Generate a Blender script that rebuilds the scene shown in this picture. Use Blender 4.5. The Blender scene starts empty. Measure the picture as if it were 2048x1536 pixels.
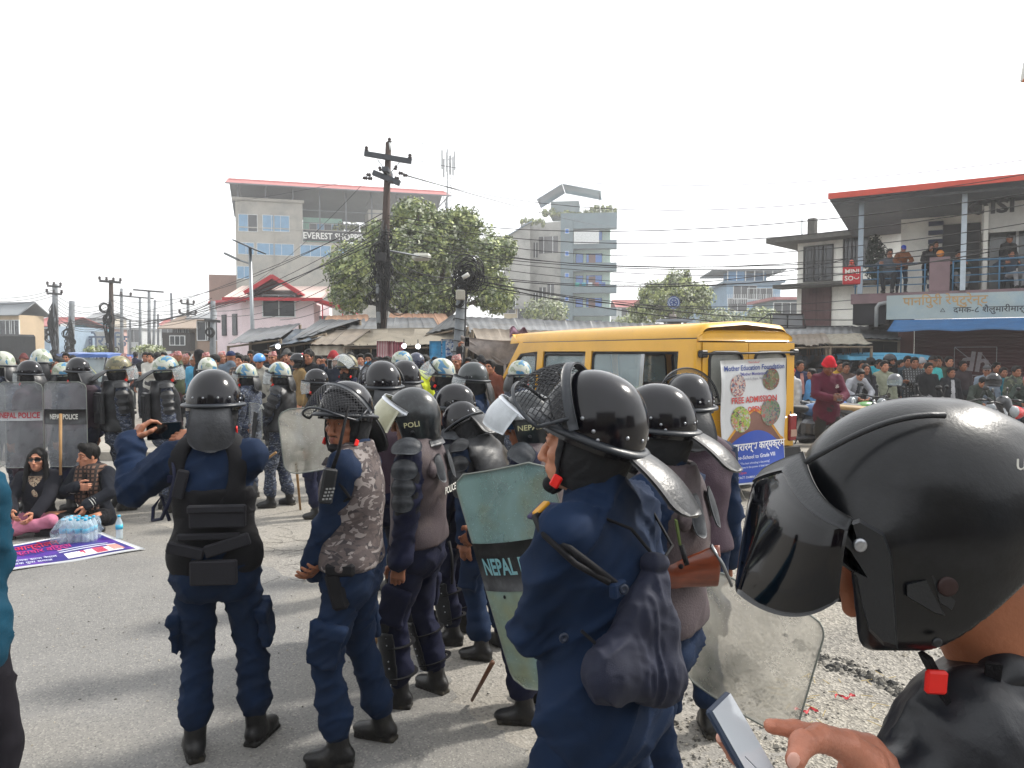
import bpy,math,random
import numpy as np
from mathutils import Matrix,Vector
R=math.radians
rnd=random.Random(7)
SC=bpy.context.scene
COL=SC.collection
# ------------------------------------------------------------------ camera, sky, sun, exposure
F_PX,HOR,CAM_H=1500.0,703.0,1.84
PITCH=math.atan((768-HOR)/F_PX)
cam_data=bpy.data.cameras.new('camera')
cam=bpy.data.objects.new('camera',cam_data);COL.objects.link(cam)
cam.location=(0,0,CAM_H)
cam.rotation_euler=(math.pi/2-PITCH,0,0)
cam_data.sensor_width=36;cam_data.lens=36*F_PX/2048
cam_data.clip_start=0.05;cam_data.clip_end=3000
SC.camera=cam
SUN_DIR=Vector((0.80,0.42,0.86)).normalized()
sun_el=math.asin(SUN_DIR.z);sun_az=math.atan2(SUN_DIR.x,SUN_DIR.y)
world=bpy.data.worlds.new('World');SC.world=world;world.use_nodes=True
nt=world.node_tree;nt.nodes.clear()
_o=nt.nodes.new('ShaderNodeOutputWorld');_b=nt.nodes.new('ShaderNodeBackground')
_s=nt.nodes.new('ShaderNodeTexSky');_s.sky_type='NISHITA';_s.sun_disc=False
_s.sun_elevation=sun_el;_s.sun_rotation=sun_az
_s.air_density=1.0;_s.dust_density=2.0;_s.ozone_density=1.0
_h=nt.nodes.new('ShaderNodeHueSaturation');_h.inputs['Saturation'].default_value=0.25
_h.inputs['Value'].default_value=1.0
_x=nt.nodes.new('ShaderNodeMix');_x.data_type='RGBA';_x.inputs[0].default_value=.8
_x.inputs[7].default_value=(5.3,5.4,5.5,1)
nt.links.new(_s.outputs[0],_h.inputs['Color']);nt.links.new(_h.outputs[0],_x.inputs[6]);nt.links.new(_x.outputs[2],_b.inputs[0])
_b.inputs[1].default_value=0.15
nt.links.new(_b.outputs[0],_o.inputs[0])
sl=bpy.data.lights.new('sun','SUN');sl.energy=2.5;sl.angle=R(5);sl.color=(1,.95,.87)
sun=bpy.data.objects.new('sun',sl);COL.objects.link(sun)
sun.rotation_euler=SUN_DIR.to_track_quat('Z','Y').to_euler()
SC.view_settings.view_transform='Standard';SC.view_settings.look='None'
SC.view_settings.gamma=1;SC.view_settings.use_curve_mapping=False
SC.view_settings.exposure=1.18
SC.cycles.max_bounces=7;SC.cycles.transparent_max_bounces=16
SC.cycles.use_denoising=True
def pix(px,py,d):
 """world point seen at photo pixel (2048 wide) at depth y = d metres"""
 u=(px-1024)/F_PX;v=(768-py)/F_PX
 c,s=math.cos(PITCH),math.sin(PITCH)
 dy=c+v*s;dz=-s+v*c
 k=d/dy
 return np.array([u*k,d,CAM_H+dz*k])
def gnd(px,py):
 """ground point seen at a pixel"""
 p=pix(px,py,1.0);v=p-np.array([0,0,CAM_H]);t=-CAM_H/v[2]
 return v*t+np.array([0,0,CAM_H])
# ------------------------------------------------------------------ materials
MATS={}
def srgb(c):
 if isinstance(c,str):
  c=[int(c[i:i+2],16)/255 for i in(0,2,4)]
  c=[x/12.92 if x<=.04045 else((x+.055)/1.055)**2.4 for x in c]
 return tuple(c)[:3]
def mat(name,col=(.5,.5,.5),rough=.6,metal=0.0,var=.12,scale=6.,bump=0.,bscale=60.,spec=.5,
  stretch=None,coat=0.,alpha=1.,trans=0.,ior=1.45,emit=None,estr=1.,dirt=None,dscale=3.,damt=.5,bump2=0.,b2scale=8.):
 if name in MATS:return MATS[name]
 col=srgb(col)
 m=bpy.data.materials.new(name);m.use_nodes=True;n=m.node_tree;N=n.nodes;L=n.links
 b=N['Principled BSDF']
 b.inputs['Roughness'].default_value=rough;b.inputs['Metallic'].default_value=metal
 b.inputs['Specular IOR Level'].default_value=spec
 b.inputs['Coat Weight'].default_value=coat;b.inputs['Coat Roughness'].default_value=.08
 b.inputs['Alpha'].default_value=alpha;b.inputs['Transmission Weight'].default_value=trans
 b.inputs['IOR'].default_value=ior
 tc=N.new('ShaderNodeTexCoord');mp=N.new('ShaderNodeMapping')
 if stretch:mp.inputs['Scale'].default_value=stretch
 L.new(tc.outputs['Object'],mp.inputs[0])
 def noise(sc,det=4,rg=.6):
  t=N.new('ShaderNodeTexNoise');t.inputs['Scale'].default_value=sc;t.inputs['Detail'].default_value=det
  t.inputs['Roughness'].default_value=rg
  L.new(mp.outputs[0],t.inputs[0]);return t
 out=None
 if var>0:
  t=noise(scale);cr=N.new('ShaderNodeMapRange')
  cr.inputs[1].default_value=.3;cr.inputs[2].default_value=.7
  L.new(t.outputs[0],cr.inputs[0])
  mx=N.new('ShaderNodeMix');mx.data_type='RGBA'
  mx.inputs[6].default_value=(*[c*(1-var)for c in col],1)
  mx.inputs[7].default_value=(*[min(1,c*(1+var))for c in col],1)
  L.new(cr.outputs[0],mx.inputs[0]);out=mx.outputs[2]
 if dirt is not None:
  t=noise(dscale,8,.7);cr=N.new('ShaderNodeMapRange')
  cr.inputs[1].default_value=.48;cr.inputs[2].default_value=.68;cr.inputs[4].default_value=damt
  L.new(t.outputs[0],cr.inputs[0])
  mx=N.new('ShaderNodeMix');mx.data_type='RGBA'
  if out:L.new(out,mx.inputs[6])
  else:mx.inputs[6].default_value=(*col,1)
  mx.inputs[7].default_value=(*srgb(dirt),1);L.new(cr.outputs[0],mx.inputs[0]);out=mx.outputs[2]
 if out:L.new(out,b.inputs['Base Color'])
 else:b.inputs['Base Color'].default_value=(*col,1)
 if bump>0:
  t=noise(bscale);bp=N.new('ShaderNodeBump');bp.inputs['Strength'].default_value=min(1,bump)
  bp.inputs['Distance'].default_value=.004*max(1,bump)
  L.new(t.outputs[0],bp.inputs['Height']);last=bp
  if bump2>0:
   t2=noise(b2scale*.55,2.5);t2.noise_type='RIDGED_MULTIFRACTAL';t2.inputs['Distortion'].default_value=.5;b2=N.new('ShaderNodeBump');b2.inputs['Strength'].default_value=bump2
   b2.inputs['Distance'].default_value=.03
   L.new(t2.outputs[0],b2.inputs['Height']);L.new(last.outputs[0],b2.inputs['Normal']);last=b2
  L.new(last.outputs[0],b.inputs['Normal'])
 if emit is not None:
  b.inputs['Emission Color'].default_value=(*srgb(emit),1);b.inputs['Emission Strength'].default_value=estr
 MATS[name]=m;return m
def patch_mat(name,cols,scale=9.,rough=.8,stretch=None,coat=0,sharp=True,bump=.3,dist=1.2,gloss=None):
 """blotches of several colours (camouflage, prints)"""
 if name in MATS:return MATS[name]
 m=bpy.data.materials.new(name);m.use_nodes=True;n=m.node_tree;N=n.nodes;L=n.links
 b=N['Principled BSDF'];b.inputs['Roughness'].default_value=rough;b.inputs['Coat Weight'].default_value=coat
 tc=N.new('ShaderNodeTexCoord');mp=N.new('ShaderNodeMapping')
 if stretch:mp.inputs['Scale'].default_value=stretch
 L.new(tc.outputs['Object'],mp.inputs[0])
 out=None
 for i,c in enumerate(cols):
  if i==0:
   base=srgb(c);continue
  t=N.new('ShaderNodeTexNoise');t.noise_dimensions='4D';t.inputs['W'].default_value=i*3.7
  t.inputs['Scale'].default_value=scale;t.inputs['Detail'].default_value=1.5;t.inputs['Distortion'].default_value=dist
  L.new(mp.outputs[0],t.inputs[0])
  r=N.new('ShaderNodeMapRange');r.inputs[1].default_value=.53;r.inputs[2].default_value=.545 if sharp else .62
  L.new(t.outputs[0],r.inputs[0])
  mx=N.new('ShaderNodeMix');mx.data_type='RGBA'
  if out:L.new(out,mx.inputs[6])
  else:mx.inputs[6].default_value=(*base,1)
  mx.inputs[7].default_value=(*srgb(c),1);L.new(r.outputs[0],mx.inputs[0]);out=mx.outputs[2]
 L.new(out,b.inputs['Base Color'])
 if bump>0:
  t=N.new('ShaderNodeTexNoise');t.inputs['Scale'].default_value=40;L.new(mp.outputs[0],t.inputs[0])
  bp=N.new('ShaderNodeBump');bp.inputs['Strength'].default_value=bump;bp.inputs['Distance'].default_value=.004
  L.new(t.outputs[0],bp.inputs['Height']);L.new(bp.outputs[0],b.inputs['Normal'])
 MATS[name]=m;return m
def plaid_mat(name,c1,c2,c3,sc=14.):
 if name in MATS:return MATS[name]
 m=bpy.data.materials.new(name);m.use_nodes=True;n=m.node_tree;N=n.nodes;L=n.links
 b=N['Principled BSDF'];b.inputs['Roughness'].default_value=.85
 tc=N.new('ShaderNodeTexCoord')
 def wave(d):
  w=N.new('ShaderNodeTexWave');w.bands_direction=d;w.inputs['Scale'].default_value=sc/3;w.inputs['Distortion'].default_value=.6
  L.new(tc.outputs['Object'],w.inputs[0]);r=N.new('ShaderNodeMapRange');r.inputs[1].default_value=.55;r.inputs[2].default_value=.65
  L.new(w.outputs['Fac'],r.inputs[0]);return r
 a,z=wave('X'),wave('Z')
 m1=N.new('ShaderNodeMix');m1.data_type='RGBA';m1.inputs[6].default_value=(*srgb(c1),1);m1.inputs[7].default_value=(*srgb(c2),1)
 L.new(a.outputs[0],m1.inputs[0])
 m2=N.new('ShaderNodeMix');m2.data_type='RGBA';L.new(m1.outputs[2],m2.inputs[6]);m2.inputs[7].default_value=(*srgb(c3),1)
 L.new(z.outputs[0],m2.inputs[0]);L.new(m2.outputs[2],b.inputs['Base Color'])
 MATS[name]=m;return m
def stripe_mat(name,cols,ax='Z',sc=20.,rough=.6):
 if name in MATS:return MATS[name]
 m=bpy.data.materials.new(name);m.use_nodes=True;n=m.node_tree;N=n.nodes;L=n.links
 b=N['Principled BSDF'];b.inputs['Roughness'].default_value=rough
 tc=N.new('ShaderNodeTexCoord');w=N.new('ShaderNodeTexWave');w.bands_direction=ax;w.inputs['Scale'].default_value=sc
 w.inputs['Distortion'].default_value=.3
 L.new(tc.outputs['Object'],w.inputs[0]);r=N.new('ShaderNodeMapRange');r.inputs[1].default_value=.45;r.inputs[2].default_value=.55
 L.new(w.outputs['Fac'],r.inputs[0]);m1=N.new('ShaderNodeMix');m1.data_type='RGBA'
 m1.inputs[6].default_value=(*srgb(cols[0]),1);m1.inputs[7].default_value=(*srgb(cols[1]),1)
 L.new(r.outputs[0],m1.inputs[0]);L.new(m1.outputs[2],b.inputs['Base Color'])
 MATS[name]=m;return m
def glass_mat(name,col=(.8,.85,.85),alpha=.25,rough=.08,scratch=0.,tint2=None,scale=5.):
 """clear or cloudy sheet: mostly transparent, with its own reflection and scuffs"""
 if name in MATS:return MATS[name]
 m=bpy.data.materials.new(name);m.use_nodes=True;n=m.node_tree;N=n.nodes;L=n.links
 b=N['Principled BSDF'];b.inputs['Base Color'].default_value=(*srgb(col),1);b.inputs['Roughness'].default_value=rough
 b.inputs['Alpha'].default_value=alpha
 if scratch>0:
  tc=N.new('ShaderNodeTexCoord');t=N.new('ShaderNodeTexNoise');t.inputs['Scale'].default_value=scale
  t.inputs['Detail'].default_value=8;t.inputs['Distortion'].default_value=.8
  L.new(tc.outputs['Object'],t.inputs[0]);r=N.new('ShaderNodeMapRange')
  r.inputs[1].default_value=.35;r.inputs[2].default_value=.75
  r.inputs[3].default_value=max(0,alpha-scratch);r.inputs[4].default_value=min(1,alpha+scratch)
  L.new(t.outputs[0],r.inputs[0])
  v=N.new('ShaderNodeTexNoise');v.inputs['Scale'].default_value=22;v.inputs['Detail'].default_value=2
  v.inputs['Distortion'].default_value=6
  L.new(tc.outputs['Object'],v.inputs[0]);r2=N.new('ShaderNodeMapRange');r2.inputs[1].default_value=.665;r2.inputs[2].default_value=.69
  r2.inputs[4].default_value=.3 if scratch>.16 else .04
  L.new(v.outputs[0],r2.inputs[0]);ad=N.new('ShaderNodeMath');ad.operation='ADD';ad.use_clamp=True
  L.new(r.outputs[0],ad.inputs[0]);L.new(r2.outputs[0],ad.inputs[1]);L.new(ad.outputs[0],b.inputs['Alpha'])
  if tint2:
   mx=N.new('ShaderNodeMix');mx.data_type='RGBA';mx.inputs[6].default_value=(*srgb(col),1);mx.inputs[7].default_value=(*srgb(tint2),1)
   t3=N.new('ShaderNodeTexNoise');t3.inputs['Scale'].default_value=3.5;t3.inputs['Detail'].default_value=6
   L.new(tc.outputs['Object'],t3.inputs[0]);r3=N.new('ShaderNodeMapRange');r3.inputs[1].default_value=.5;r3.inputs[2].default_value=.75
   L.new(t3.outputs[0],r3.inputs[0]);L.new(r3.outputs[0],mx.inputs[0]);L.new(mx.outputs[2],b.inputs['Base Color'])
 MATS[name]=m;return m
# ------------------------------------------------------------------ objects
def link(o,parent=None):
 COL.objects.link(o)
 if parent is not None:o.parent=parent
 return o
def tag(o,label=None,cat=None,group=None,kind=None):
 if label:o['label']=label
 if cat:o['category']=cat
 if group:o['group']=group
 if kind:o['kind']=kind
 return o
def empty(name,loc=(0,0,0),rz=0.,label=None,cat=None,group=None,kind=None):
 o=bpy.data.objects.new(name,None);link(o);o.empty_display_size=.1
 o.location=tuple(float(c)for c in loc);o.rotation_euler=(0,0,rz)
 return tag(o,label,cat,group,kind)
def raw_mesh(name,V,Fc,mats,smooth=True,mi=None):
 """V (n,3); Fc either int array (m,k) or list of polygons"""
 me=bpy.data.meshes.new(name)
 V=np.asarray(V,np.float32)
 if isinstance(Fc,np.ndarray):
  m,k=Fc.shape;loops=Fc.astype(np.int32).ravel();st=np.arange(0,m*k,k,dtype=np.int32);tot=np.full(m,k,np.int32)
 else:
  tot=np.array([len(f)for f in Fc],np.int32);st=np.concatenate([[0],np.cumsum(tot)[:-1]]).astype(np.int32)if len(tot)else np.zeros(0,np.int32)
  loops=np.array([i for f in Fc for i in f],np.int32)
 me.vertices.add(len(V));me.vertices.foreach_set('co',V.ravel())
 me.loops.add(len(loops));me.loops.foreach_set('vertex_index',loops)
 me.polygons.add(len(tot));me.polygons.foreach_set('loop_start',st)
 try:me.polygons.foreach_set('loop_total',tot)
 except Exception:pass
 if mi is not None:me.polygons.foreach_set('material_index',np.asarray(mi,np.int32))
 if not isinstance(smooth,bool):me.polygons.foreach_set('use_smooth',np.asarray(smooth,bool))
 else:me.polygons.foreach_set('use_smooth',np.full(len(tot),smooth))
 for m_ in(mats if isinstance(mats,(list,tuple))else[mats]):me.materials.append(m_)
 me.update(calc_edges=True);me.validate()
 return me
def put(name,me,parent=None,M=None,loc=None,rz=None):
 o=bpy.data.objects.new(name,me);link(o,parent)
 if M is not None:o.matrix_local=Matrix([list(map(float,r))for r in M])
 if loc is not None:o.location=tuple(float(c)for c in loc)
 if rz is not None:o.rotation_euler=(0,0,rz)
 return o
def copy_tree(o,parent=None):
 c=o.copy();COL.objects.link(c)
 if parent is not None:
  c.parent=parent;c.matrix_parent_inverse=o.matrix_parent_inverse
 for ch in o.children:copy_tree(ch,c)
 return c
def nrm(v):
 v=np.asarray(v,float);return v/(np.linalg.norm(v)+1e-12)
def rotx(a):c,s=math.cos(a),math.sin(a);return np.array([[1,0,0],[0,c,-s],[0,s,c]])
def roty(a):c,s=math.cos(a),math.sin(a);return np.array([[c,0,s],[0,1,0],[-s,0,c]])
def rotz(a):c,s=math.cos(a),math.sin(a);return np.array([[c,-s,0],[s,c,0],[0,0,1]])
def m4(Rm=np.eye(3),t=(0,0,0)):
 M=np.eye(4);M[:3,:3]=Rm;M[:3,3]=t;return M
def frame(d,up=(0,0,1)):
 """3x3 with Y = d"""
 y=nrm(d);x=np.cross(y,up)
 if np.linalg.norm(x)<1e-4:x=np.cross(y,(0,1,0.01))
 x=nrm(x);z=np.cross(x,y);return np.stack([x,y,z],1)
class MB:
 """collects simple shapes into one mesh"""
 def __init__(s):s.V=[];s.F=[];s.S=[];s.MI=[];s.n=0;s.cm=0
 def add(s,V,Fc,smooth=False,M=None):
  V=np.asarray(V,float)
  if M is not None:
   M=np.asarray(M);V=V@M[:3,:3].T+M[:3,3]
  s.V.append(V)
  for f in Fc:s.F.append([int(i)+s.n for i in f]);s.S.append(smooth);s.MI.append(s.cm)
  s.n+=len(V);return s
 def box(s,c,size,Rm=None,M=None,taper=None):
  hx,hy,hz=[k/2 for k in size]
  V=np.array([[-hx,-hy,-hz],[hx,-hy,-hz],[hx,hy,-hz],[-hx,hy,-hz],[-hx,-hy,hz],[hx,-hy,hz],[hx,hy,hz],[-hx,hy,hz]])
  if taper:V[4:,0]*=taper[0];V[4:,1]*=taper[1]
  if Rm is not None:V=V@np.asarray(Rm).T
  V=V+np.asarray(c,float)
  return s.add(V,[(0,3,2,1),(4,5,6,7),(0,1,5,4),(1,2,6,5),(2,3,7,6),(3,0,4,7)],False,M)
 def bbox(s,c,size,b=.01,Rm=None,M=None):
  """box with bevelled edges"""
  hx,hy,hz=[k/2 for k in size];b=min(b,hx*.9,hy*.9,hz*.9)
  P=[];idx={}
  for sx in(-1,1):
   for sy in(-1,1):
    for sz in(-1,1):
     for a in range(3):
      p=[sx*(hx-b),sy*(hy-b),sz*(hz-b)];p[a]+=(sx,sy,sz)[a]*b
      idx[(sx,sy,sz,a)]=len(P);P.append(p)
  Fc=[]
  for a in range(3):
   o=[i for i in range(3)if i!=a]
   for sg in(-1,1):
    q=[]
    for(u,v)in((-1,-1),(1,-1),(1,1),(-1,1)):
     k=[0,0,0];k[a]=sg;k[o[0]]=u;k[o[1]]=v;q.append(idx[(*k,a)])
    Fc.append(q)
  for a in range(3):
   o=[i for i in range(3)if i!=a]
   for u in(-1,1):
    for v in(-1,1):
     k=[0,0,0];k[o[0]]=u;k[o[1]]=v;k0=list(k);k1=list(k);k0[a]=-1;k1[a]=1
     Fc.append([idx[(*k0,o[0])],idx[(*k1,o[0])],idx[(*k1,o[1])],idx[(*k0,o[1])]])
  for sx in(-1,1):
   for sy in(-1,1):
    for sz in(-1,1):Fc.append([idx[(sx,sy,sz,a)]for a in range(3)])
  V=np.array(P)
  out=[]
  for f in Fc:
   a_,b_,c_=V[f[0]],V[f[1]],V[f[2]]
   nn=np.cross(b_-a_,c_-a_)
   out.append(f if np.dot(nn,V[f].mean(0))>0 else f[::-1])
  if Rm is not None:V=V@np.asarray(Rm).T
  return s.add(V+np.asarray(c,float),out,False,M)
 def tube(s,pts,r,n=6,caps=True,M=None,flat=None,smooth=True):
  pts=[np.asarray(p,float)for p in pts];m=len(pts)
  rr=r if isinstance(r,(list,tuple,np.ndarray))else[r]*m
  V=[];prev=None
  for i in range(m):
   d=nrm(pts[min(i+1,m-1)]-pts[max(i-1,0)])
   if prev is None:
    x=np.cross(d,(0,0,1));
    if np.linalg.norm(x)<.05:x=np.cross(d,(0,1,0))
   else:
    x=prev-d*np.dot(prev,d)
    if np.linalg.norm(x)<1e-6:x=np.cross(d,(0,0,1))
   x=nrm(x);prev=x;y=np.cross(d,x)
   fy=1 if flat is None else flat
   for k in range(n):
    a=2*math.pi*k/n+(math.pi/n);V.append(pts[i]+rr[i]*(math.cos(a)*x+fy*math.sin(a)*y))
  Fc=[]
  for i in range(m-1):
   for k in range(n):
    k2=(k+1)%n;Fc.append((i*n+k,i*n+k2,(i+1)*n+k2,(i+1)*n+k))
  if caps:Fc+=[tuple(range(n))[::-1],tuple(range((m-1)*n,m*n))]
  return s.add(V,Fc,smooth and n>4,M)
 def cyl(s,a,b,r,n=12,r2=None,M=None,smooth=True):
  return s.tube([a,b],[r,r if r2 is None else r2],n,True,M,smooth=smooth)
 def lathe(s,prof,n=16,M=None,smooth=True,sx=1,sy=1,closed=False):
  """prof: list of (r, z) revolved about z"""
  V=[];m=len(prof)
  for(r,z)in prof:
   for k in range(n):
    a=2*math.pi*k/n;V.append((r*math.cos(a)*sx,r*math.sin(a)*sy,z))
  Fc=[]
  for i in range(m-1):
   for k in range(n):
    k2=(k+1)%n;Fc.append((i*n+k,i*n+k2,(i+1)*n+k2,(i+1)*n+k))
  if not closed:Fc+=[tuple(range(n))[::-1],tuple(range((m-1)*n,m*n))]
  return s.add(V,Fc,smooth,M)
 def ball(s,c,r,n=10,M=None,sc=(1,1,1)):
  m=max(4,n//2+1);pr=[(max(1e-4,math.sin(math.pi*i/m)),-math.cos(math.pi*i/m))for i in range(m+1)]
  Mx=np.eye(4);Mx[0,0]=r*sc[0];Mx[1,1]=r*sc[1];Mx[2,2]=r*sc[2];Mx[:3,3]=c
  if M is not None:Mx=np.asarray(M)@Mx
  return s.lathe(pr,n,Mx)
 def grid(s,fn,nu,nv,th=0.,M=None,smooth=True,wrap=False):
  """surface fn(u,v); th>0 gives it thickness"""
  P=np.array([[fn(i/nu,j/nv)for j in range(nv+1)]for i in range(nu+1)],float)
  w=nv+1
  Fc=[(i*w+j,(i+1)*w+j,(i+1)*w+j+1,i*w+j+1)for i in range(nu)for j in range(nv)]
  if th<=0:return s.add(P.reshape(-1,3),Fc,smooth,M)
  du=np.gradient(P,axis=0);dv=np.gradient(P,axis=1);nn=np.cross(du,dv);nn/=(np.linalg.norm(nn,axis=2,keepdims=True)+1e-9)
  A=(P+nn*th/2).reshape(-1,3);B=(P-nn*th/2).reshape(-1,3);k=len(A)
  F2=list(Fc)+[tuple(i+k for i in f[::-1])for f in Fc]
  edge=[i*w for i in range(nu+1)][::-1]+[j for j in range(1,w)]+[(i)*w+nv for i in range(1,nu+1)]+[nu*w+j for j in range(nv-1,-1,-1)]
  for a,b in zip(edge,edge[1:]):
   F2.append((b,a,a+k,b+k))
  return s.add(np.concatenate([A,B]),F2,smooth,M)
 def prism(s,poly,z0,z1,M=None,smooth=False):
  """polygon [(x,y)] extruded in z"""
  n=len(poly);V=[(x,y,z0)for x,y in poly]+[(x,y,z1)for x,y in poly]
  ar=sum(poly[i][0]*poly[(i+1)%n][1]-poly[(i+1)%n][0]*poly[i][1]for i in range(n))
  if ar<0:
   V=[(x,y,z0)for x,y in poly[::-1]]+[(x,y,z1)for x,y in poly[::-1]]
  Fc=[tuple(range(n))[::-1],tuple(range(n,2*n))]+[(i,(i+1)%n,n+(i+1)%n,n+i)for i in range(n)]
  return s.add(V,Fc,smooth,M)
 def m(s,i):s.cm=i;return s
 def mesh(s,name,mats):
  return raw_mesh(name,np.concatenate(s.V),s.F,mats,np.array(s.S,bool),s.MI)
 def build(s,name,mats,parent=None,M=None,loc=None,rz=None):
  return put(name,s.mesh(name,mats),parent,M,loc,rz)
# ------------------------------------------------------------------ text
_tc={}
def text_mesh(txt,size=1.,bold=0.,font_scale_x=1.):
 key=(txt,bold)
 if key not in _tc:
  cu=bpy.data.curves.new('lettering','FONT');cu.body=txt;cu.size=1;cu.offset=bold;cu.resolution_u=2
  cu.align_x='CENTER';cu.align_y='CENTER'
  ob=bpy.data.objects.new('lettering',cu);me=ob.to_mesh()
  V=np.zeros(len(me.vertices)*3,np.float32);me.vertices.foreach_get('co',V);V=V.reshape(-1,3)
  Fc=[tuple(p.vertices)for p in me.polygons]
  _tc[key]=(V.copy(),Fc);ob.to_mesh_clear();bpy.data.objects.remove(ob);bpy.data.curves.remove(cu)
 V,Fc=_tc[key];V=V*size;V[:,0]*=font_scale_x
 return V,Fc
def text_obj(txt,size,m,parent,fn=None,M=None,bold=0.,sx=1.,name='lettering'):
 """flat lettering in the xz plane of M (reads along +x, up +z, faces -y), or mapped by fn(x, y)"""
 V,Fc=text_mesh(txt,size,bold,sx)
 if len(V)==0:return None
 if fn is None:W=np.stack([V[:,0],np.zeros(len(V)),V[:,1]],1)
 else:W=np.array([fn(a,b)for a,b in V[:,:2]])
 return put(name,raw_mesh(name,W,Fc,m,False),parent,M)
# ------------------------------------------------------------------ value noise
def _hash(i,j,k,seed):
 h=(i*374761393+j*668265263+k*2147483647+seed*1274126177)&0xffffffff
 h=((h^(h>>13))*1274126177)&0xffffffff
 return((h^(h>>16))&0xffff)/65535.0
def vnoise(P,seed=0):
 P=np.asarray(P,float);I=np.floor(P).astype(np.int64);f=P-I;f=f*f*(3-2*f)
 r=0
 for dx in(0,1):
  wx=f[:,0]if dx else 1-f[:,0]
  for dy in(0,1):
   wy=f[:,1]if dy else 1-f[:,1]
   for dz in(0,1):
    wz=f[:,2]if dz else 1-f[:,2]
    r=r+wx*wy*wz*_hash(I[:,0]+dx,I[:,1]+dy,I[:,2]+dz,seed)
 return r
def fbm(P,seed=0,o=3):
 a=.5;r=0;P=np.asarray(P,float)
 for i in range(o):r=r+a*vnoise(P,seed+i);P=P*2.03;a*=.5
 return r
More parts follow.
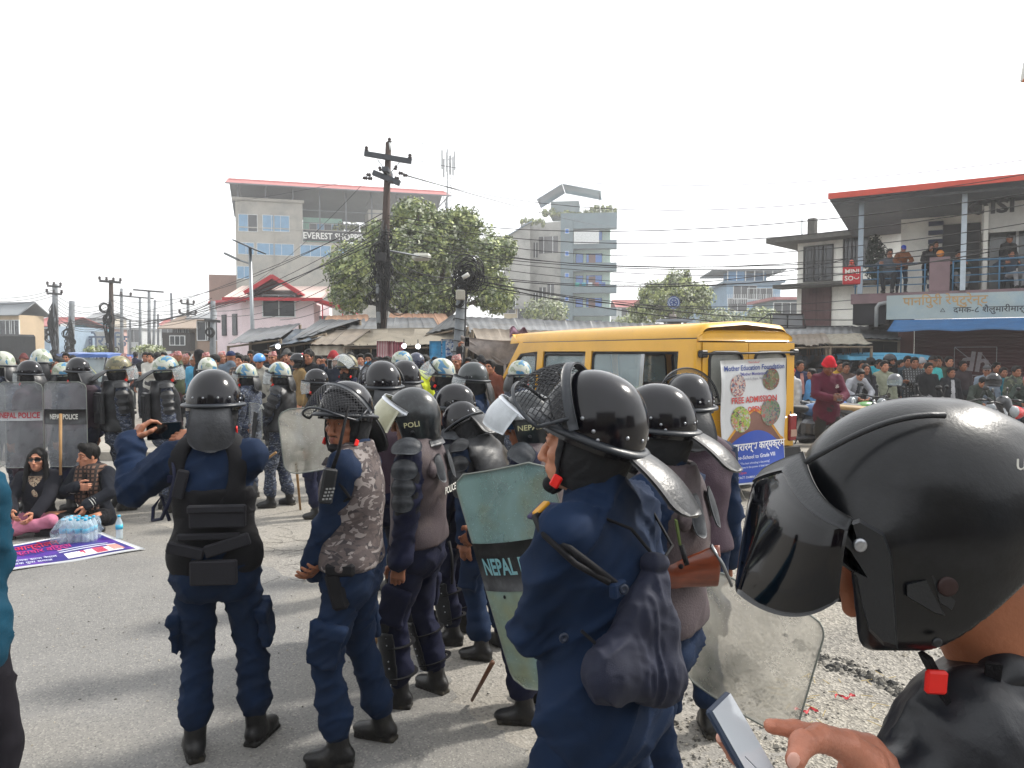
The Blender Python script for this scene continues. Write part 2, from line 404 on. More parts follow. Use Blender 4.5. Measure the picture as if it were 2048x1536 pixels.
# ------------------------------------------------------------------ implicit shapes -> one smooth mesh (surface nets)
class SDF:
 def __init__(s):s.ops=[];s.clips=[];s.mat=0;s.k=.02
 def _p(s,op,prim,k,lo,hi,m):s.ops.append((op,prim,s.k if k is None else k,np.asarray(lo,float),np.asarray(hi,float),s.mat if m is None else m));return s
 def cone(s,a,b,ra,rb=None,k=None,op='u',sq=None,m=None):
  a=np.asarray(a,float);b=np.asarray(b,float);rb=ra if rb is None else rb;R_=max(ra,rb)*(1 if sq is None else max(1,1/sq[1]))
  ab=b-a;L2=max(1e-9,ab@ab)
  if sq is not None:
   ax=nrm(sq[0]);fac=sq[1]
   def f(X,Y,Z):
    x,y,z=X-a[0],Y-a[1],Z-a[2]
    t=np.clip((x*ab[0]+y*ab[1]+z*ab[2])/L2,0,1)
    x=x-t*ab[0];y=y-t*ab[1];z=z-t*ab[2]
    q=(x*ax[0]+y*ax[1]+z*ax[2])*(fac-1);x=x+q*ax[0];y=y+q*ax[1];z=z+q*ax[2]
    return np.sqrt(x*x+y*y+z*z)-(ra+(rb-ra)*t)
  else:
   def f(X,Y,Z):
    x,y,z=X-a[0],Y-a[1],Z-a[2]
    t=np.clip((x*ab[0]+y*ab[1]+z*ab[2])/L2,0,1)
    x=x-t*ab[0];y=y-t*ab[1];z=z-t*ab[2]
    return np.sqrt(x*x+y*y+z*z)-(ra+(rb-ra)*t)
  return s._p(op,f,k,np.minimum(a,b)-R_,np.maximum(a,b)+R_,m)
 def ell(s,c,r,Rm=None,k=None,op='u',m=None):
  c=np.asarray(c,float);r=np.asarray(r,float);Rm=np.eye(3)if Rm is None else np.asarray(Rm)
  def f(X,Y,Z):
   x,y,z=X-c[0],Y-c[1],Z-c[2]
   p=[(Rm[0,i]*x+Rm[1,i]*y+Rm[2,i]*z)for i in range(3)]
   k0=np.sqrt((p[0]/r[0])**2+(p[1]/r[1])**2+(p[2]/r[2])**2)+1e-6
   k1=np.sqrt((p[0]/r[0]**2)**2+(p[1]/r[1]**2)**2+(p[2]/r[2]**2)**2)+1e-6
   return k0*(k0-1)/k1
  e=np.sqrt(((Rm*r)**2).sum(1))
  return s._p(op,f,k,c-e,c+e,m)
 def box(s,c,h,Rm=None,rd=.01,k=None,op='u',m=None):
  c=np.asarray(c,float);h=np.asarray(h,float)-rd;Rm=np.eye(3)if Rm is None else np.asarray(Rm)
  def f(X,Y,Z):
   x,y,z=X-c[0],Y-c[1],Z-c[2]
   q=[np.abs(Rm[0,i]*x+Rm[1,i]*y+Rm[2,i]*z)-h[i]for i in range(3)]
   return np.sqrt(sum(np.maximum(a,0)**2 for a in q))+np.minimum(np.maximum(np.maximum(q[0],q[1]),q[2]),0)-rd
  e=np.abs(Rm)@(h+rd)
  return s._p(op,f,k,c-e,c+e,m)
 def chain(s,pts,rs,k=None,sq=None,m=None,op='u'):
  for i in range(len(pts)-1):s.cone(pts[i],pts[i+1],rs[i],rs[i+1],k,op,sq,m)
  return s
 def clip(s,p,n):s.clips.append((np.asarray(p,float),nrm(n)));return s
 def net(s,h,folds=None,seed=0):
  us=[o for o in s.ops if o[0]=='u']
  lo=np.min([o[3]for o in us],0)-2.5*h-.008;hi=np.max([o[4]for o in us],0)+2.5*h+.008
  n=np.maximum(4,np.ceil((hi-lo)/h).astype(int)+1)
  ax=[(lo[i]+np.arange(n[i])*h).astype(np.float32)for i in range(3)]
  Fd=np.full(tuple(n),.3,np.float32);Md=np.zeros(tuple(n),np.uint8)
  for op,f,k,l,u,m in s.ops:
   mg=k+3*h+.004
   i0=np.clip(np.floor((l-mg-lo)/h).astype(int),0,n-1);i1=np.clip(np.ceil((u+mg-lo)/h).astype(int)+1,1,n)
   if np.any(i1<=i0):continue
   sl_=tuple(slice(i0[i],i1[i])for i in range(3))
   d=f(ax[0][sl_[0]][:,None,None],ax[1][sl_[1]][None,:,None],ax[2][sl_[2]][None,None,:]).astype(np.float32)
   A=Fd[sl_]
   if op=='u':
    Mv=Md[sl_];Mv[d<A]=m
    if k>0:
     hh=np.maximum(k-np.abs(A-d),0)/k;Fd[sl_]=np.minimum(A,d)-hh*hh*k*.25
    else:Fd[sl_]=np.minimum(A,d)
   else:
    d=-d
    if k>0:
     hh=np.maximum(k-np.abs(A-d),0)/k;Fd[sl_]=np.maximum(A,d)+hh*hh*k*.25
    else:Fd[sl_]=np.maximum(A,d)
  for p,nn in s.clips:
   d=((ax[0][:,None,None]-p[0])*nn[0]+(ax[1][None,:,None]-p[1])*nn[1]+(ax[2][None,None,:]-p[2])*nn[2])
   Fd=np.maximum(Fd,d.astype(np.float32))
  Fd[0]=Fd[-1]=.3;Fd[:,0]=Fd[:,-1]=.3;Fd[:,:,0]=Fd[:,:,-1]=.3
  S=Fd<0
  c=[Fd[a:n[0]-1+a,b:n[1]-1+b,c_:n[2]-1+c_]for a in(0,1)for b in(0,1)for c_ in(0,1)]
  cnt=sum((q<0).astype(np.uint8)for q in c)
  act=(cnt>0)&(cnt<8);ids=np.full(act.shape,-1,np.int32);cells=np.argwhere(act);ids[act]=np.arange(len(cells))
  vals=np.stack([q[act]for q in c],1)
  corner=np.array([[a,b,c_]for a in(0,1)for b in(0,1)for c_ in(0,1)],float)
  acc=np.zeros((len(cells),3));num=np.zeros(len(cells))
  for i in range(8):
   for bit in(1,2,4):
    j=i|bit
    if j==i:continue
    va,vb=vals[:,i],vals[:,j];cr=(va<0)!=(vb<0)
    t=np.where(cr,va/np.where(cr,va-vb,1),0)
    acc+=np.where(cr[:,None],corner[i]+t[:,None]*(corner[j]-corner[i]),0);num+=cr
  V=(cells+acc/np.maximum(num,1)[:,None])*h+lo
  Q=[]
  for a in range(3):
   b,c_=[(1,2),(2,0),(0,1)][a]
   s0=[slice(1,-1)]*3;s0[a]=slice(0,n[a]-1);s1=list(s0);s1[a]=slice(1,n[a])
   A,B=S[tuple(s0)],S[tuple(s1)]
   for flip,msk in((False,A&~B),(True,~A&B)):
    e=np.argwhere(msk)
    if len(e)==0:continue
    off=np.ones(3,int);off[a]=0;e=e+off
    def g(db,dc):
     q=e.copy();q[:,b]-=db;q[:,c_]-=dc;return ids[q[:,0],q[:,1],q[:,2]]
    q=np.stack([g(1,1),g(0,1),g(0,0),g(1,0)],1)
    Q.append(q[:,::-1]if flip else q)
  if not Q:return np.zeros((0,3)),np.zeros((0,4),int),np.zeros(0,int)
  Q=np.concatenate(Q);Q=Q[(Q>=0).all(1)]
  vm=Md[tuple(np.clip(np.round((V-lo)/h).astype(int),0,n-1).T)]
  mi=vm[Q[:,0]]
  if folds:
   a_,b_,c2,d_=V[Q[:,0]],V[Q[:,1]],V[Q[:,2]],V[Q[:,3]]
   fn=np.cross(c2-a_,d_-b_);vn=np.zeros_like(V)
   for i in range(4):np.add.at(vn,Q[:,i],fn)
   vn/=(np.linalg.norm(vn,axis=1,keepdims=True)+1e-9)
   dsp=np.zeros(len(V))
   for i,(amp,fr,pw)in enumerate(folds):
    w=V*np.asarray(fr);w[:,2]+=(V[:,0]*(.75 if i%2 else-.6)+V[:,1]*.5)*fr[2];w=w+1.2*(np.stack([vnoise(w*.6,50+seed),vnoise(w*.6,60+seed),vnoise(w*.6,70+seed)],1)-.5)
    q=vnoise(w,seed+i*7);q=1-np.abs(2*q-1);dsp+=amp*(q**pw-.3)
   V=V+vn*dsp[:,None]
  return V,Q,mi
def join(*parts):
 Vs,Fs,Ms,n=[],[],[],0
 for V,Q,m in parts:
  Vs.append(V);Fs.append(Q+n);Ms.append(m);n+=len(V)
 return np.concatenate(Vs),np.concatenate(Fs),np.concatenate(Ms)
def sdf_obj(name,S,h,mats,parent=None,M=None,folds=None,seed=0,loc=None):
 V,Q,mi=S.net(h,folds,seed)
 return put(name,raw_mesh(name,V,Q,mats,True,mi),parent,M,loc)
# ------------------------------------------------------------------ figures
SKIN=[mat('skin_brown','8A5A42',.5,var=.1,scale=25,spec=.4),mat('skin_tan','A8745A',.5,var=.08,scale=25,spec=.4),
  mat('skin_dark','6B4433',.5,var=.1,scale=25,spec=.4)]
LIP=mat('lip','7E463C',.45,var=.05);BROW=mat('eyebrow_hair','120D0B',.8,var=.2,scale=120)
HAIR=mat('black_hair','0A0807',.6,spec=.25,var=.3,scale=60,bump=1,bscale=220,stretch=(1,1,.25))
EYEW=mat('eye_white','B9AFA8',.2,var=0);EYED=mat('eye_dark','100A08',.12,var=0)
def ik(S,W,l1,l2,hint):
 S,W=np.asarray(S,float),np.asarray(W,float);d=W-S;D=np.linalg.norm(d)
 D2=min(D,(l1+l2)*.998);u=d/max(D,1e-6);W2=S+u*D2
 a=(l1*l1-l2*l2+D2*D2)/(2*D2);hgt=math.sqrt(max(0,l1*l1-a*a))
 h=np.asarray(hint,float);h=h-u*(h@u);h=nrm(h)
 return S+u*a+h*hgt,W2
class Fig:
 """joints of a figure that faces +Y, its right side +X, feet on z = 0"""
 def __init__(s,h=1.72,lean=0.,side=0.,twist=0.,hyaw=0.,hpitch=0.,hroll=0.,hip=None,R=None,L=None,RF=None,LF=None,fat=1.,sho=1.,knee_out=.15,neck=0.):
  k=s.k=h/1.75;s.fat=fat
  s.hip=np.array(hip if hip is not None else(0,0,.953))*k
  s.Rt=rotz(twist)@rotx(-lean)@roty(side)
  T=lambda p:s.hip+s.Rt@(np.array(p,float)*k)
  s.T=T
  s.waist=T((0,.005,.15));s.chest=T((0,.0,.34));s.nb=T((0,-.012,.52));
  s.S={'R':T((.163*sho,-.01,.452)),'L':T((-.163*sho,-.01,.452))}
  s.Rh=s.Rt@rotz(hyaw)@rotx(-hpitch)@roty(hroll)
  s.hc=T((0,.012+neck,.598))+s.Rh@np.array([0,.018,.055])*k
  s.arm={}
  dfl={'R':dict(hand=(.25,.06,.83)),'L':dict(hand=(-.25,.06,.83))}
  for sd,a in(('R',R),('L',L)):
   q=dict(dfl[sd]);q.update(a or{});sx=1 if sd=='R' else-1
   hand=np.array(q['hand'],float)*k
   hint=q.get('hint',(sx*.6,-1,-.3))
   E,W=ik(s.S[sd],hand,.285*k,.255*k,hint)
   d=q.get('dir');d=nrm(W-E)if d is None else nrm(d)
   n_=q.get('palm',(-sx,0.2,0));n_=np.asarray(n_,float);n_=nrm(n_-d*(n_@d))
   s.arm[sd]=dict(S=s.S[sd],E=E,W=W,d=d,n=n_,curl=q.get('curl',.45),thumb=q.get('thumb',.3))
  s.leg={}
  for sd,f in(('R',RF),('L',LF)):
   sx=1 if sd=='R' else-1
   q=dict(foot=(sx*.13,0,.085),hint=(sx*knee_out,1,.1),toe=(sx*.25,1,0));q.update(f or{})
   H=s.hip+rotz(twist*.6)@np.array([sx*.09,0,-.03])*k
   K,A=ik(H,np.array(q['foot'],float)*k,.44*k,.415*k,q['hint'])
   s.leg[sd]=dict(H=H,K=K,A=A,toe=nrm(q['toe']),up=nrm(q.get('up',(0,0,1))))
 def hm(s,extra=None):
  M=m4(s.Rh*s.k,s.hc)
  return M if extra is None else M@extra
def head_sdf(S,f,det=2,skin=0,ears=True,neck=True,female=False):
 k=f.k;C=f.hc;H=f.Rh
 P=lambda x,y,z:C+H@(np.array([x,y,z],float)*k)
 S.k=.018*k;S.mat=skin
 S.ell(P(0,-.012,.03),np.array([.076,.096,.095])*k,H)
 S.ell(P(0,.02,-.03),np.array([.064,.073,.09])*k,H)
 S.ell(P(0,.045,-.065),np.array([.045 if female else .052,.05,.048])*k,H)
 S.ell(P(0,.078,-.095),np.array([.024,.02,.02])*k,H)
 if neck:
  S.cone(P(0,-.02,-.06),f.nb+f.Rt@np.array([0,0,-.02])*k,.056*k,.064*k,k=.03)
 if det>=1:
  S.k=.008*k
  S.chain([P(0,.094,.012),P(0,.108,-.012),P(0,.118,-.034)],[.009*k,.0105*k,.0135*k])
  for sx in(-1,1):
   S.ell(P(sx*.0125,.104,-.038),np.array([.0085,.011,.008])*k,H)
   S.cone(P(sx*.012,.092,.034),P(sx*.05,.074,.03),.0105*k,.008*k,k=.014)
   S.ell(P(sx*.044,.066,-.02),np.array([.022,.022,.018])*k,H,k=.02)
   if ears:
    S.ell(P(sx*.078,-.004,-.008),np.array([.0075,.019,.031])*k,H@rotz(sx*-.35)@rotx(.15),k=.008)
  for sx in(-1,1):
   S.ell(P(sx*.031,.101,.012),np.array([.018,.015,.011])*k,H,op='s',k=.012)
 if det>=2:
  S.k=.004
  for sx in(-1,1):
   S.mat=skin
   S.ell(P(sx*.031,.079,.012),np.array([.0165,.0135,.0135])*k,H,k=.004)
   S.mat=2
   S.chain([P(sx*.013,.1,.034),P(sx*.032,.0975,.04),P(sx*.052,.082,.034)],[.0034*k,.0036*k,.002*k],k=.001)
   S.mat=skin
   S.chain([P(sx*.016,.0905,.014),P(sx*.03,.0945,.0205),P(sx*.046,.086,.012)],[.003*k]*3,k=.004)
   S.chain([P(sx*.017,.0905,.008),P(sx*.031,.0915,.003),P(sx*.046,.086,.009)],[.0025*k]*3,k=.004)
  S.mat=skin;S.ell(P(0,.088,-.062),np.array([.026,.018,.02])*k,H,k=.012)
  S.mat=1
  S.chain([P(-.023,.094,-.063),P(-.007,.1035,-.0585),P(.007,.1035,-.0585),P(.023,.094,-.063)],[.0025*k,.0048*k,.0048*k,.0025*k],k=.002)
  S.chain([P(-.021,.094,-.066),P(0,.1025,-.0705),P(.021,.094,-.066)],[.0025*k,.006*k,.0025*k],k=.002)
  S.mat=skin
 elif det==1:
  S.mat=2
  for sx in(-1,1):
   S.cone(P(sx*.015,.097,.034),P(sx*.05,.082,.034),.004*k,k=.001)
   S.ell(P(sx*.031,.089,.012),np.array([.014,.007,.0055])*k,H,k=.001)
  S.mat=1;S.cone(P(-.02,.095,-.064),P(.02,.095,-.064),.0055*k,k=.002);S.mat=skin
def eyes(f,parent,look=0.):
 k=f.k
 mb=MB()
 for sx in(-1,1):
  p=f.hc+f.Rh@(np.array([sx*.031,.0835,.011])*k)
  mb.m(0).ball(p,.0112*k,10)
  q=p+f.Rh@(np.array([look,.0072,.0])*k)
  mb.m(1).ball(q,.0058*k,8)
 mb.build('eyes',[EYEW,EYED],parent)
def hand_sdf(S,A,k,side,fine=True,m=0):
 W,d,n=A['W'],A['d'],A['n'];c=nrm(np.cross(n,d));t=-c if side=='R' else c
 Rm=np.stack([t,d,n],1);S.mat=m
 S.k=.012*k
 S.cone(W-d*.03*k,W+d*.012*k,.026*k,.025*k,sq=(n,1.25))
 S.box(W+d*.05*k,np.array([.038,.048,.0145])*k,Rm,rd=.012*k)
 curl=A['curl']
 if not fine:
  a=curl;p=W+d*.085*k;q=p+(d*math.cos(a)+n*math.sin(a))*.045*k;r=q+(d*math.cos(2*a)+n*math.sin(2*a))*.04*k
  for o in(.022,-.022):
   S.chain([p+t*o*k,q+t*o*k,r+t*o*k],[.019*k,.017*k,.014*k])
  S.cone(W+d*.03*k+t*.03*k,W+d*.07*k+t*.055*k+n*.01*k,.015*k,.011*k);return
 Ls=[1.,1.08,1.,.8]
 for i in range(4):
  o=(.0295-i*.0197)
  p=W+(d*(.088-abs(i-1.2)*.004)+t*o)*k;a=0;rr=[.0098,.0088,.0082,.007];pts=[p-d*.012*k,p]
  for j,(L_,w)in enumerate(zip((.044,.027,.021),(.55,1.,.7))):
   a+=curl*w*(1+.08*i);p=p+(d*math.cos(a)+n*math.sin(a)+t*(.06*(1.5-i))*(1-min(1,curl)))*L_*Ls[i]*k;pts.append(p)
  S.chain(pts,[.0105*k]+[r*k for r in rr],k=.003)
 th=A['thumb'];p=W+(d*.022+t*.028)*k;pts=[p]
 for(cd,ct,cn,L_)in((.62,.72,.25+th*.3,.045),(.85,.3-th*.3,.3+th*.6,.034),(.92,-.05-th*.4,.25+th*.6,.027)):
  p=p+nrm(d*cd+t*ct+n*cn)*L_*k;pts.append(p)
 S.chain(pts,[.0155*k,.0125*k,.0105*k,.0085*k],k=.008)
def torso_sdf(S,f,g=0.,arms='full',low=True,lower=-.06,sleeve=0.,m=0,fa=1.):
 """torso with arms, g = growth in metres; arms: full, short, none"""
 k=f.k;T=f.T;Rt=f.Rt;ft=f.fat;S.mat=m;S.k=.045*k
 if low:S.cone(T((-.075,0,-.0)),T((.075,0,-.0)),(.105*ft)*k+g,sq=(Rt[:,1],1.05))
 if lower<-.03:
  z=lower
  while z<-.02:S.cone(T((-.072,0,z)),T((.072,0,z)),(.106*ft)*k+g,k=.03,sq=(Rt[:,1],1.03));z+=.09
 S.ell(T((0,.008+.02*(ft-1),.13)),np.array([.142*ft,.112*ft,.17])*k+g,Rt)
 S.ell(T((0,-.002,.31)),np.array([.158*(1+(ft-1)*.5),.115*(1+(ft-1)*.5),.185])*k+g,Rt)
 S.cone(T((-.105,-.01,.425)),T((.105,-.01,.425)),.064*k+g,sq=(Rt[:,1],1.1))
 S.cone(T((-.14,-.012,.442)),T((0,-.018,.525)),.044*k+g,.05*k+g,k=.03);S.cone(T((.14,-.012,.442)),T((0,-.018,.525)),.044*k+g,.05*k+g,k=.03)
 if arms!='none':
  for sd in 'RL':
   A=f.arm[sd];S.k=.03*k
   S.cone(A['S'],A['E'],.058*k*fa+g,.046*k*fa+g)
   if arms=='full':
    S.k=.012*k
    S.cone(A['E'],A['W']-A['d']*.005,.047*k*fa+g,.031*k*fa+g*1.2+sleeve)
def legs_sdf(S,f,g=0.,m=0,blouse=False,wide=1.):
 k=f.k;S.mat=m;S.k=.03*k;ft=.5+.5*f.fat
 S.cone(f.hip+np.array([-.06,0,0])*k,f.hip+np.array([.06,0,0])*k,.112*ft*k+g)
 S.cone(f.hip,f.hip+f.Rt@np.array([0,0,.1])*k,.125*ft*k+g,.12*ft*k+g,sq=(f.Rt[:,0],.88))
 for sd in 'RL':
  L=f.leg[sd]
  S.cone(L['H'],L['K'],.088*ft*k+g,.06*wide*k+g,k=.02*k)
  up=L['A']+nrm(L['K']-L['A'])*.13*k
  if blouse:S.cone(L['K'],up,.06*wide*k+g,.06*wide*k+g,k=.015);S.cone(up,up+nrm(L['A']-L['K'])*.04*k,.06*wide*k+g,.05*k+g)
  else:S.cone(L['K'],L['A']+nrm(L['K']-L['A'])*.03,.06*wide*k+g,.046*wide*k+g,k=.015)
def boot_sdf(S,f,sd,high=True,m=0,sz=1.):
 L=f.leg[sd];k=f.k*sz;A=L['A'];y=nrm(L['toe']);z=L['up'];z=nrm(z-y*(z@y));x=np.cross(y,z);Rm=np.stack([x,y,z],1)
 P=lambda a,b,c:A+Rm@(np.array([a,b,c])*k)
 S.mat=m;S.k=.02
 S.cone(P(0,-.03,-.035),P(0,.02,-.03),.04*k,.043*k)
 S.ell(P(0,.085,-.045),np.array([.047,.092,.040])*k,Rm)
 S.cone(P(0,.02,-.01),P(0,.07,-.035),.042*k,.035*k)
 up=nrm(L['K']-A)
 if high:S.cone(A-z*.02*k,A+up*.15*k,.047*k,.054*k);S.cone(A+up*.14*k,A+up*.155*k,.056*k,.056*k,k=.004)
 else:S.cone(A-z*.02*k,A+up*.015*k,.042*k,.04*k)
 S.k=.003;S.mat=m+1
 S.box(P(0,.055,-.072),np.array([.043,.10,.012])*k,Rm,rd=.009*k)
 S.box(P(0,-.03,-.074),np.array([.037,.035,.012])*k,Rm,rd=.006*k)
def hair_obj(f,parent,style,m,h=.01):
 k=f.k;H=f.Rh;P=lambda x,y,z:f.hc+H@(np.array([x,y,z],float)*k)
 S=SDF();S.k=.012
 if style in('short','quiff','buzz'):
  g=.004 if style=='buzz' else .011
  S.ell(P(0,-.016,.036),(np.array([.076,.094,.093])+g)*k,H)
  if style!='buzz':S.ell(P(0,.05,.1),np.array([.062,.045,.028])*k,H,k=.02)
  if style=='quiff':S.ell(P(.0,.055,.115),np.array([.06,.045,.035])*k,H@rotx(.3),k=.02)
  S.ell(P(0,.105,-.02),np.array([.075,.09,.085])*k,H,op='s',k=.008)
  S.clip(P(0,-.05,-.055),H@np.array([0,.25,-1]))
 elif style=='curly':
  rr=random.Random(3)
  for i in range(26):
   a=rr.uniform(0,6.28);e=rr.uniform(.1,1.5);v=np.array([math.cos(a)*math.cos(e)*.078,math.sin(a)*math.cos(e)*.09-.015,math.sin(e)*.1+.03])
   S.ell(P(*v),np.array([.026,.026,.024])*k,H)
  S.ell(P(0,-.016,.036),np.array([.084,.1,.098])*k,H);S.ell(P(0,.11,-.02),np.array([.07,.08,.085])*k,H,op='s',k=.01)
  S.clip(P(0,-.05,-.04),H@np.array([0,.25,-1]))
 elif style=='long':
  S.ell(P(0,-.016,.036),np.array([.088,.106,.104])*k,H)
  for sx in(-1,1):
   S.chain([P(sx*.078,.02,.05),P(sx*.09,.03,-.06),f.T((sx*.105,.06,.46)),f.T((sx*.11,.105,.33))],[.02*k,.028*k,.032*k,.018*k],sq=None)
  S.chain([P(0,-.08,.02),P(0,-.09,-.12),f.T((0,-.1,.38))],[.06*k,.06*k,.05*k])
  S.ell(P(0,.105,-.015),np.array([.06,.09,.098])*k,H,op='s',k=.008)
 elif style=='beanie':
  S.ell(P(0,-.012,.055),np.array([.092,.11,.1])*k,H);S.ell(P(0,-.012,.125),np.array([.06,.075,.05])*k,H)
  S.cone(P(-.03,.0,.035),P(.03,0,.035),.087*k,sq=(H[:,2],3.2),k=.004)
  S.clip(P(0,0,.012),H@np.array([0,.1,-1]))
 elif style=='cap':
  S.ell(P(0,-.012,.05),np.array([.087,.105,.088])*k,H);S.clip(P(0,0,.04),H@np.array([0,.05,-1]))
  V,Q,mi=S.net(h);o=put('cap',raw_mesh('cap',V,Q,m,True),parent)
  mb=MB();mb.grid(lambda u,v:P((u-.5)*.15*(1-.25*v**3),.08+.075*v*(1-(2*u-1)**4*.5),.045-.018*(2*u-1)**2-.012*v),8,4,.004)
  mb.build('cap_peak',m,o);return o
 elif style=='topi':
  S.cone(P(0,-.01,.05),P(0,-.005,.125),.096*k,.075*k,sq=(H[:,0],1.1),k=.01)
  S.clip(P(0,0,.05),H@np.array([0,.05,-1]));S.clip(P(0,.02,.135),H@np.array([.25,.1,1]))
 elif style=='hood':
  S.ell(P(0,-.02,.02),np.array([.105,.12,.125])*k,H);S.cone(P(0,-.03,-.05),f.nb,.1*k,.1*k)
  S.ell(P(0,.12,-.0),np.array([.066,.1,.1])*k,H,op='s',k=.01)
 elif style=='moto':
  S.ell(P(0,-.005,.03),np.array([.125,.145,.14])*k,H);S.cone(P(0,-.0,-.02),P(0,.0,-.07),.115*k,.105*k)
  S.ell(P(0,.125,-.01),np.array([.095,.09,.055])*k,H,op='s',k=.01);S.clip(P(0,0,-.105),H@np.array([0,0,-1]))
 elif style=='halfmoto':
  S.ell(P(0,-.008,.045),np.array([.115,.135,.12])*k,H);S.clip(P(0,0,.02),H@np.array([0,-.15,-1]))
 nm={'short':'hair','quiff':'hair','buzz':'hair','curly':'hair','long':'hair','beanie':'beanie','topi':'topi_cap','hood':'hood','moto':'helmet','halfmoto':'helmet'}[style]
 return sdf_obj(nm,S,h,m,parent,folds=([(.004,(60,60,18),1.5)]if nm=='hair' and h<.012 else([(.003,(6,6,90),1.)]if nm=='beanie' else None)))
CLOTH={}
def cloth(hexc,rough=.85,nm=None):
 key=(nm or 'cloth_')+hexc
 if key not in CLOTH:CLOTH[key]=mat(key,hexc,rough,var=.16,scale=9,bump=.5,bscale=500,bump2=.35,b2scale=14,spec=.25)
 return CLOTH[key]
SOLE=mat('dark_rubber','14130F',.8,var=.2,scale=30,dirt='6b6353',damt=.4)
LEATHER=mat('black_boot_leather','0C0C0E',.38,var=.25,scale=20,bump=.5,bscale=90,dirt='4A463E',dscale=9,damt=.3)
def civilian(loc,yaw,h,top,bottom,hair='short',hairm=None,skin=0,shoes='1a1a1c',label='',group='',pose=None,top_long=0.,res=1.,inner=None,
   extra=None,topmat=None,det=1,female=False,name='person',mask=None,glasses=False,low=True,fat=None):
 pose=dict(pose or{})
 f=Fig(h=h,fat=fat or pose.pop('fat',1.),**pose)
 root=empty(name,loc,yaw,label,'person',group or None)
 hb,hh=.022*res,.010*res
 S=SDF();torso_sdf(S,f,-.012,'full',lower=0);legs_sdf(S,f,-.014);V=[S.net(hb*1.6)]
 S=SDF();head_sdf(S,f,det,0,female=female);V.append(S.net(hh if det<2 else .0045*res))
 for sd in 'RL':
  S=SDF();hand_sdf(S,f.arm[sd],f.k,sd,det>=2 or res<=.9);V.append(S.net(.0075*res if det<2 else .005))
 Vv,Q,mi=join(*V)
 put('body',raw_mesh('body',Vv,Q,[SKIN[skin],LIP,BROW],True,mi),root)
 tm=topmat or cloth(top);S=SDF()
 torso_sdf(S,f,.017,'full',lower=-.08-top_long,sleeve=.004)
 fo=[(.012,(4,4,16),3),(.006,(14,14,5),2.5)]
 if inner is not None:
  S.mat=0
 o=sdf_obj('jacket',S,hb,tm,root,folds=fo if res<1.3 else None,seed=len(label))
 S=SDF();legs_sdf(S,f,.006);S.clip(f.T((0,0,.1)),f.Rt@np.array([0,0,1.]))
 sdf_obj('trousers',S,hb,cloth(bottom),root,folds=fo,seed=3+len(label))
 if low:
  for sd in 'RL':
   S=SDF();boot_sdf(S,f,sd,False);sdf_obj('shoe',S,.014*res,[mat('shoe_'+shoes,shoes,.6),SOLE],root)
 S=SDF();S.k=.01;S.cone(f.nb+f.Rt@np.array([0,.0,.0]),f.nb+f.Rt@np.array([0,.006,.03])*f.k,.072*f.k,.068*f.k)
 sdf_obj('collar',S,.014*res,tm,root)
 if inner is not None:
  mb=MB();T=f.T
  mb.grid(lambda u,v:T(((u-.5)*(.07+.04*(1-v)),.118*(f.fat)+.02-.02*(2*u-1)**2-.05*max(0,v-.75)**1*2+(.012 if v<.6 else 0),.02+v*.47)),4,8,.01)
  mb.build('shirt_front',cloth(inner),root)
 if hair:hair_obj(f,root,hair,hairm or HAIR,.012*res if det<2 else .006)
 if mask:
  S=SDF();k=f.k;S.k=.01;S.ell(f.hc+f.Rh@(np.array([0,.055,-.055])*k),np.array([.062,.062,.05])*k,f.Rh);S.ell(f.hc+f.Rh@(np.array([0,0,-.05])*k),np.array([.08,.055,.08])*k,f.Rh,op='s')
  sdf_obj('face_mask',S,.008,cloth(mask),root)
 if glasses:
  mb=MB();k=f.k
  for sx in(-1,1):
   P=lambda u,v:f.hc+f.Rh@(np.array([sx*(.034+(u-.5)*.054),.112-.03*abs(.034+(u-.5)*.054)/.06,.008+(v-.5)*.04*(1-.3*(2*u-1)**4)])*k)
   mb.grid(P,6,4,.003)
   mb.tube([f.hc+f.Rh@(np.array([sx*.062,.085,.02])*k),f.hc+f.Rh@(np.array([sx*.08,.0,.012])*k)],.003,5)
  mb.tube([f.hc+f.Rh@(np.array([-.012,.113,.014])*k),f.hc+f.Rh@(np.array([.012,.113,.014])*k)],.003,5)
  mb.build('sunglasses',mat('sunglass_lens','0A0A0C',.12,var=0),root)
 return root,f
# ------------------------------------------------------------------ riot gear
NAVY=mat('navy_uniform_cloth','0D203A',.85,var=.2,scale=5,bump=.5,bscale=500,bump2=.9,b2scale=11,spec=.25)
NAVY2=mat('dark_violet_navy_cloth','10142C',.85,var=.2,scale=5,bump=.5,bscale=500,bump2=.5,b2scale=12,spec=.25)
BLACKW=mat('black_webbing','0B0B10',.75,var=.25,scale=9,bump=.6,bscale=300,spec=.3)
GLOSS=mat('glossy_helmet_shell','07070D',.16,var=.25,scale=4,coat=.2,spec=.38,bump=.12,bscale=40,dirt='26262E',dscale=11,damt=.35)
GLOSSD=mat('worn_black_shell','11161A',.3,var=.3,scale=6,coat=.3,bump=.3,bscale=60,dirt='3C4246',dscale=14,damt=.5)
RIM=mat('rubber_rim','1C2128',.4,var=.2,bump=.3,bscale=60)
LINER=mat('padded_black_lining','0C0E12',.8,var=.2,bump=.6,bscale=70)
FLAP=mat('black_vinyl','121316',.38,var=.3,scale=12,bump=.5,bscale=45,dirt='44464A',dscale=7,damt=.35)
FLAPG=mat('grey_worn_vinyl','34363A',.42,var=.3,scale=14,bump=.7,bscale=45,bump2=.5,b2scale=9)
STEEL=mat('steel_rivet','9A9DA2',.3,.9,var=.1)
WIRE=mat('black_painted_wire','14161C',.4,var=.1)
REDB=mat('red_plastic_buckle','D2180F',.4,var=.1)
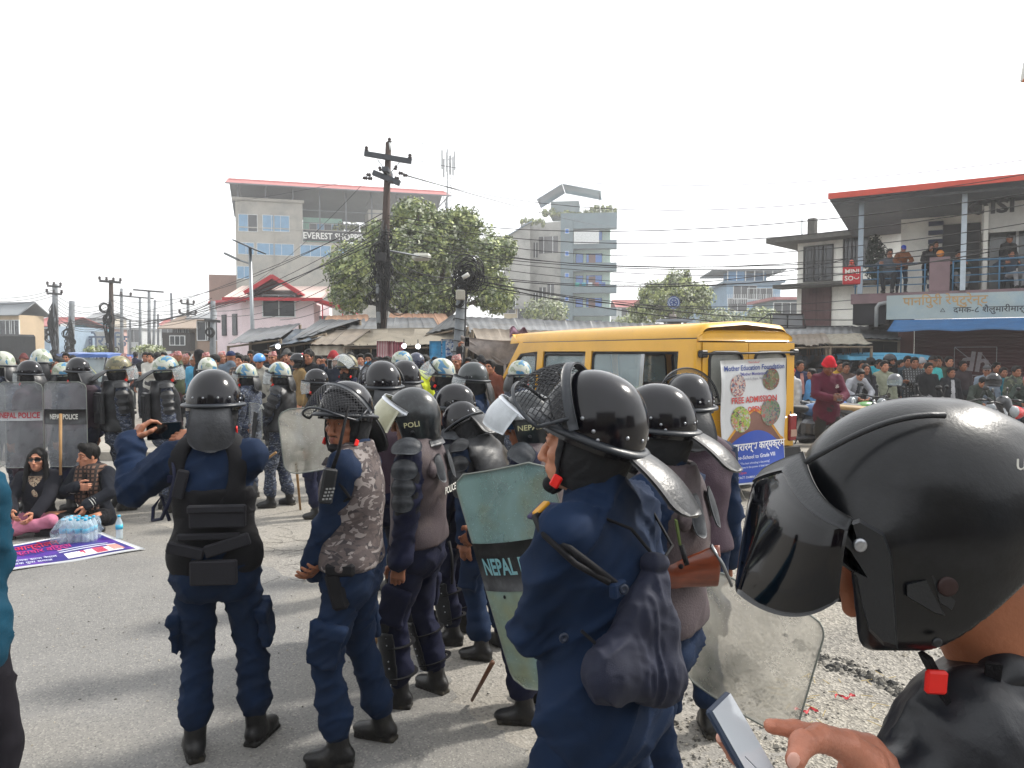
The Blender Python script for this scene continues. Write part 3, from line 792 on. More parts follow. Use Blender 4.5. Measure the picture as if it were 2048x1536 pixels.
CAMOH=patch_mat('blue_white_helmet_camouflage',['76806A','9AA390','2C6A8E','A8ABA0'],7,.35,coat=.4,bump=.2)
CAMOO=patch_mat('olive_helmet_camouflage',['5D5B40','3F4233','7C7452','55503A'],7,.45,coat=.2,bump=.3)
CAMOU=patch_mat('blue_grey_uniform_camouflage',['2A303C','12151D','5F6673','1B2740'],14,.9,stretch=(1,1,2.2),dist=2,bump=.5)
CAMOV=patch_mat('brown_grey_vest_camouflage',['4E4442','2C2629','77706E','413838'],8,.8,stretch=(1,1,1.6),dist=2.5,bump=.5)
VESTB=mat('brown_padded_vest','40363A',.75,var=.15,scale=7,bump=.6,bscale=140,dirt='7d6f66',damt=.3)
VESTP=mat('purple_vest','33222F',.8,var=.2,scale=7,bump=.6,bscale=140,bump2=.5)
PADM=mat('grey_armour_plastic','23272D',.55,var=.3,scale=9,bump=.4,bscale=80,dirt='5b5f63',dscale=8,damt=.5)
PADB=mat('black_armour_plastic','0E1014',.45,var=.3,scale=9,bump=.4,bscale=80,dirt='43464b',dscale=8,damt=.3)
CLEAR=glass_mat('clear_visor',(.55,.6,.62),.24,.08,.06,scale=8)
CLOUDY=mat('cloudy_white_visor','A8A68C',.3,var=.12,scale=8,dirt='6d6a58',damt=.3,dscale=12,coat=.3)
CLOUDW=mat('milky_visor','B4B9BE',.28,var=.1,scale=8,dirt='7d8488',damt=.4,dscale=12,coat=.3)
WHITEP=mat('white_letter_paint','C9C9C2',.6,var=.1,scale=60)
CREAMP=mat('cream_letter_paint','B8B48C',.6,var=.1,scale=60)
SH={}
def shared(key,fn):
 if key not in SH:SH[key]=fn()
 return SH[key]
def dome_pt(a,e,g=0.,fr=1.):
 """a: azimuth from front, e: elevation 0 at rim .. 90 top"""
 ce=math.cos(e)**.9
 return np.array([math.sin(a)*ce*(.122+g),math.cos(a)*ce*(.146+g),.038+math.sin(e)**.95*(.158+g)])
def dome_mesh(mats,key):
 def fn():
  mb=MB();n,m=40,14;V=[];Fc=[]
  for j in range(m+1):
   e=(j/m)*math.pi/2
   for i in range(n):V.append(dome_pt(2*math.pi*i/n,max(e,0),0))
  for i in range(n):V.append(dome_pt(2*math.pi*i/n,0)+np.array([0,0,-.03]))
  for j in range(m):
   for i in range(n):
    i2=(i+1)%n;Fc.append((j*n+i2,j*n+i,(j+1)*n+i,(j+1)*n+i2))
  o=(m+1)*n
  for i in range(n):Fc.append((i,(i+1)%n,o+(i+1)%n,o+i))
  mb.add(V,Fc,True);return mb.mesh('helmet',mats)
 return shared('dome'+key,fn)
def rim_mesh(m,key,flare=.022):
 def fn():
  mb=MB();n=48;prof=[(0,.006),(.3,.008),(.8,.004),(1.05,-.002),(1.0,-.010),(.5,-.006),(0,-.008)]
  V=[];Fc=[];q=len(prof)
  for i in range(n):
   a=2*math.pi*i/n;b=dome_pt(a,0);rad=nrm([b[0],b[1],0]);fl=flare*(1+.55*max(0,math.cos(a))**2)
   for(u,z)in prof:V.append(b+rad*(u*fl-.001)+np.array([0,0,z-.004-.006*max(0,math.cos(a))*u]))
  for i in range(n):
   for j in range(q):Fc.append((i*q+j,((i+1)%n)*q+j,((i+1)%n)*q+(j+1)%q,i*q+(j+1)%q))
  mb.add(V,Fc,True);return mb.mesh('rim',m)
 return shared('rim'+key,fn)
def rivet_mesh():
 def fn():
  mb=MB()
  mb.lathe([(.0055,0),(.0052,.0015),(.0035,.0035),(.0005,.0042)],8);return mb.mesh('rivet',STEEL)
 return shared('rivet',fn)
def knob_mesh():
 def fn():
  mb=MB();mb.lathe([(.019,-.004),(.019,.004),(.014,.007),(.013,.004),(.008,.004),(.0075,.009),(.001,.009)],20)
  mb.box((.0,.018,.002),(.016,.024,.006));return mb.mesh('visor_pivot',WIRE)
 return shared('knob',fn)
def vis_pt(u,t,wide=78):
 """closed visor surface in head space: u 0..1 across, t 0 top .. 1 bottom"""
 th=R(-wide+2*wide*u);s=1-.10*t*t
 return np.array([math.sin(th)*.150*s,math.cos(th)*(.178+.018*math.sin(t*2.4))*s,.045-.165*t])
def vis_edge(u):return 1.0-.42*abs(2*u-1)**3.0
def rot_about(M,alpha,c=(0,0,.045)):
 return m4(np.eye(3),c)@m4(rotx(alpha))@m4(np.eye(3),-np.array(c))
def mesh_visor(parent,f,alpha,fine=True,M0=None):
 def fr():
  mb=MB();n=30
  mb.grid(lambda u,v:vis_pt(u,-.06+.15*v,88)*np.array([1+.0*v,1,1]),n,1,.004)
  top=[vis_pt(i/n,vis_edge(i/n)*1.0)for i in range(n+1)]
  mb.tube(top,.0058,6);mb.tube([vis_pt(0,.04),vis_pt(0,vis_edge(0))],.0055,6);mb.tube([vis_pt(1,.04),vis_pt(1,vis_edge(1))],.0055,6)
  return mb.mesh('visor_frame',RIM)
 def wi():
  mb=MB();N=26;seg=10
  for fam in(1,-1):
   for i in range(-10,N+10):
    pts=[]
    for j in range(seg+1):
     t=.08+.92*j/seg;u=i/N+fam*(t-.5)*.30
     if 0<=u<=1 and t<=vis_edge(u):pts.append(vis_pt(u,t))
     else:
      if len(pts)>1:break
      pts=[]
    if len(pts)>1:mb.tube(pts,.00135,4,caps=False,smooth=False)
  return mb.mesh('visor_mesh',WIRE)
 M=(f.hm()if M0 is None else M0)@rot_about(None,alpha)
 a=put('visor',shared('mvf',fr),parent,M)
 b=put('visor_mesh',shared('mvw',wi),a);return a
def clear_visor(parent,f,alpha,m=None,frame_m=None,M0=None,key='c',wide=80,long=1.):
 m=m or CLEAR
 def sh():
  mb=MB();mb.grid(lambda u,v:vis_pt(u,v*long*(.62+.38*vis_edge(u)),wide),26,10,.003);return mb.mesh('visor',m)
 def fr():
  mb=MB();mb.grid(lambda u,v:vis_pt(u,-.03+.1*v,88)*1.01,26,1,.004)
  n=26;mb.tube([vis_pt(i/n,long*(.62+.38*vis_edge(i/n)),wide)for i in range(n+1)],.003,5)
  return mb.mesh('visor_frame',frame_m or RIM)
 M=(f.hm()if M0 is None else M0)@rot_about(None,alpha)
 a=put('visor',shared('cv'+key,sh),parent,M);put('visor_frame',shared('cvf'+key+(frame_m.name if frame_m else ''),fr),a)
 return a
def neck_flap(parent,f,ang,m=None,M0=None,w=.19,ln=.21):
 m=m or FLAP
 def fn():
  mb=MB()
  def P(u,v):
   x=(2*u-1);ww=w/2*(.80+.25*math.sin(min(1,v*1.4)*1.57))*math.sqrt(max(.02,1-max(0,(v-.62)/.38)**2.4))
   return np.array([x*ww,-.5*(x*ww)**2*-6-.02*math.sin(v*3),-v*ln])
  mb.grid(P,12,12,.011);return mb.mesh('neck_flap',m)
 M=(f.hm()if M0 is None else M0)@m4(rotx(-ang),(0,-.142,.036))
 return put('neck_flap',shared('flap%s%.2f%.2f'%(m.name,w,ln),fn),parent,M)
def liner(parent,f,M0=None):
 def fn():
  S=SDF();S.k=.02
  S.ell((0,-.012,-.0),(.104,.122,.105));S.cone((0,-.015,-.03),(0,-.02,-.085),.098,.092,sq=((1,0,0),1.05))
  S.ell((0,.115,-.035),(.072,.1,.12),op='s',k=.012);S.box((0,.14,-.03),(.15,.09,.2),op='s',k=.01)
  S.ell((0,.0,-.1),(.07,.075,.09),op='s',k=.01)
  S.clip((0,0,.035),(0,0,1));S.clip((0,-.02,-.108),(0,.22,-1))
  V,Q,mi=S.net(.006,[(.004,(30,30,50),1.5)]);return raw_mesh('helmet_lining',V,Q,LINER)
 return put('helmet_lining',shared('liner',fn),parent,f.hm()if M0 is None else M0)
def chin_strap(parent,f,M0=None,side=-1,buckle=True):
 def fn():
  mb=MB()
  for sx in(-1,1):
   mb.tube([(sx*.1,.02,.03),(sx*.097,.035,-.03),(sx*.085,.045,-.075),(sx*.05,.07,-.118),(0,.082,-.128)],.009,4,flat=.3)
  S=SDF();S.k=.01;S.ell((0,.085,-.105),(.036,.03,.026));S.ell((0,.06,-.085),(.03,.03,.03),op='s')
  V,Q,mi=S.net(.006);mb.add(V,Q.tolist(),True);return mb.mesh('chin_strap',BLACKW)
 def bk():
  mb=MB()
  for sx in(-1,1):mb.bbox((0,0,0),(.010,.026,.034),.004,M=m4(rotx(.5),(sx*.094,.047,-.082)))
  return mb.mesh('buckle',REDB)
 a=put('chin_strap',shared('strap',fn),parent,f.hm()if M0 is None else M0)
 if buckle:put('buckle',shared('buckle',bk),a)
 return a
def helmet_a(root,f,m=None,visor='none',alpha=0.,flap=.3,flapm=None,tilt=0.,near=False,rim_m=None,strap=True,lin=True,key=None):
 m=m or GLOSS;M0=f.hm(m4(rotx(tilt+.06),(0,-.006*(tilt>.1),.008)))
 h=put('helmet',dome_mesh(m,m.name),root,M0)
 put('rim',rim_mesh(rim_m or RIM,(rim_m or RIM).name),h)
 for sx in(-1,1):
  for(a,e)in(((R(88),.24),(R(103),.12),(R(110),.02),(R(140),.18),(R(165),.18))if near else((R(95),.15),(R(150),.18))):
   b=dome_pt(sx*a,e);nn=nrm(b-np.array([0,0,.04]));nn=nrm([nn[0],nn[1],nn[2]*.6])
   put('rivet',rivet_mesh(),h,m4(frame(nn)@rotx(-math.pi/2),b-nn*.0005))
  if visor!='none' or near:
   b=dome_pt(sx*R(78),.1,.008);nn=nrm([b[0],b[1]*.3,0])
   put('visor_pivot',knob_mesh(),h,m4(frame(nn)@rotx(-math.pi/2),b))
 if lin:liner(root,f,M0=f.hm(m4(rotx(tilt*.5))))
 if strap:chin_strap(root,f)
 if flap is not None:neck_flap(root,f,flap,flapm,M0=M0)
 if visor=='mesh':mesh_visor(root,f,alpha,M0=M0)
 elif visor=='clear':clear_visor(root,f,alpha,M0=M0)
 return h
def helmet_b(root,f,text,side,alpha,vm,key,tilt=0.,lx=.0,brace='C2C6CC'):
 """deep shell covering ears and nape, cloudy visor on a metal bracket, lettering on its side"""
 M0=f.hm(m4(rotx(tilt)))
 def fn():
  S=SDF();S.k=.03
  S.ell((0,-.008,.035),(.128,.152,.155));S.cone((0,-.012,.0),(0,-.016,-.07),.124,.118,sq=((0,1,0),.88))
  S.ell((0,-.0,.03),(.108,.130,.135),op='s',k=.004);S.cone((0,-.01,0),(0,-.01,-.16),.104,.1,op='s',k=.004,sq=((0,1,0),.9))
  S.box((0,.175,-.1),(.2,.12,.135),rotx(-.15),rd=.05,op='s',k=.01)
  S.clip((0,0,-.115),(0,.12,-1));V,Q,mi=S.net(.005);return raw_mesh('helmet',V,Q,GLOSSD)
 h=put('helmet',shared('hb',fn),root,M0)
 def edge():
  mb=MB();n=30;pts=[]
  for i in range(n+1):
   a=R(62)+(2*math.pi-2*R(62))*i/n
   pts.append((math.sin(a)*.119,-.014+math.cos(a)*.136,-.117+.12*(-.014+math.cos(a)*.136)))
  mb.tube(pts,.006,6);return mb.mesh('edge_band',RIM)
 put('edge_band',shared('hbe',edge),h)
 def wl(x,y):
  a=R(-92)-x/.138;z=y+lx;s=math.sqrt(max(.1,1-max(0,(z-.03)/.158)**2))
  return np.array([math.sin(a)*.1345*s,-.010+math.cos(a)*.1535*s,z])
 if text:
  V,Fc=text_mesh(text,.04,.014,1.0)
  W=np.array([wl(a,b)for a,b in V[:,:2]]);put('lettering',raw_mesh('lettering',W,Fc,CREAMP,False),h)
 for sx in(-1,1):
  mb=MB();mb.bbox((0,0,0),(.05,.028,.006),.003);mb.lathe([(.012,.003),(.012,.008),(.006,.01),(.0005,.01)],10)
  mb.build('hinge',mat('white_bracket',brace,.35,.4,var=.1),h,m4(frame(nrm([sx,.25,0]))@rotx(-math.pi/2),(sx*.127,.035,.055)))
 mb=MB();mb.lathe([(.012,0),(.012,.004),(.006,.006),(.0005,.006)],10)
 mb.build('snap_button',WIRE,h,m4(frame((-1,0,0))@rotx(-math.pi/2),(-.123,-.012,-.055)))
 M=M0@rot_about(None,alpha)
 def sh():
  mb=MB();mb.grid(lambda u,v:vis_pt(u,-.05+v*(1.05*(.66+.34*vis_edge(u))),76)*np.array([1.03,1.03,1.0]),26,12,.004);return mb.mesh('visor',vm)
 def br():
  mb=MB();mb.grid(lambda u,v:vis_pt(u,-.1+.12*v,90)*1.045,26,1,.004);return mb.mesh('visor_bracket',mat('white_bracket',brace,.35,.4,var=.1))
 v=put('visor',shared('hbv'+key,sh),root,M);put('visor_bracket',shared('hbb'+key,br),v)
 def ng():
  mb=MB();mb.grid(lambda u,v:np.array([math.sin(R(180-55+110*u))*(.118+.01*v),-.014+math.cos(R(180-55+110*u))*(.134+.014*v),-.122-.035*v+.01]),12,3,.006)
  return mb.mesh('nape_guard',FLAPG)
 put('nape_guard',shared('ng',ng),h)
 return h
def vest(root,f,m,g=.032,lo=-.0,hi=.45,h=.012,name='vest',neckcut=True,arm=.095,folds=None,seed=0):
 k=f.k;S=SDF();torso_sdf(S,f,g,'none',lower=0);S.k=.02
 for sd,sx in(('R',1),('L',-1)):
  S.cone(f.T((sx*.255,.0,.36)),f.T((sx*.27,0,.52)),arm*k,arm*k*.9,op='s',k=.01)
  S.cone(f.T((sx*.245,.0,.36)),f.T((sx*.26,0,.2)),arm*k*.9,arm*k*.3,op='s',k=.01)
 S.cone(f.nb,f.nb+f.Rt@np.array([0,.02,.12]),.085*k,op='s',k=.008)
 S.clip(f.T((0,0,lo)),-f.Rt[:,2]);S.clip(f.T((0,0,hi+.12)),f.Rt[:,2])
 return sdf_obj(name,S,h,m,root,folds=folds or[(.005,(10,10,14),1.5)],seed=seed)
def plate(root,c,n,up,size,m,name='armour_plate',th=.016,ridge=True):
 """domed hard plate centred at c, facing n"""
 n=nrm(n);u=nrm(np.asarray(up)-n*(n@np.asarray(up)));r=np.cross(u,n);w,hh=size[0]/2,size[1]/2
 def fn():
  mb=MB()
  def P(a,b):
   x,y=2*a-1,2*b-1;cx=x*math.sqrt(1-y*y*.42);cy=y*math.sqrt(1-x*x*.42)
   d=(cx*cx*.8+cy*cy*.35);z=.030*(1-d)*(w/.06)
   if ridge and abs(cy)<.18+.12*cx and d<.7:z+=.004
   return np.array([cx*w,cy*hh,z])
  mb.grid(P,12,12,.006);return mb.mesh(name,m)
 return put(name,shared('pl%s%.3f%.3f%d'%(m.name,w,hh,ridge),fn),root,m4(np.stack([r,u,n],1),c))
def arm_pads(root,f,sd,m,n=2,yoke=True,out=None):
 A=f.arm[sd];sx=1 if sd=='R' else-1;d=nrm(A['E']-A['S']);k=f.k
 lat=f.Rt@np.array([sx,0,0])if out is None else np.asarray(out);lat=nrm(lat-d*(lat@d))
 if yoke:plate(root,A['S']+(lat*.045+nrm(f.Rt[:,2])*.055)*k,lat+f.Rt[:,2]*.9,-d,(.17*k,.12*k),m)
 plate(root,A['S']+(d*.06+lat*.066)*k,lat+f.Rt[:,2]*.15,-d,(.15*k,.11*k),m)
 for i in range(n):plate(root,A['S']+(d*(.15+i*.08)+lat*.064)*k,lat,-d,((.135-i*.012)*k,.1*k),m)
 S=SDF();S.cone(A['S']+d*.02,A['S']+d*(.13+.08*n)*k,.074*k,.066*k,k=.02)
 sdf_obj('arm_pad',S,.013,BLACKW,root)
def shin_guard(root,f,sd,m,rivets=True,h=.01):
 L=f.leg[sd];k=f.k;d=nrm(L['A']-L['K']);fw=L['toe']-d*(L['toe']@d);fw=nrm(fw)
 S=SDF();S.k=.01;S.cone(L['K']+d*.05,L['A']-d*.05,.102*k,.09*k)
 S.cone(L['K']-fw*.02,L['A']-fw*.02,.09*k,.078*k,op='s',k=.004)
 S.clip((L['K']+L['A'])/2-fw*.02,-fw);S.clip(L['A']-d*.07,d);S.clip(L['K']+d*.04,-d)
 o=sdf_obj('shin_guard',S,h,m,root)
 S=SDF();S.k=.01;S.ell(L['K']+fw*.03*k+d*.01,np.array([.09,.085,.1])*k);S.ell(L['K']-fw*.03*k,np.array([.075,.075,.13])*k,op='s',k=.004)
 S.clip(L['K'],-fw)
 sdf_obj('knee_pad',S,h,m,root)
 mb=MB();x=np.cross(d,fw)
 for t in(.13,.3):
  c=L['K']+d*t*k;mb.tube([c+(math.cos(a)*x+math.sin(a)*fw)*.098*k for a in np.linspace(-3.3,.2,12)],.014,4,flat=.25)
 for sx in(-1,1):
  for t in(.07,.11,.2,.24,.33):mb.m(1).ball(L['K']+d*t*k+x*sx*.095*k+fw*.02,.0045,6)
 mb.build('guard_straps',[BLACKW,STEEL],root)
def pockets(S,f,sd,m=0,z=.62):
 L=f.leg[sd];sx=1 if sd=='R' else-1;d=nrm(L['K']-L['H']);c=L['H']+d*.34*f.k+np.array([sx,0,0])*.085*f.k
 S.mat=m;S.box(c,np.array([.02,.075,.095])*f.k,frame(np.cross(d,(sx,0,0)),-d),rd=.01,k=.01)
 S.box(c-d*.075*f.k,np.array([.026,.08,.028])*f.k,frame(np.cross(d,(sx,0,0)),-d),rd=.006,k=.003)
def officer(loc,yaw,h,label,pose=None,uni=None,tro=None,helmet='A',hm=None,visor='none',alpha=0.,flap=.3,flapm=None,tilt=0.,vestm=None,vestkw=None,
   pads=None,padm=None,shin=False,res=1.,det=1,near=False,skin=0,mask=False,sleeves=True,group='riot police standing in the road',hide_low=False,lat=None,
   text=None,folds=None,lin=True,fa=1.0,hem=-.1,blouse=True):
 f=Fig(h=h,**(pose or{}));uni=uni or NAVY;tro=tro or uni
 root=empty('person',loc,yaw,label,'person',group)
 hb=.02*res;hh=.010*res if det<2 else .0045
 S=SDF();torso_sdf(S,f,-.012,'full',lower=0);V=[]
 if not hide_low:legs_sdf(S,f,-.014)
 V.append(S.net(hb*1.5))
 S=SDF();head_sdf(S,f,det,0,ears=True);V.append(S.net(hh))
 for sd in 'RL':
  S=SDF();hand_sdf(S,f.arm[sd],f.k,sd,res<=.9);V.append(S.net(.008 if res>.9 else .0045))
 Vv,Q,mi=join(*V);put('body',raw_mesh('body',Vv,Q,[SKIN[skin],LIP,BROW],True,mi),root)
 if det>=2:eyes(f,root)
 fo=folds or[(.012,(4,4,15),3.5),(.010,(6,6,13),3.5),(.005,(10,10,34),2.5)]
 S=SDF();torso_sdf(S,f,.018,'full',lower=hem,sleeve=.004,fa=fa)
 for sd in 'RL':
  A=f.arm[sd];u=nrm(A['W']-A['E']);S.cone(A['W']-u*.05,A['W']-u*.004,.042*f.k,.043*f.k,k=.004)
 sdf_obj('shirt',S,hb,uni,root,folds=fo,seed=len(label))
 S=SDF();S.k=.01;u_=f.Rt@np.array([0,.006,.036])*f.k;S.cone(f.nb,f.nb+u_,.078*f.k,.07*f.k);sdf_obj('collar',S,.012,uni,root)
 if not hide_low:
  S=SDF();legs_sdf(S,f,.008,blouse=blouse,wide=1.04)
  if res<1.2:
   for sd in 'RL':pockets(S,f,sd)
  S.clip(f.T((0,0,.1)),f.Rt@np.array([0,0,1.]));sdf_obj('trousers',S,hb,tro,root,folds=[(.011,(4,4,13),3.5),(.010,(6,6,12),3.5),(.005,(10,10,30),2.5)],seed=9+len(label))
  for sd in 'RL':
   S=SDF();boot_sdf(S,f,sd,True);o=sdf_obj('boot',S,.010 if res<.9 else .014,[LEATHER,SOLE],root)
   if near:
    L=f.leg[sd];mb=MB();y=L['toe'];up=nrm(L['K']-L['A'])
    for t in range(6):
     c=L['A']+up*(.01+t*.022)+y*(.052-.002*t)
     x=np.cross(y,up);mb.tube([c-x*.018,c+y*.004+up*.008,c+x*.018],.0025,4)
    mb.build('laces',BLACKW,root)
   if shin:shin_guard(root,f,sd,padm or PADB)
 if vestm is not None:vest(root,f,vestm,**dict(dict(h=hb*.75),**(vestkw or{})))
 if pads:
  for sd in pads:arm_pads(root,f,sd,padm or PADM,out=None if lat is None else lat)
 if mask:
  k=f.k;S=SDF();S.k=.012;S.ell(f.hc+f.Rh@(np.array([0,.05,-.06])*k),np.array([.066,.07,.055])*k,f.Rh);S.cone(f.hc+f.Rh@np.array([0,0,-.06]),f.nb,.075*k,.078*k)
  sdf_obj('face_mask',S,.009,LINER,root)
 if helmet=='A':helmet_a(root,f,hm,visor,alpha,flap,flapm,tilt,near,lin=lin)
 return root,f
# ------------------------------------------------------------------ setting: ground and road
def ground_mat(name,base,light,dark,fine=90.,coarse=1.2,patch=None,bump=.6,rough=.92,speck=.5,pscale=.35,cracks=False):
 m=bpy.data.materials.new(name);m.use_nodes=True;N=m.node_tree.nodes;L=m.node_tree.links;b=N['Principled BSDF']
 b.inputs['Roughness'].default_value=rough;b.inputs['Specular IOR Level'].default_value=.3
 tc=N.new('ShaderNodeTexCoord')
 def noise(s,d=5,dist=0):
  t=N.new('ShaderNodeTexNoise');t.inputs['Scale'].default_value=s;t.inputs['Detail'].default_value=d;t.inputs['Distortion'].default_value=dist
  L.new(tc.outputs['Object'],t.inputs[0]);return t
 def rng(src,a,c,lo=0.,hi=1.):
  r=N.new('ShaderNodeMapRange');r.inputs[1].default_value=a;r.inputs[2].default_value=c;r.inputs[3].default_value=lo;r.inputs[4].default_value=hi
  L.new(src,r.inputs[0]);return r.outputs[0]
 def mix(fac,a,c):
  x=N.new('ShaderNodeMix');x.data_type='RGBA';L.new(fac,x.inputs[0])
  for i,v in((6,a),(7,c)):
   if isinstance(v,tuple):x.inputs[i].default_value=(*v,1)
   else:L.new(v,x.inputs[i])
  return x.outputs[2]
 B,Lt,D=srgb(base),srgb(light),srgb(dark)
 c=mix(rng(noise(coarse,6).outputs[0],.38,.65),B,tuple(x*1.22 for x in B))
 if patch:c=mix(rng(noise(pscale,7,.6).outputs[0],.47,.6),c,srgb(patch))
 v=N.new('ShaderNodeTexVoronoi');v.inputs['Scale'].default_value=fine;L.new(tc.outputs['Object'],v.inputs[0])
 sv=N.new('ShaderNodeSeparateColor');L.new(v.outputs['Color'],sv.inputs[0])
 c=mix(rng(sv.outputs[0],1-speck*.5,1-speck*.5+.02,0,.55),c,Lt)
 c=mix(rng(sv.outputs[1],1-speck*.55,1-speck*.55+.02,0,.5),c,D)
 n2=noise(fine*.35,4);c=mix(rng(n2.outputs[0],.6,.72,0,.4),c,D)
 if cracks:
  vc=N.new('ShaderNodeTexVoronoi');vc.feature='DISTANCE_TO_EDGE';vc.inputs['Scale'].default_value=.9
  nn=noise(2.5,5);ad=N.new('ShaderNodeMixRGB');ad.blend_type='ADD';ad.inputs[0].default_value=.5
  L.new(tc.outputs['Object'],ad.inputs[1]);L.new(nn.outputs['Color'],ad.inputs[2]);L.new(ad.outputs[0],vc.inputs[0])
  f1=rng(vc.outputs['Distance'],0,.012,.55,0);c=mix(f1,c,D)
 L.new(c,b.inputs['Base Color'])
 bp=N.new('ShaderNodeBump');bp.inputs['Strength'].default_value=bump;bp.inputs['Distance'].default_value=.012
 hm=N.new('ShaderNodeMath');hm.operation='ADD';L.new(v.outputs['Distance'],hm.inputs[0]);L.new(n2.outputs[0],hm.inputs[1]);L.new(hm.outputs[0],bp.inputs['Height'])
 L.new(bp.outputs[0],b.inputs['Normal']);return m
GND=ground_mat('dusty_ground','7B7873','97938B','5A5854',70,.8,patch='8A857C',bump=.35,speck=.35)
ASP=ground_mat('asphalt','6C6B69','918E88','505050',120,.9,patch='797670',bump=.25,speck=.3)
GRV=ground_mat('rough_gravel','827E77','A39E94','4C4A46',75,1.5,patch='8F8A80',bump=.8,speck=.8,pscale=.9)
KERB=mat('dusty_concrete','8B867D',.9,var=.2,scale=2,bump=.6,bscale=30,dirt='5f5b54',damt=.5)
mb=MB()
mb.add([(-420,-40,0),(420,-40,0),(420,620,0),(-420,620,0)],[(0,1,2,3)])
tag(mb.build('ground',GND),kind='structure')
pts=[gnd(-500,1010),gnd(60,1016),gnd(330,1052),gnd(450,1075),gnd(520,1128),gnd(640,1178),gnd(735,1265),gnd(860,1330),gnd(940,1420),gnd(1060,1500),gnd(1130,1640),(1.2,0,0),(1.5,-6,0),(-14,-6,0),(-14,5,0)]
def wob(pts,n=9,amp=.05,seed=1,upto=10):
 rr=random.Random(seed);out=[]
 for i in range(len(pts)):
  a=np.array(pts[i][:2],float);b=np.array(pts[(i+1)%len(pts)][:2],float);out.append(a)
  if i<upto:
   for j in range(1,n):
    out.append(a+(b-a)*j/n+np.array([rr.uniform(-amp,amp),rr.uniform(-amp,amp)]))
 return[tuple(p)for p in out]
mb=MB();poly=wob(pts);mb.add([(x,y,.004)for x,y in poly[::-1]],[tuple(range(len(poly)))])
tag(mb.build('road',ASP),kind='structure')
nx,ny=330,360;X=np.linspace(.15,6.2,nx);Y=np.linspace(2.2,9.6,ny);XX,YY=np.meshgrid(X,Y,indexing='ij');Pn=np.stack([XX.ravel(),YY.ravel(),0*XX.ravel()],1)
edge=np.clip(np.minimum.reduce([(XX-.15)/.5,(6.2-XX)/.5,(YY-2.2)/.4,(9.6-YY)/1.2]),0,1).ravel()
rd=np.clip((XX-(1.35-.22*YY)+.4*(vnoise(Pn*1.5,3).reshape(nx,ny)-.5))/.35,0,1).ravel()
hz=(fbm(Pn*9,5,3)*.022+vnoise(Pn*34,8)*.009+vnoise(Pn*1.1,9)*.03-.022)*edge*rd-.006*(1-edge*rd)
Vg=np.stack([XX.ravel(),YY.ravel(),hz],1);idx=np.arange(nx*ny).reshape(nx,ny)
Qg=np.stack([idx[:-1,:-1],idx[1:,:-1],idx[1:,1:],idx[:-1,1:]],-1).reshape(-1,4)
tag(put('gravel_verge',raw_mesh('gravel_verge',Vg,Qg,GRV)),kind='structure')
def stones(name,n,fn,mats,kind='stuff',seed=2):
 rr=random.Random(seed);mb=MB()
 for i in range(n):
  x,y,r,z=fn(rr);q=[]
  V=[(1,0,0),(0,1,0),(-1,0,0),(0,-1,0),(0,0,.7),(0,0,-.5)]
  a=rr.uniform(0,3.1);M=m4(rotz(a)*np.array([r*rr.uniform(.7,1.5),r*rr.uniform(.7,1.2),r])[None,:],(x,y,z))
  V=[tuple(c+rr.uniform(-.25,.25)for c in v)for v in V]
  mb.m(rr.randrange(len(mats))).add(V,[(0,1,4),(1,2,4),(2,3,4),(3,0,4),(1,0,5),(2,1,5),(3,2,5),(0,3,5)],False,M)
 return tag(mb.build(name,mats),kind=kind)
SM=[mat('stone_light','A29B8E',.9,var=.2),mat('stone_grey','77736B',.9,var=.2),mat('stone_dark','45433F',.9,var=.2)]
def sfn(rr):
 y=2.6+6.5*rr.random()**1.3;x=(1.35-.2*y)+rr.random()**1.1*(.65*y);return x,y,rr.uniform(.004,.011)*(1 if rr.random()<.93 else 2),.006
stones('gravel',6500,sfn,SM)
seam=[gnd(1600,1290),gnd(1660,1335),gnd(1730,1352),gnd(1790,1385),gnd(1850,1420),gnd(1960,1440)]
def sf2(rr):
 t=rr.random()*(len(seam)-1);i=int(t);p=seam[i]+(seam[min(i+1,len(seam)-1)]-seam[i])*(t-i)
 return p[0]+rr.gauss(0,.035),p[1]+rr.gauss(0,.06),rr.uniform(.008,.024),.004+rr.random()*.012
stones('rubble',620,sf2,[SM[1],SM[2],mat('broken_tar','2B2B2A',.85,var=.3)],seed=5)
def sf3(rr):x=rr.uniform(-6,1.6);y=rr.uniform(4.3,9.5)if rr.random()<.75 else rr.uniform(2.8,5);return x,y,rr.uniform(.002,.008),.006
stones('grit',1300,sf3,SM,seed=8)
mb=MB();rr=random.Random(4)
for i in range(34):
 p=gnd(1620+rr.uniform(-60,180),1400+rr.uniform(-50,70));a=rr.uniform(0,3.1);l=rr.uniform(.03,.1)
 mb.tube([p+np.array([0,0,.018]),p+np.array([math.cos(a)*l,math.sin(a)*l,.022])],.0016,4)
tag(mb.build('dry_straw',mat('dry_straw','A8935F',.9)),kind='stuff')
for i,(px_,py_,lb)in enumerate(((1690,1405,'curled strip of torn red wrapper among the straw'),(1612,1433,'flat scrap of red wrapper nearest the phone screen'))):
 mb=MB();p=gnd(px_,py_);mb.grid(lambda u,v:(-.05+.11*u,.02*math.sin(u*9+i)+.016*v,.022+.014*math.sin(u*7+v*2)**2),10,2,.001)
 tag(mb.build('wrapper',mat('red_wrapper','A8242C',.4),loc=p),lb,'litter','red litter scraps on the gravel')
mb=MB();mb.box((-1.5,15.9,.065),(22,6.4,.13));mb.box((-1.5,12.66,.07),(22,.18,.15));tag(mb.build('pavement',KERB),kind='structure')
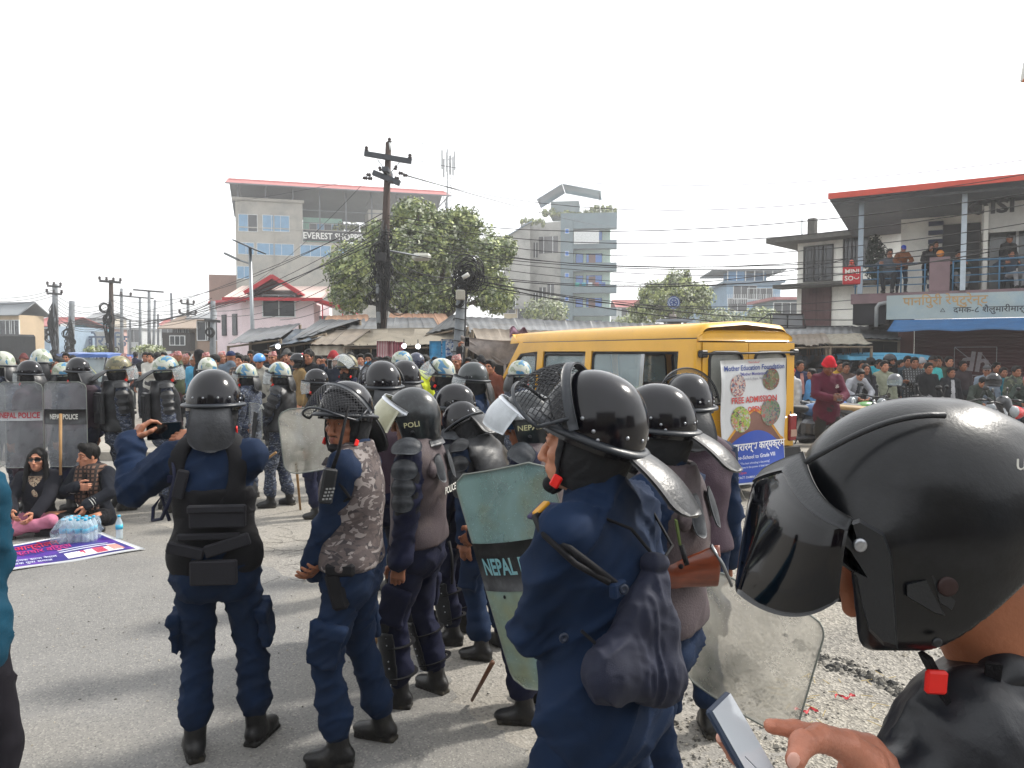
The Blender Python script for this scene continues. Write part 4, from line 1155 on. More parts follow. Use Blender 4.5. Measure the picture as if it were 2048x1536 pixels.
# ------------------------------------------------------------------ far street, buildings
def plane_hit(px_,py_,O,rz):
 """pixel ray meets the vertical plane through O running along angle rz -> (s along, z)"""
 p=pix(px_,py_,1.0)-np.array([0,0,CAM_H]);e=np.array([math.cos(rz),math.sin(rz)]);n=np.array([-e[1],e[0]])
 t=(n@np.asarray(O,float)[:2])/(n@p[:2]);q=p[:2]*t-np.asarray(O,float)[:2]
 return q@e,CAM_H+p[2]*t
def wmat(n,c,**k):return mat(n,c,.88,var=.12,scale=.8,bump=.3,bscale=12,**k)
PANE=mat('window_glass_blue','5E88A8',.12,var=.15,scale=1.5,spec=.8);PANED=mat('window_glass_dark','20262C',.12,var=.2,scale=2,spec=.7)
FRW=mat('white_window_frame','C9CDCE',.5);FRD=mat('dark_window_frame','2B2B2C',.6);TIN=mat('tin_roof_grey','7E8184',.5,.35,var=.2,scale=1.5,dirt='6a5a4c',dscale=1.2,damt=.4)
def window(root,x,z,w,h,y=0.,panes=2,fm=None,pm=None,bars=False,name='window'):
 fm=fm or FRW;pm=pm or PANE;t=.05;mb=MB()
 for(cx,cz,sx,sz)in((x,z-h/2,w+t,t),(x,z+h/2,w+t,t),(x-w/2,z,t,h-t),(x+w/2,z,t,h-t)):mb.box((cx,y-.03,cz),(sx,.09,sz))
 for i in range(1,panes):mb.box((x-w/2+w*i/panes,y-.03,z),(t*.8,.07,h-t))
 if bars:
  for i in range(1,int(w/.14)):mb.box((x-w/2+.14*i,y-.06,z),(.015,.015,h))
 o=mb.build(name,fm,root)
 for i in range(panes):
  p=MB();p.box((x-w/2+w*(i+.5)/panes,y-.02,z),(w/panes-t*.8,.02,h-t));p.build('pane',pm[i%len(pm)]if isinstance(pm,list)else pm,o)
 return o
def part(root,name,m,*boxes,**kw):
 mb=MB()
 for c,s in boxes:mb.box(c,s)
 return mb.build(name,m,root,**kw)
def bx(x0,x1,y0,y1,z0,z1):return((x0+x1)/2,(y0+y1)/2,(z0+z1)/2),(abs(x1-x0),abs(y1-y0),abs(z1-z0))
def corr(root,A,B,C,D,m,name='roof_sheet',n=1,pitch=.12,amp=.015,th=.01,steps=None,sag=0.,rag=0.,seed=0):
 """corrugated sheet(s) over quad A B (eave left, right) C D (ridge right, left), n separate sheets side by side"""
 A,B,C,D=[np.asarray(q,float)for q in(A,B,C,D)];rr=random.Random(seed)
 for i in range(n):
  a0,a1=i/n,(i+1)/n+.01;W=np.linalg.norm(B-A)/n;k=max(4,int(W/pitch*4))if pitch else 6;k=min(k,60)
  off=rr.uniform(-rag,rag);lift=rr.uniform(0,.02)
  def P(u,v):
   u_=a0+(a1-a0)*u;p=(A*(1-u_)+B*u_)*(1-v)+(D*(1-u_)+C*u_)*v
   p=p+(A-D)*(off*(1-v)/max(.1,np.linalg.norm(A-D)))
   w=math.sin(u*W/pitch*2*math.pi)*amp if pitch else 0
   return p+np.array([0,0,w+lift-sag*math.sin(math.pi*v)+(sag*.5*math.sin(u_*19+v*3)if sag else 0)])
  mb=MB();mb.grid(P,k,5 if sag else 1,th);mb.build(name,m if not isinstance(m,list)else m[rr.randrange(len(m))],root)
EV=pix(475,703,85);EV[2]=0;erz=R(16)
root=empty('shopping_centre',EV,erz,'grey concrete block with EVEREST SHOPPING CENTER sign and long red roof','building')
CON=wmat('raw_concrete','9F9C94',dirt='6f7274',dscale=.5,damt=.6)
def ev(px_,py_):return plane_hit(px_,py_,EV,erz)
xr=ev(905,600)[0];x1=ev(606,500)[0];x2=ev(737,450)[0];x3=ev(768,450)[0];zt=ev(475,400)[1];zs=ev(606,462)[1]
part(root,'wall',CON,bx(0,xr,0,14,0,zs-1.2),bx(0,x1,0,14,zs-1.2,zt),bx(x2,x3,0,5,zs-1.2,zt-.3))
part(root,'parapet',CON,bx(-.3,x1+.2,-.3,.4,zt+.003,zt+.3))
part(root,'terrace_room',wmat('mint_wall','9DC7B8'),bx(x1+.1,x1+4.6,3,9,zs-1.2,zs+2.1))
window(root,x1+2.5,zs+.6,3.4,1.6,2.97,4,FRW,[PANED,PANE])
part(root,'sign_board',mat('sign_black','1E2226',.5),bx(x1+.05,x2+.4,-.22,-.05,zs-1.1,zs+.1))
sx0=x1+.3;text_obj('EVEREST SHOPPING CENTER',1.02,mat('sign_white','D8D8D4',.5),root,M=m4(np.eye(3),((x1+x2)/2+1.9,-.24,zs-.55)),bold=.02,sx=.86)
for(a,b,w,h,kp)in((496,446,2.0,1.9,[PANE,PANED]),(552,447,2.9,1.8,PANE),(551,499,4.0,1.3,PANE),(492,497,1.7,1.3,PANE),(631,502,3.4,1.3,PANE),(486,545,1.5,1.4,PANE),(700,508,2.6,1.3,PANE)):
 x,z=ev(a,b);window(root,max(x,w/2+.1),z,w,h,0,3 if w>2.6 else 2,FRW,kp)
part(root,'drain_pipe',CON,bx(4.05,4.17,-.12,-.003,0,zt-1));
for q in(1.9,4.9,7.0):part(root,'floor_line',CON,bx(0,xr,-.06,-.002,ev(480,455+q*0)[1]-3.9*(q-1.9)/1.5,ev(480,455)[1]-3.9*(q-1.9)/1.5+.12))
RT=mat('red_tin','96443F',.5,.2,var=.15,scale=.7);RU=mat('tin_underside','6D7276',.6,.2,var=.1)
xa,xb=-.9,ev(897,400)[0];zr=zt+1.55;
mb=MB();mb.grid(lambda u,v:(xa+(xb-xa)*u,-2+5.0*v,zr-.1+1.55*v+.015*math.sin(u*300)),120,1,.05);mb.build('front_roof',RT,root)
mb=MB();mb.grid(lambda u,v:(xa+(xb-xa)*u,3.1+8*v,zr+1.45-3.0*v),40,1,.05);mb.build('rear_roof',RU,root)
mb=MB()
for i in range(9):
 x=0.3+(xb-.6)*i/8;mb.box((x,-.1,(zt+zr)/2+(.0 if x<x1 else-1.5)),(.14,.14,(zr-zt)+(0 if x<x1 else 3.2)));mb.tube([(x,-1.9,zr-.1),(x,8,zr-.2)],.07,4);mb.tube([(x,-.1,zt+.4),(x,2.8,zr+1.35)],.05,4)
mb.tube([(xa,-1.95,zr-.12),(xb,-1.95,zr-.12)],.09,4)
mb.tube([(x1,0,zs+2.4),(xb,0,zs+2.4)],.06,4);mb.tube([(x1,0,zs+1.0),(xb,0,zs+1.0)],.04,4)
mb.build('roof_frame',mat('grey_steel','5F6468',.5,.4),root)
part(root,'side_block',wmat('rear_brick','8a6c60'),bx(-3.2,-.05,3,8,0,ev(462,545)[1]))
def lattice(name,p,h,w,label,n=18,w2=.5,col='8A8F92',panels=True):
 root=empty(name,p,R(20),label,'mast');mb=MB()
 C4=[(-1,-1),(1,-1),(0,1.1)]
 for(a,b)in C4:mb.tube([(a*w,b*w,0),(a*w*w2,b*w*w2,h)],.04,4)
 for i in range(n):
  z0,z1=h*i/n,h*(i+1)/n;s0,s1=w*(1-(1-w2)*i/n),w*(1-(1-w2)*(i+1)/n)
  for j in range(3):
   a,b=C4[j],C4[(j+1)%3];mb.tube([(a[0]*s0,a[1]*s0,z0),(b[0]*s1,b[1]*s1,z1)],.022,4);mb.tube([(a[0]*s1,a[1]*s1,z1),(b[0]*s1,b[1]*s1,z1)],.022,4)
 mb.build('lattice',mat('galvanised_'+col,col,.5,.5),root)
 if panels:
  for i in range(6):
   a=i*1.05;q=MB();q.bbox((math.cos(a)*.75,math.sin(a)*.75,h-1.3-.4*(i%3)),(.22,.12,2.2),.03);q.tube([(0,0,h-1.2),(math.cos(a)*.7,math.sin(a)*.7,h-1.2)],.03,4)
   q.build('antenna_panel',mat('antenna_grey','A5A8AA',.5),root)
 return root
q=pix(898,703,88);lattice('phone_mast',(q[0],q[1],0),1.84+(703-303)*88/1500,.28,'short grey phone mast with panel antennas behind the big tree',30,.9)
q=pix(848,703,170);lattice('radio_mast',(q[0],q[1],0),1.84+(703-100)*170/1500,.42,'very tall faint lattice mast rising above the shopping centre',44,.8,'B9BEC2',False)
BT=pix(1121,703,100);BT[2]=0;brz=R(-8)
root=empty('apartment_block',BT,brz,'tall slim blue apartment block with stacked balconies and rooftop plants','building')
TEAL=wmat('teal_paint','66777E');STAIN=wmat('stained_plaster','9C9C98',dirt='4e504e',dscale=.35,damt=.6);MINT=wmat('pale_mint_paint','A6BDB4')
def bt(a,b):return plane_hit(a,b,BT,brz)
W=bt(1233,600)[0];zt=bt(1121,427)[1]
part(root,'wall',MINT,bx(0,W-.9,1.6,14,0,zt-.5))
part(root,'stair_tower',TEAL,bx(-.02,bt(1146,500)[0],-.1,3,0,zt));
levels=[bt(1190,y)[1]for y in(455,495,540,584,630,676)]
x0=bt(1146,500)[0]+.02
for i,z in enumerate(levels):
 part(root,'balcony',TEAL,bx(x0,W,-.02,.12,z-.1,z+(1.9 if i==0 else .95)),bx(x0,W,.12,1.6,z-.1,z+.06),bx(W-.12,W,.125,1.6,z+.065,z+.95))
 if i:
  window(root,x0+.75,z+1.75,1.0,1.2,1.59,1,FRD,mat('bright_blue_glass','2F6FC0',.15));window(root,W-3.0,z+1.75,2.1,1.2,1.59,2,FRD,mat('bright_blue_glass','2F6FC0',.15))
  part(root,'door',mat('brown_door','6E4E48',.7),bx(x0+2.0,x0+2.9,1.5,1.59,z+.07,z+2.2))
  window(root,x0-.8,z+2.2,.5,.6,-.11,1,FRW,mat('bright_blue_glass','2F6FC0',.15))
part(root,'hanging_sheet',mat('white_cloth_sheet','C8CCCC',.8),bx(x0+.1,x0+3.4,-.3,-.28,bt(1190,488)[1],bt(1190,460)[1]-.1))
for i,c in enumerate(('3FB8B0','3FA8C0','B9C4CC','8a5058','4060a0')):part(root,'laundry',mat('laundry_'+c,c,.8),bx(x0+.3+i*.85,x0+.85+i*.85,-.12,-.06,levels[3]+.75,levels[3]+1.25))
lw=plane_hit(1040,600,BT,R(180-20))[0]
r2=empty('side_wing',(0,0,0),R(180-20)-brz);r2.parent=root;
mb=MB();mb.box(*bx(.05,abs(lw),-9,-.2,0,zt-1.0));mb.build('wing_wall',STAIN,r2)
for(fx,fz,w,h)in((.2,.80,1.4,2.2),(.42,.80,1.4,2.2),(.62,.77,.6,2.0),(.25,.5,.9,1.6),(.45,.48,.9,1.6),(.62,.45,.6,1.4),(.25,.26,1.2,1.6),(.5,.26,1.0,1.6)):
 mb=MB();mb.box((abs(lw)*fx,.02-.2,zt*fz),(w,.1,h));mb.m(1).box((abs(lw)*fx,.06-.2,zt*fz),(.08,.06,h));mb.build('window',[PANED,FRW],r2)
part(root,'rooftop_hut',wmat('hut_wall','7f8b8f'),bx(-1.6,2.2,3,6,zt+.003,zt+2.2))
mb=MB();mb.grid(lambda u,v:(-3.4+3.4*v,1.5+6*u,zt+2.2+2.0*v),1,1,.08);mb.grid(lambda u,v:(5.2-5.1*v,1.5+6*u,zt+3.1+1.1*v),1,1,.08);mb.build('hut_roof',mat('blue_grey_tin','66798A',.5,.2),root)
mb=MB()
for x in(-3,5):mb.tube([(x,2,zt),(x,2,zt+3)],.05,4)
mb.build('roof_posts',FRD,root)
q=pix(1008,703,98);root=empty('annex',(q[0],q[1],0),0,'grey annex with sloping tin roof left of the blue tower','building')
h1,h2=1.84+(703-480)*98/1500,1.84+(703-447)*98/1500;w=3.4
mb=MB();mb.prism([(0,0),(w,0),(w,h2),(0,h1)],0,8,M=m4(rotx(R(90)),(0,8,0)));mb.build('wall',STAIN,root)
mb=MB();mb.grid(lambda u,v:(-1+(w+1.2)*u,-.5+9*v,h1-.5+(h2-h1+.6)*u),1,1,.1);mb.build('roof',mat('blue_grey_tin','66798A',.5,.2),root)
def house(px0,px1,ytop,d,rz,wall,label,wins=(),roof=None,depth=8.,name='house',floors=(),roofm=None,sides=True,over=.4,wm=None,fm=None,base=0.):
 O=pix(px0,703,d);O[2]=base;root=empty(name,O,R(rz),label,'building',None)
 w=plane_hit(px1,650,O,R(rz))[0];h=plane_hit((px0+px1)/2,ytop,O,R(rz))[1]
 part(root,'wall',wall,bx(0,w,0,depth,0,h))
 rm=roofm or TIN
 if roof=='flat':part(root,'roof',rm,bx(-over,w+over,-over,depth+over,h+.003,h+.22))
 elif roof=='gable':
  g=w*.12+.8;mb=MB();mb.grid(lambda u,v:(-over+(w+2*over)*u,-over+(depth/2+over)*v,h-.05+g*v),20,1,.08);mb.grid(lambda u,v:(-over+(w+2*over)*u,depth+over-(depth/2+over)*v,h-.05+g*v),20,1,.08)
  mb.build('roof',rm,root)
 elif roof=='shed':
  mb=MB();mb.grid(lambda u,v:(-over+(w+2*over)*u,-over*2+(depth)*v,h+.05+.16*depth*v),20,1,.08);mb.build('roof',rm,root)
 for z in floors:part(root,'floor_slab',rm,bx(-.1,w+.1,-.5,-.003,z,z+.18))
 for q in wins:
  a,b,ww,hh=q[:4];x,z=plane_hit(a,b,O,R(rz));window(root,x,z,ww,hh,0,q[4]if len(q)>4 else 2,fm or FRW,wm or PANED,bars=len(q)>5)
 return root,O,w,h
PINK=wmat('pale_pink_wall','D8C8CC');RED=mat('red_painted_tin','A3262E',.55,var=.15,scale=1)
root,O,w,h=house(485,628,601,38,6,PINK,'pale pink house with bright red roof edges behind the stalls',((558,612,1.6,1.1),),None,7,wm=PANED,fm=FRW)
window(root,plane_hit(558,612,O,R(6))[0]*0+.0+5.6*0+1.0*0+2.55,1.0,.9,1.2,0,1)
mb=MB();mb.grid(lambda u,v:(-.8+(w+1.3)*u,-.7+4.2*v,h+.0+1.0*v),30,1,.06);mb.build('roof',mat('pale_roof_tin','B7A49C',.6,.1),root)
mb=MB();mb.box(((w)/2-.1,-.75,h+.02),(w+1.3,.06,.16));mb.build('roof_edge',RED,root)
xg=plane_hit(552,580,O,R(6))[0]
mb=MB()
for sg in(-1,1):mb.grid(lambda u,v:(xg+sg*1.35*v,-.9+3*u,h+1.15-.85*v),1,1,.07);mb.box((xg+sg*.66,-.93,h+.72),(1.6,.07,.2),roty(sg*.56))
mb.build('porch_gable',RED,root)
r2=empty('side_wing',(0,0,0),R(128));r2.parent=root
mb=MB();mb.box(*bx(.05,3.2,-5,-.05,0,h-.1));mb.build('wing_wall',PINK,r2)
mb=MB();mb.box((1.6,.1,h+.0),(3.9,.35,.14),rotx(.2));mb.build('wing_roof_edge',RED,r2)
for x in(.9,2.2):mb=MB();mb.box((x,-.02,h-1.2),(.5,.08,1.1));mb.build('window',PANED,r2)
mb=MB();mb.grid(lambda u,v:(w+.1+1.9*u,-.6+3*v,h-.05-.5*u),6,1,.05);mb.box((w+1.1,-.66,h-.22),(2.0,.06,.14),roty(.26));mb.build('lean_to_roof',RED,root)
mb=MB();mb.box(*bx(w+.05,w+2.0,1.4,1.5,0,h-.7));mb.build('lean_to_wall',mat('grey_sheet','8d9498',.5,.2),root)
mb=MB();mb.tube([(w+.5,-.5,0),(w+.5,-.5,h-.2)],.04,4);mb.tube([(w+1.5,-.5,0),(w+1.5,-.5,h-.5)],.04,4);mb.build('lean_to_posts',RED,root)
WHT=wmat('weathered_white_wall','E2E1DA',dirt='6a6a60',dscale=.9,damt=.3)
house(-20,38,630,62,-12,wmat('cream_wall','AD9A80'),'cream house with curved terrace at the far left edge',((12,655,1.2,1.2),(30,655,.9,1.2)),'gable',2.5,roofm=RU)
house(42,100,652,84,-6,wmat('pale_blue_wall','8FA3B5'),'pale blue house with wide red roof left of the cable poles',((60,668,1.4,1.2),(85,668,1.4,1.2)),'gable',10,roofm=RT)
house(100,122,640,96,0,wmat('white_far_wall','B5B8BA'),'narrow white house between two cable laden poles',((111,655,1.4,1.5),(111,675,1.4,1.5)),'flat',8)
house(142,168,643,92,0,mat('printed_blue_board','4F8FA5',.6,var=.5,scale=.4),'tall building covered by a blue printed hoarding',((150,690,1.5,1.6),),'flat',6)
house(168,192,656,100,0,wmat('dusty_pink_wall','AF8F88'),'dusty pink house beside the blue hoarding',((180,672,2.2,1.8),),'flat',8)
house(176,212,636,150,0,wmat('sand_wall','A79F92'),'sand coloured block standing behind the white signboard',((194,645,3,2),),'gable',8)
house(280,330,664,150,0,wmat('far_mint_wall','93A8A6'),'long mint building at the far end of the street',((290,680,3,2.5),(315,680,3,2.5)),'flat',10)
house(232,282,658,130,5,wmat('far_grey_wall','A0A3A4'),'grey building with flat roof far down the street',((250,672,3,2.2),(268,672,2,2.2)),'flat',10)
house(322,350,650,118,0,wmat('far_white_wall','B4B6B6'),'small white far house left of the brown roofed house',((336,664,2,2),),'gable',6,roofm=RT)
root,O,w,h=house(345,432,653,58,5,wmat('brown_plaster','8F8477'),'brown roofed house with projecting upper room left of the pink house',((361,665,1.2,1.0,3,1),),None,8)
mb=MB();mb.grid(lambda u,v:(-.6+(w+1.2)*u,-1.4+5*v,h-.2+1.15*v),20,1,.08);mb.build('roof',mat('brown_tin','87786B',.7,.1,var=.15),root)
part(root,'upper_room',mat('dark_timber','33302E',.8),bx(-.3,1.7,-1.2,-.003,h-1.9,h-.5))
window(root,.8,h-1.1,1.1,.7,-1.2,3,FRW,PANED)
root,O,w,h=house(190,235,663,90,0,wmat('sign_backing','A9AAA5'),'white signboard with large blue lettering above the street',(),None,1.0,name='signboard')
text_obj('बोर्डिङ',1.9,mat('faded_blue_letter','4A5E78',.6),root,M=m4(np.eye(3),(w*.5,-.03,h-1.2)),bold=.02)
house(395,446,640,48,0,wmat('brick_house_wall','8d7a6c'),'low brick building under the cables beside the pink house',((412,662,1.1,1.2),(430,662,.9,1.2)),'shed',6)
root,O,w,h=house(1008,1078,618,70,-6,wmat('cream_wall_two','AFA88F'),'cream house with orange canopy below the blue tower',((1052,632,1.6,1.6),(1016,612,1.4,1.4)),'flat',8)
part(root,'canopy',mat('orange_tin','B25A38',.6),bx(-.3,w+.2,-1.2,-.003,h-1.9,h-1.7))
root,O,w,h=house(1452,1560,566,80,-5,wmat('far_blue_house_wall','7F98AE'),'blue house with open roof terrace left of the white house',((1490,585,2.4,1.4,3),(1520,588,2.6,1.2,4),(1475,610,2,1.4)),'flat',10,roofm=mat('blue_grey_tin','66798A',.5,.2))
part(root,'terrace_roof',RU,bx(-1.6,w+.4,-.6,8,h+1.25,h+1.4));part(root,'terrace_wall',mat('faded_blue_panel','4E7EA8',.6),bx(.2,1.8,-.1,3,h+.23,h+1.24),bx(w-3.2,w-1,2,3,h+.23,h+1.24))
mb=MB()
for i in range(7):mb.tube([(i*w/6,-.4,h+.2),(i*w/6,-.4,h+1.3)],.05,4)
for i in range(30):mb.tube([(i*w/30,-.45,h-2.2),(i*w/30,-.45,h-1.2)],.025,4)
mb.build('railing',FRW,root)
house(1395,1460,588,92,0,wmat('pale_blue_wall_two','8CA2B4'),'small pale blue house between the round tree and the blue house',((1420,600,2,1.2),(1440,610,2,1.2)),'gable',8,roofm=mat('blue_grey_tin','66798A',.5,.2))
house(1235,1300,614,120,0,wmat('far_white_wall_b','B0B4B6'),'far white building with red roof between tower and round tree',((1255,625,2,1.5),(1275,625,2,1.5)),'gable',8,roofm=RT)
house(1552,1600,600,60,0,wmat('grey_blue_shed','74848C'),'grey blue house with pink edged roof beside the white house',((1572,618,2,1.0,3),),'flat',6,roofm=mat('pink_edge_tin','9a6a6c',.6))
# ------------------------------------------------------------------ trees
LEAFS=[mat('leaf_light','9AA268',.6,var=.25,scale=2),mat('leaf_mid','6F7B4E',.65,var=.25,scale=2),mat('leaf_dark','4C5C38',.7,var=.25,scale=2),mat('leaf_grey','A3A890',.6,var=.2,scale=2)]
BARK=mat('bark','4A4138',.9,var=.3,scale=8,bump=1,bscale=30)
def tree(root,blobs,n,leaf,seed=0,trunk=None,mats=None,crown='crown',thr=.36,weights=(5,7,5,2)):
 rs=np.random.RandomState(seed);mats=mats or LEAFS;P=[]
 vol=np.array([b[1][0]*b[1][1]*b[1][2]for b in blobs]);pr=vol**.8/(vol**.8).sum()
 ch=rs.choice(len(blobs),n*2,p=pr);v=rs.normal(size=(n*2,3));v/=np.linalg.norm(v,axis=1,keepdims=True)
 r=rs.uniform(.25,1,(n*2,1))**.55*rs.uniform(.86,1.08,(n*2,1))
 c=np.array([b[0]for b in blobs])[ch];rad=np.array([b[1]for b in blobs])[ch];P=c+v*r*rad
 L=(blobs[0][1][0]);nz=vnoise(P/(L*.16)+11,seed);keep=nz>thr;P=P[keep][:n];v=v[keep][:n];m=len(P)
 nn=v+rs.normal(size=(m,3))*.55+np.array([0,0,.35]);nn/=np.linalg.norm(nn,axis=1,keepdims=True)
 t=np.cross(nn,rs.normal(size=(m,3)));t/=np.linalg.norm(t,axis=1,keepdims=True);b=np.cross(nn,t)
 s=leaf*rs.uniform(.6,1.3,(m,1));bend=nn*s*.25
 V=np.stack([P-t*s*.9,P+b*s*.45-bend*.3,P+t*s*.9-bend,P-b*s*.45-bend*.3],1).reshape(-1,3)
 Q=np.arange(m*4).reshape(m,4)
 cl=vnoise(P/(L*.12)+40,seed+3)+rs.uniform(-.18,.18,m);w=np.cumsum(weights)/sum(weights);mi=np.searchsorted(w,np.clip((cl-.2)/.6,0,.999));mi=np.minimum(mi,len(mats)-1)
 put(crown,raw_mesh(crown,V,Q,mats,True,mi),root)
 if trunk:
  mb=MB();base,top,r0=trunk;base,top=np.array(base,float),np.array(top,float);rr=random.Random(seed)
  mid=(base+top)/2+np.array([.1,0,0]);mb.tube([base,mid,top],[r0,r0*.8,r0*.6],10)
  for(bc,br)in blobs:
   bc=np.array(bc);q=top+(bc-top)*.5+np.array([rr.uniform(-.3,.3),rr.uniform(-.3,.3),.2*br[2]])
   mb.tube([top-(top-base)*rr.uniform(0,.2),q,bc,bc+np.array([rr.uniform(-.5,.5)*br[0],rr.uniform(-.3,.3),.6*br[2]])],[r0*.5,r0*.32,r0*.18,.02],6)
   for k in range(4):
    e=bc+np.array([rr.uniform(-1,1)*br[0],rr.uniform(-1,1)*br[1],rr.uniform(-.6,1)*br[2]])*.8;mb.tube([q+(bc-q)*rr.random(),(q+e)/2+(0,0,.1),e],[r0*.16,r0*.1,.012],5)
  mb.build('trunk',BARK,root)
 return root
def pr(px_,py_,d,O):return tuple(pix(px_,py_,d)-np.array(O))
O=pix(860,703,29);O[2]=0;root=empty('tree',O,0,'broad leafy tree rising behind the market stalls and main pole','tree')
k=29/1500
tree(root,[(pr(840,500,29,O),(95*k,1.9,80*k)),(pr(720,540,28.4,O),(72*k,1.7,62*k)),(pr(960,520,29.5,O),(62*k,1.7,75*k)),(pr(830,430,29,O),(50*k,1.2,36*k)),
   (pr(925,445,29,O),(42*k,1.1,36*k)),(pr(700,590,28.5,O),(42*k,1.3,40*k)),(pr(990,590,29.5,O),(48*k,1.3,42*k)),(pr(850,590,29,O),(100*k,1.6,42*k)),(pr(1010,500,29.4,O),(28*k,.9,30*k)),(pr(765,470,29,O),(40*k,1.1,32*k)),(pr(888,462,29,O),(52*k,1.3,44*k))],
 46000,.088,3,((0,0,0),(0,0,2.6),.28),thr=.38)
O=pix(1345,703,42);O[2]=0;k=42/1500;root=empty('tree',O,0,'round open crowned tree behind the market roof and wheel emblem','tree')
tree(root,[(pr(1345,600,42,O),(72*k,1.8,44*k)),(pr(1350,570,42,O),(26*k,1,34*k)),(pr(1305,590,42,O),(30*k,1,30*k)),(pr(1395,600,42,O),(36*k,1.2,38*k)),(pr(1290,625,42,O),(36*k,1.2,26*k)),(pr(1375,555,42,O),(8*k,.5,20*k))],14000,.10,5,((0,0,0),(0,0,2.4),.2),thr=.42,weights=(6,6,4,3))
for(a,b,d,w,h,n,s,lb)in((1090,625,66,50,34,3500,7,'grey green bushy tree in front of the blue tower'),(1440,640,60,50,26,2500,8,'pale willowy tree right of the round tree'),(1520,640,58,45,28,2500,9,'yellowish shrubby tree before the far blue house'),(1262,645,55,40,18,1500,10,'low hedge like tree left of the round tree'),(200,700,40,20,10,600,11,'small clipped roadside bush near the rickshaw'),(300,698,44,24,10,900,12,'round roadside bush behind the left onlookers')):
 O=pix(a,703,d);O[2]=0;k=d/1500;root=empty('tree',O,0,lb,'tree');tree(root,[(pr(a,b,d,O),(w*k,1.5,h*k)),(pr(a-w*.4,b+h*.3,d,O),(w*k*.5,1.2,h*k*.7)),(pr(a+w*.4,b+h*.25,d,O),(w*k*.5,1.2,h*k*.7))],n,.15*d/60,s,((0,0,0),(0,0,2.0),.12),thr=.3,weights=(3,5,3,6))
def rooftop(a0,a1,y,d,n,lb,h=12):
 O=pix((a0+a1)/2,y,d);root=empty('rooftop_shrubs',O,0,lb,'plants');k=d/1500;rr=random.Random(int(a0));bl=[]
 for i in range(7):
  a=a0+(a1-a0)*(i+.5)/7;bl.append((((a-(a0+a1)/2)*k,rr.uniform(0,1.5),rr.uniform(.2,1)*h*k*.6),((a1-a0)*k/12,.8,h*k*rr.uniform(.4,1))))
 tree(root,bl,n,.22,int(a0),None,crown='foliage',thr=.35)
rooftop(1085,1180,428,101,1500,'leafy pot plants along the blue tower roof edge',10);rooftop(1180,1234,428,101,1300,'taller straggly plants at the right corner of the blue roof',20);rooftop(1040,1090,445,97,700,'thin bushes on the lower roof of the blue tower',10)
rooftop(662,738,458,90,900,'potted shrubs on the shopping centre terrace',16)
O=pix(1752,520,23);root=empty('balcony_conifer',O,0,'dark bushy potted conifer at the balcony corner','plant')
tree(root,[((0,0,.1),(.34,.3,.5)),((.1,0,-.35),(.45,.3,.3)),((-.05,0,.5),(.2,.2,.3))],2600,.05,21,((0,0,-.75),(0,0,0),.04),mats=[mat('conifer_dark','1C2820',.8),mat('conifer_mid','27372A',.8)],weights=(1,1),thr=.25)
# ------------------------------------------------------------------ market stalls
TG=mat('stall_tin_grey','66686A',.55,.25,var=.2,scale=1.2,dirt='4f463d',dscale=1.5,damt=.5);TB=mat('stall_tin_beige','7C7266',.7,.1,var=.2,scale=1.2,dirt='5d5348',dscale=1.8,damt=.5)
TRP=mat('dusty_tarpaulin','7C7568',.85,var=.25,scale=2,dirt='4b463e',dscale=2,damt=.5,bump2=.6,bump=.3);TRB=mat('blue_grey_tarpaulin','4B5560',.8,var=.25,scale=2,dirt='7d7669',dscale=1.2,damt=.5,bump2=.6,bump=.3)
RUST=mat('rusty_tin','8A6B55',.7,.1,var=.25,scale=1.5,dirt='5a3a2a',dscale=1.5,damt=.5)
POST=mat('bamboo_post','6E6252',.9,var=.2);DKIN=mat('interior_shade_paint','1B1A19',.9,var=.3,scale=3);GOODS=patch_mat('hanging_goods',['1A1918','3A2E26','4B4A48','2A3340','5A3A20'],3,.8,sharp=False)  # near-black for stall back walls: interior shade put into the colour
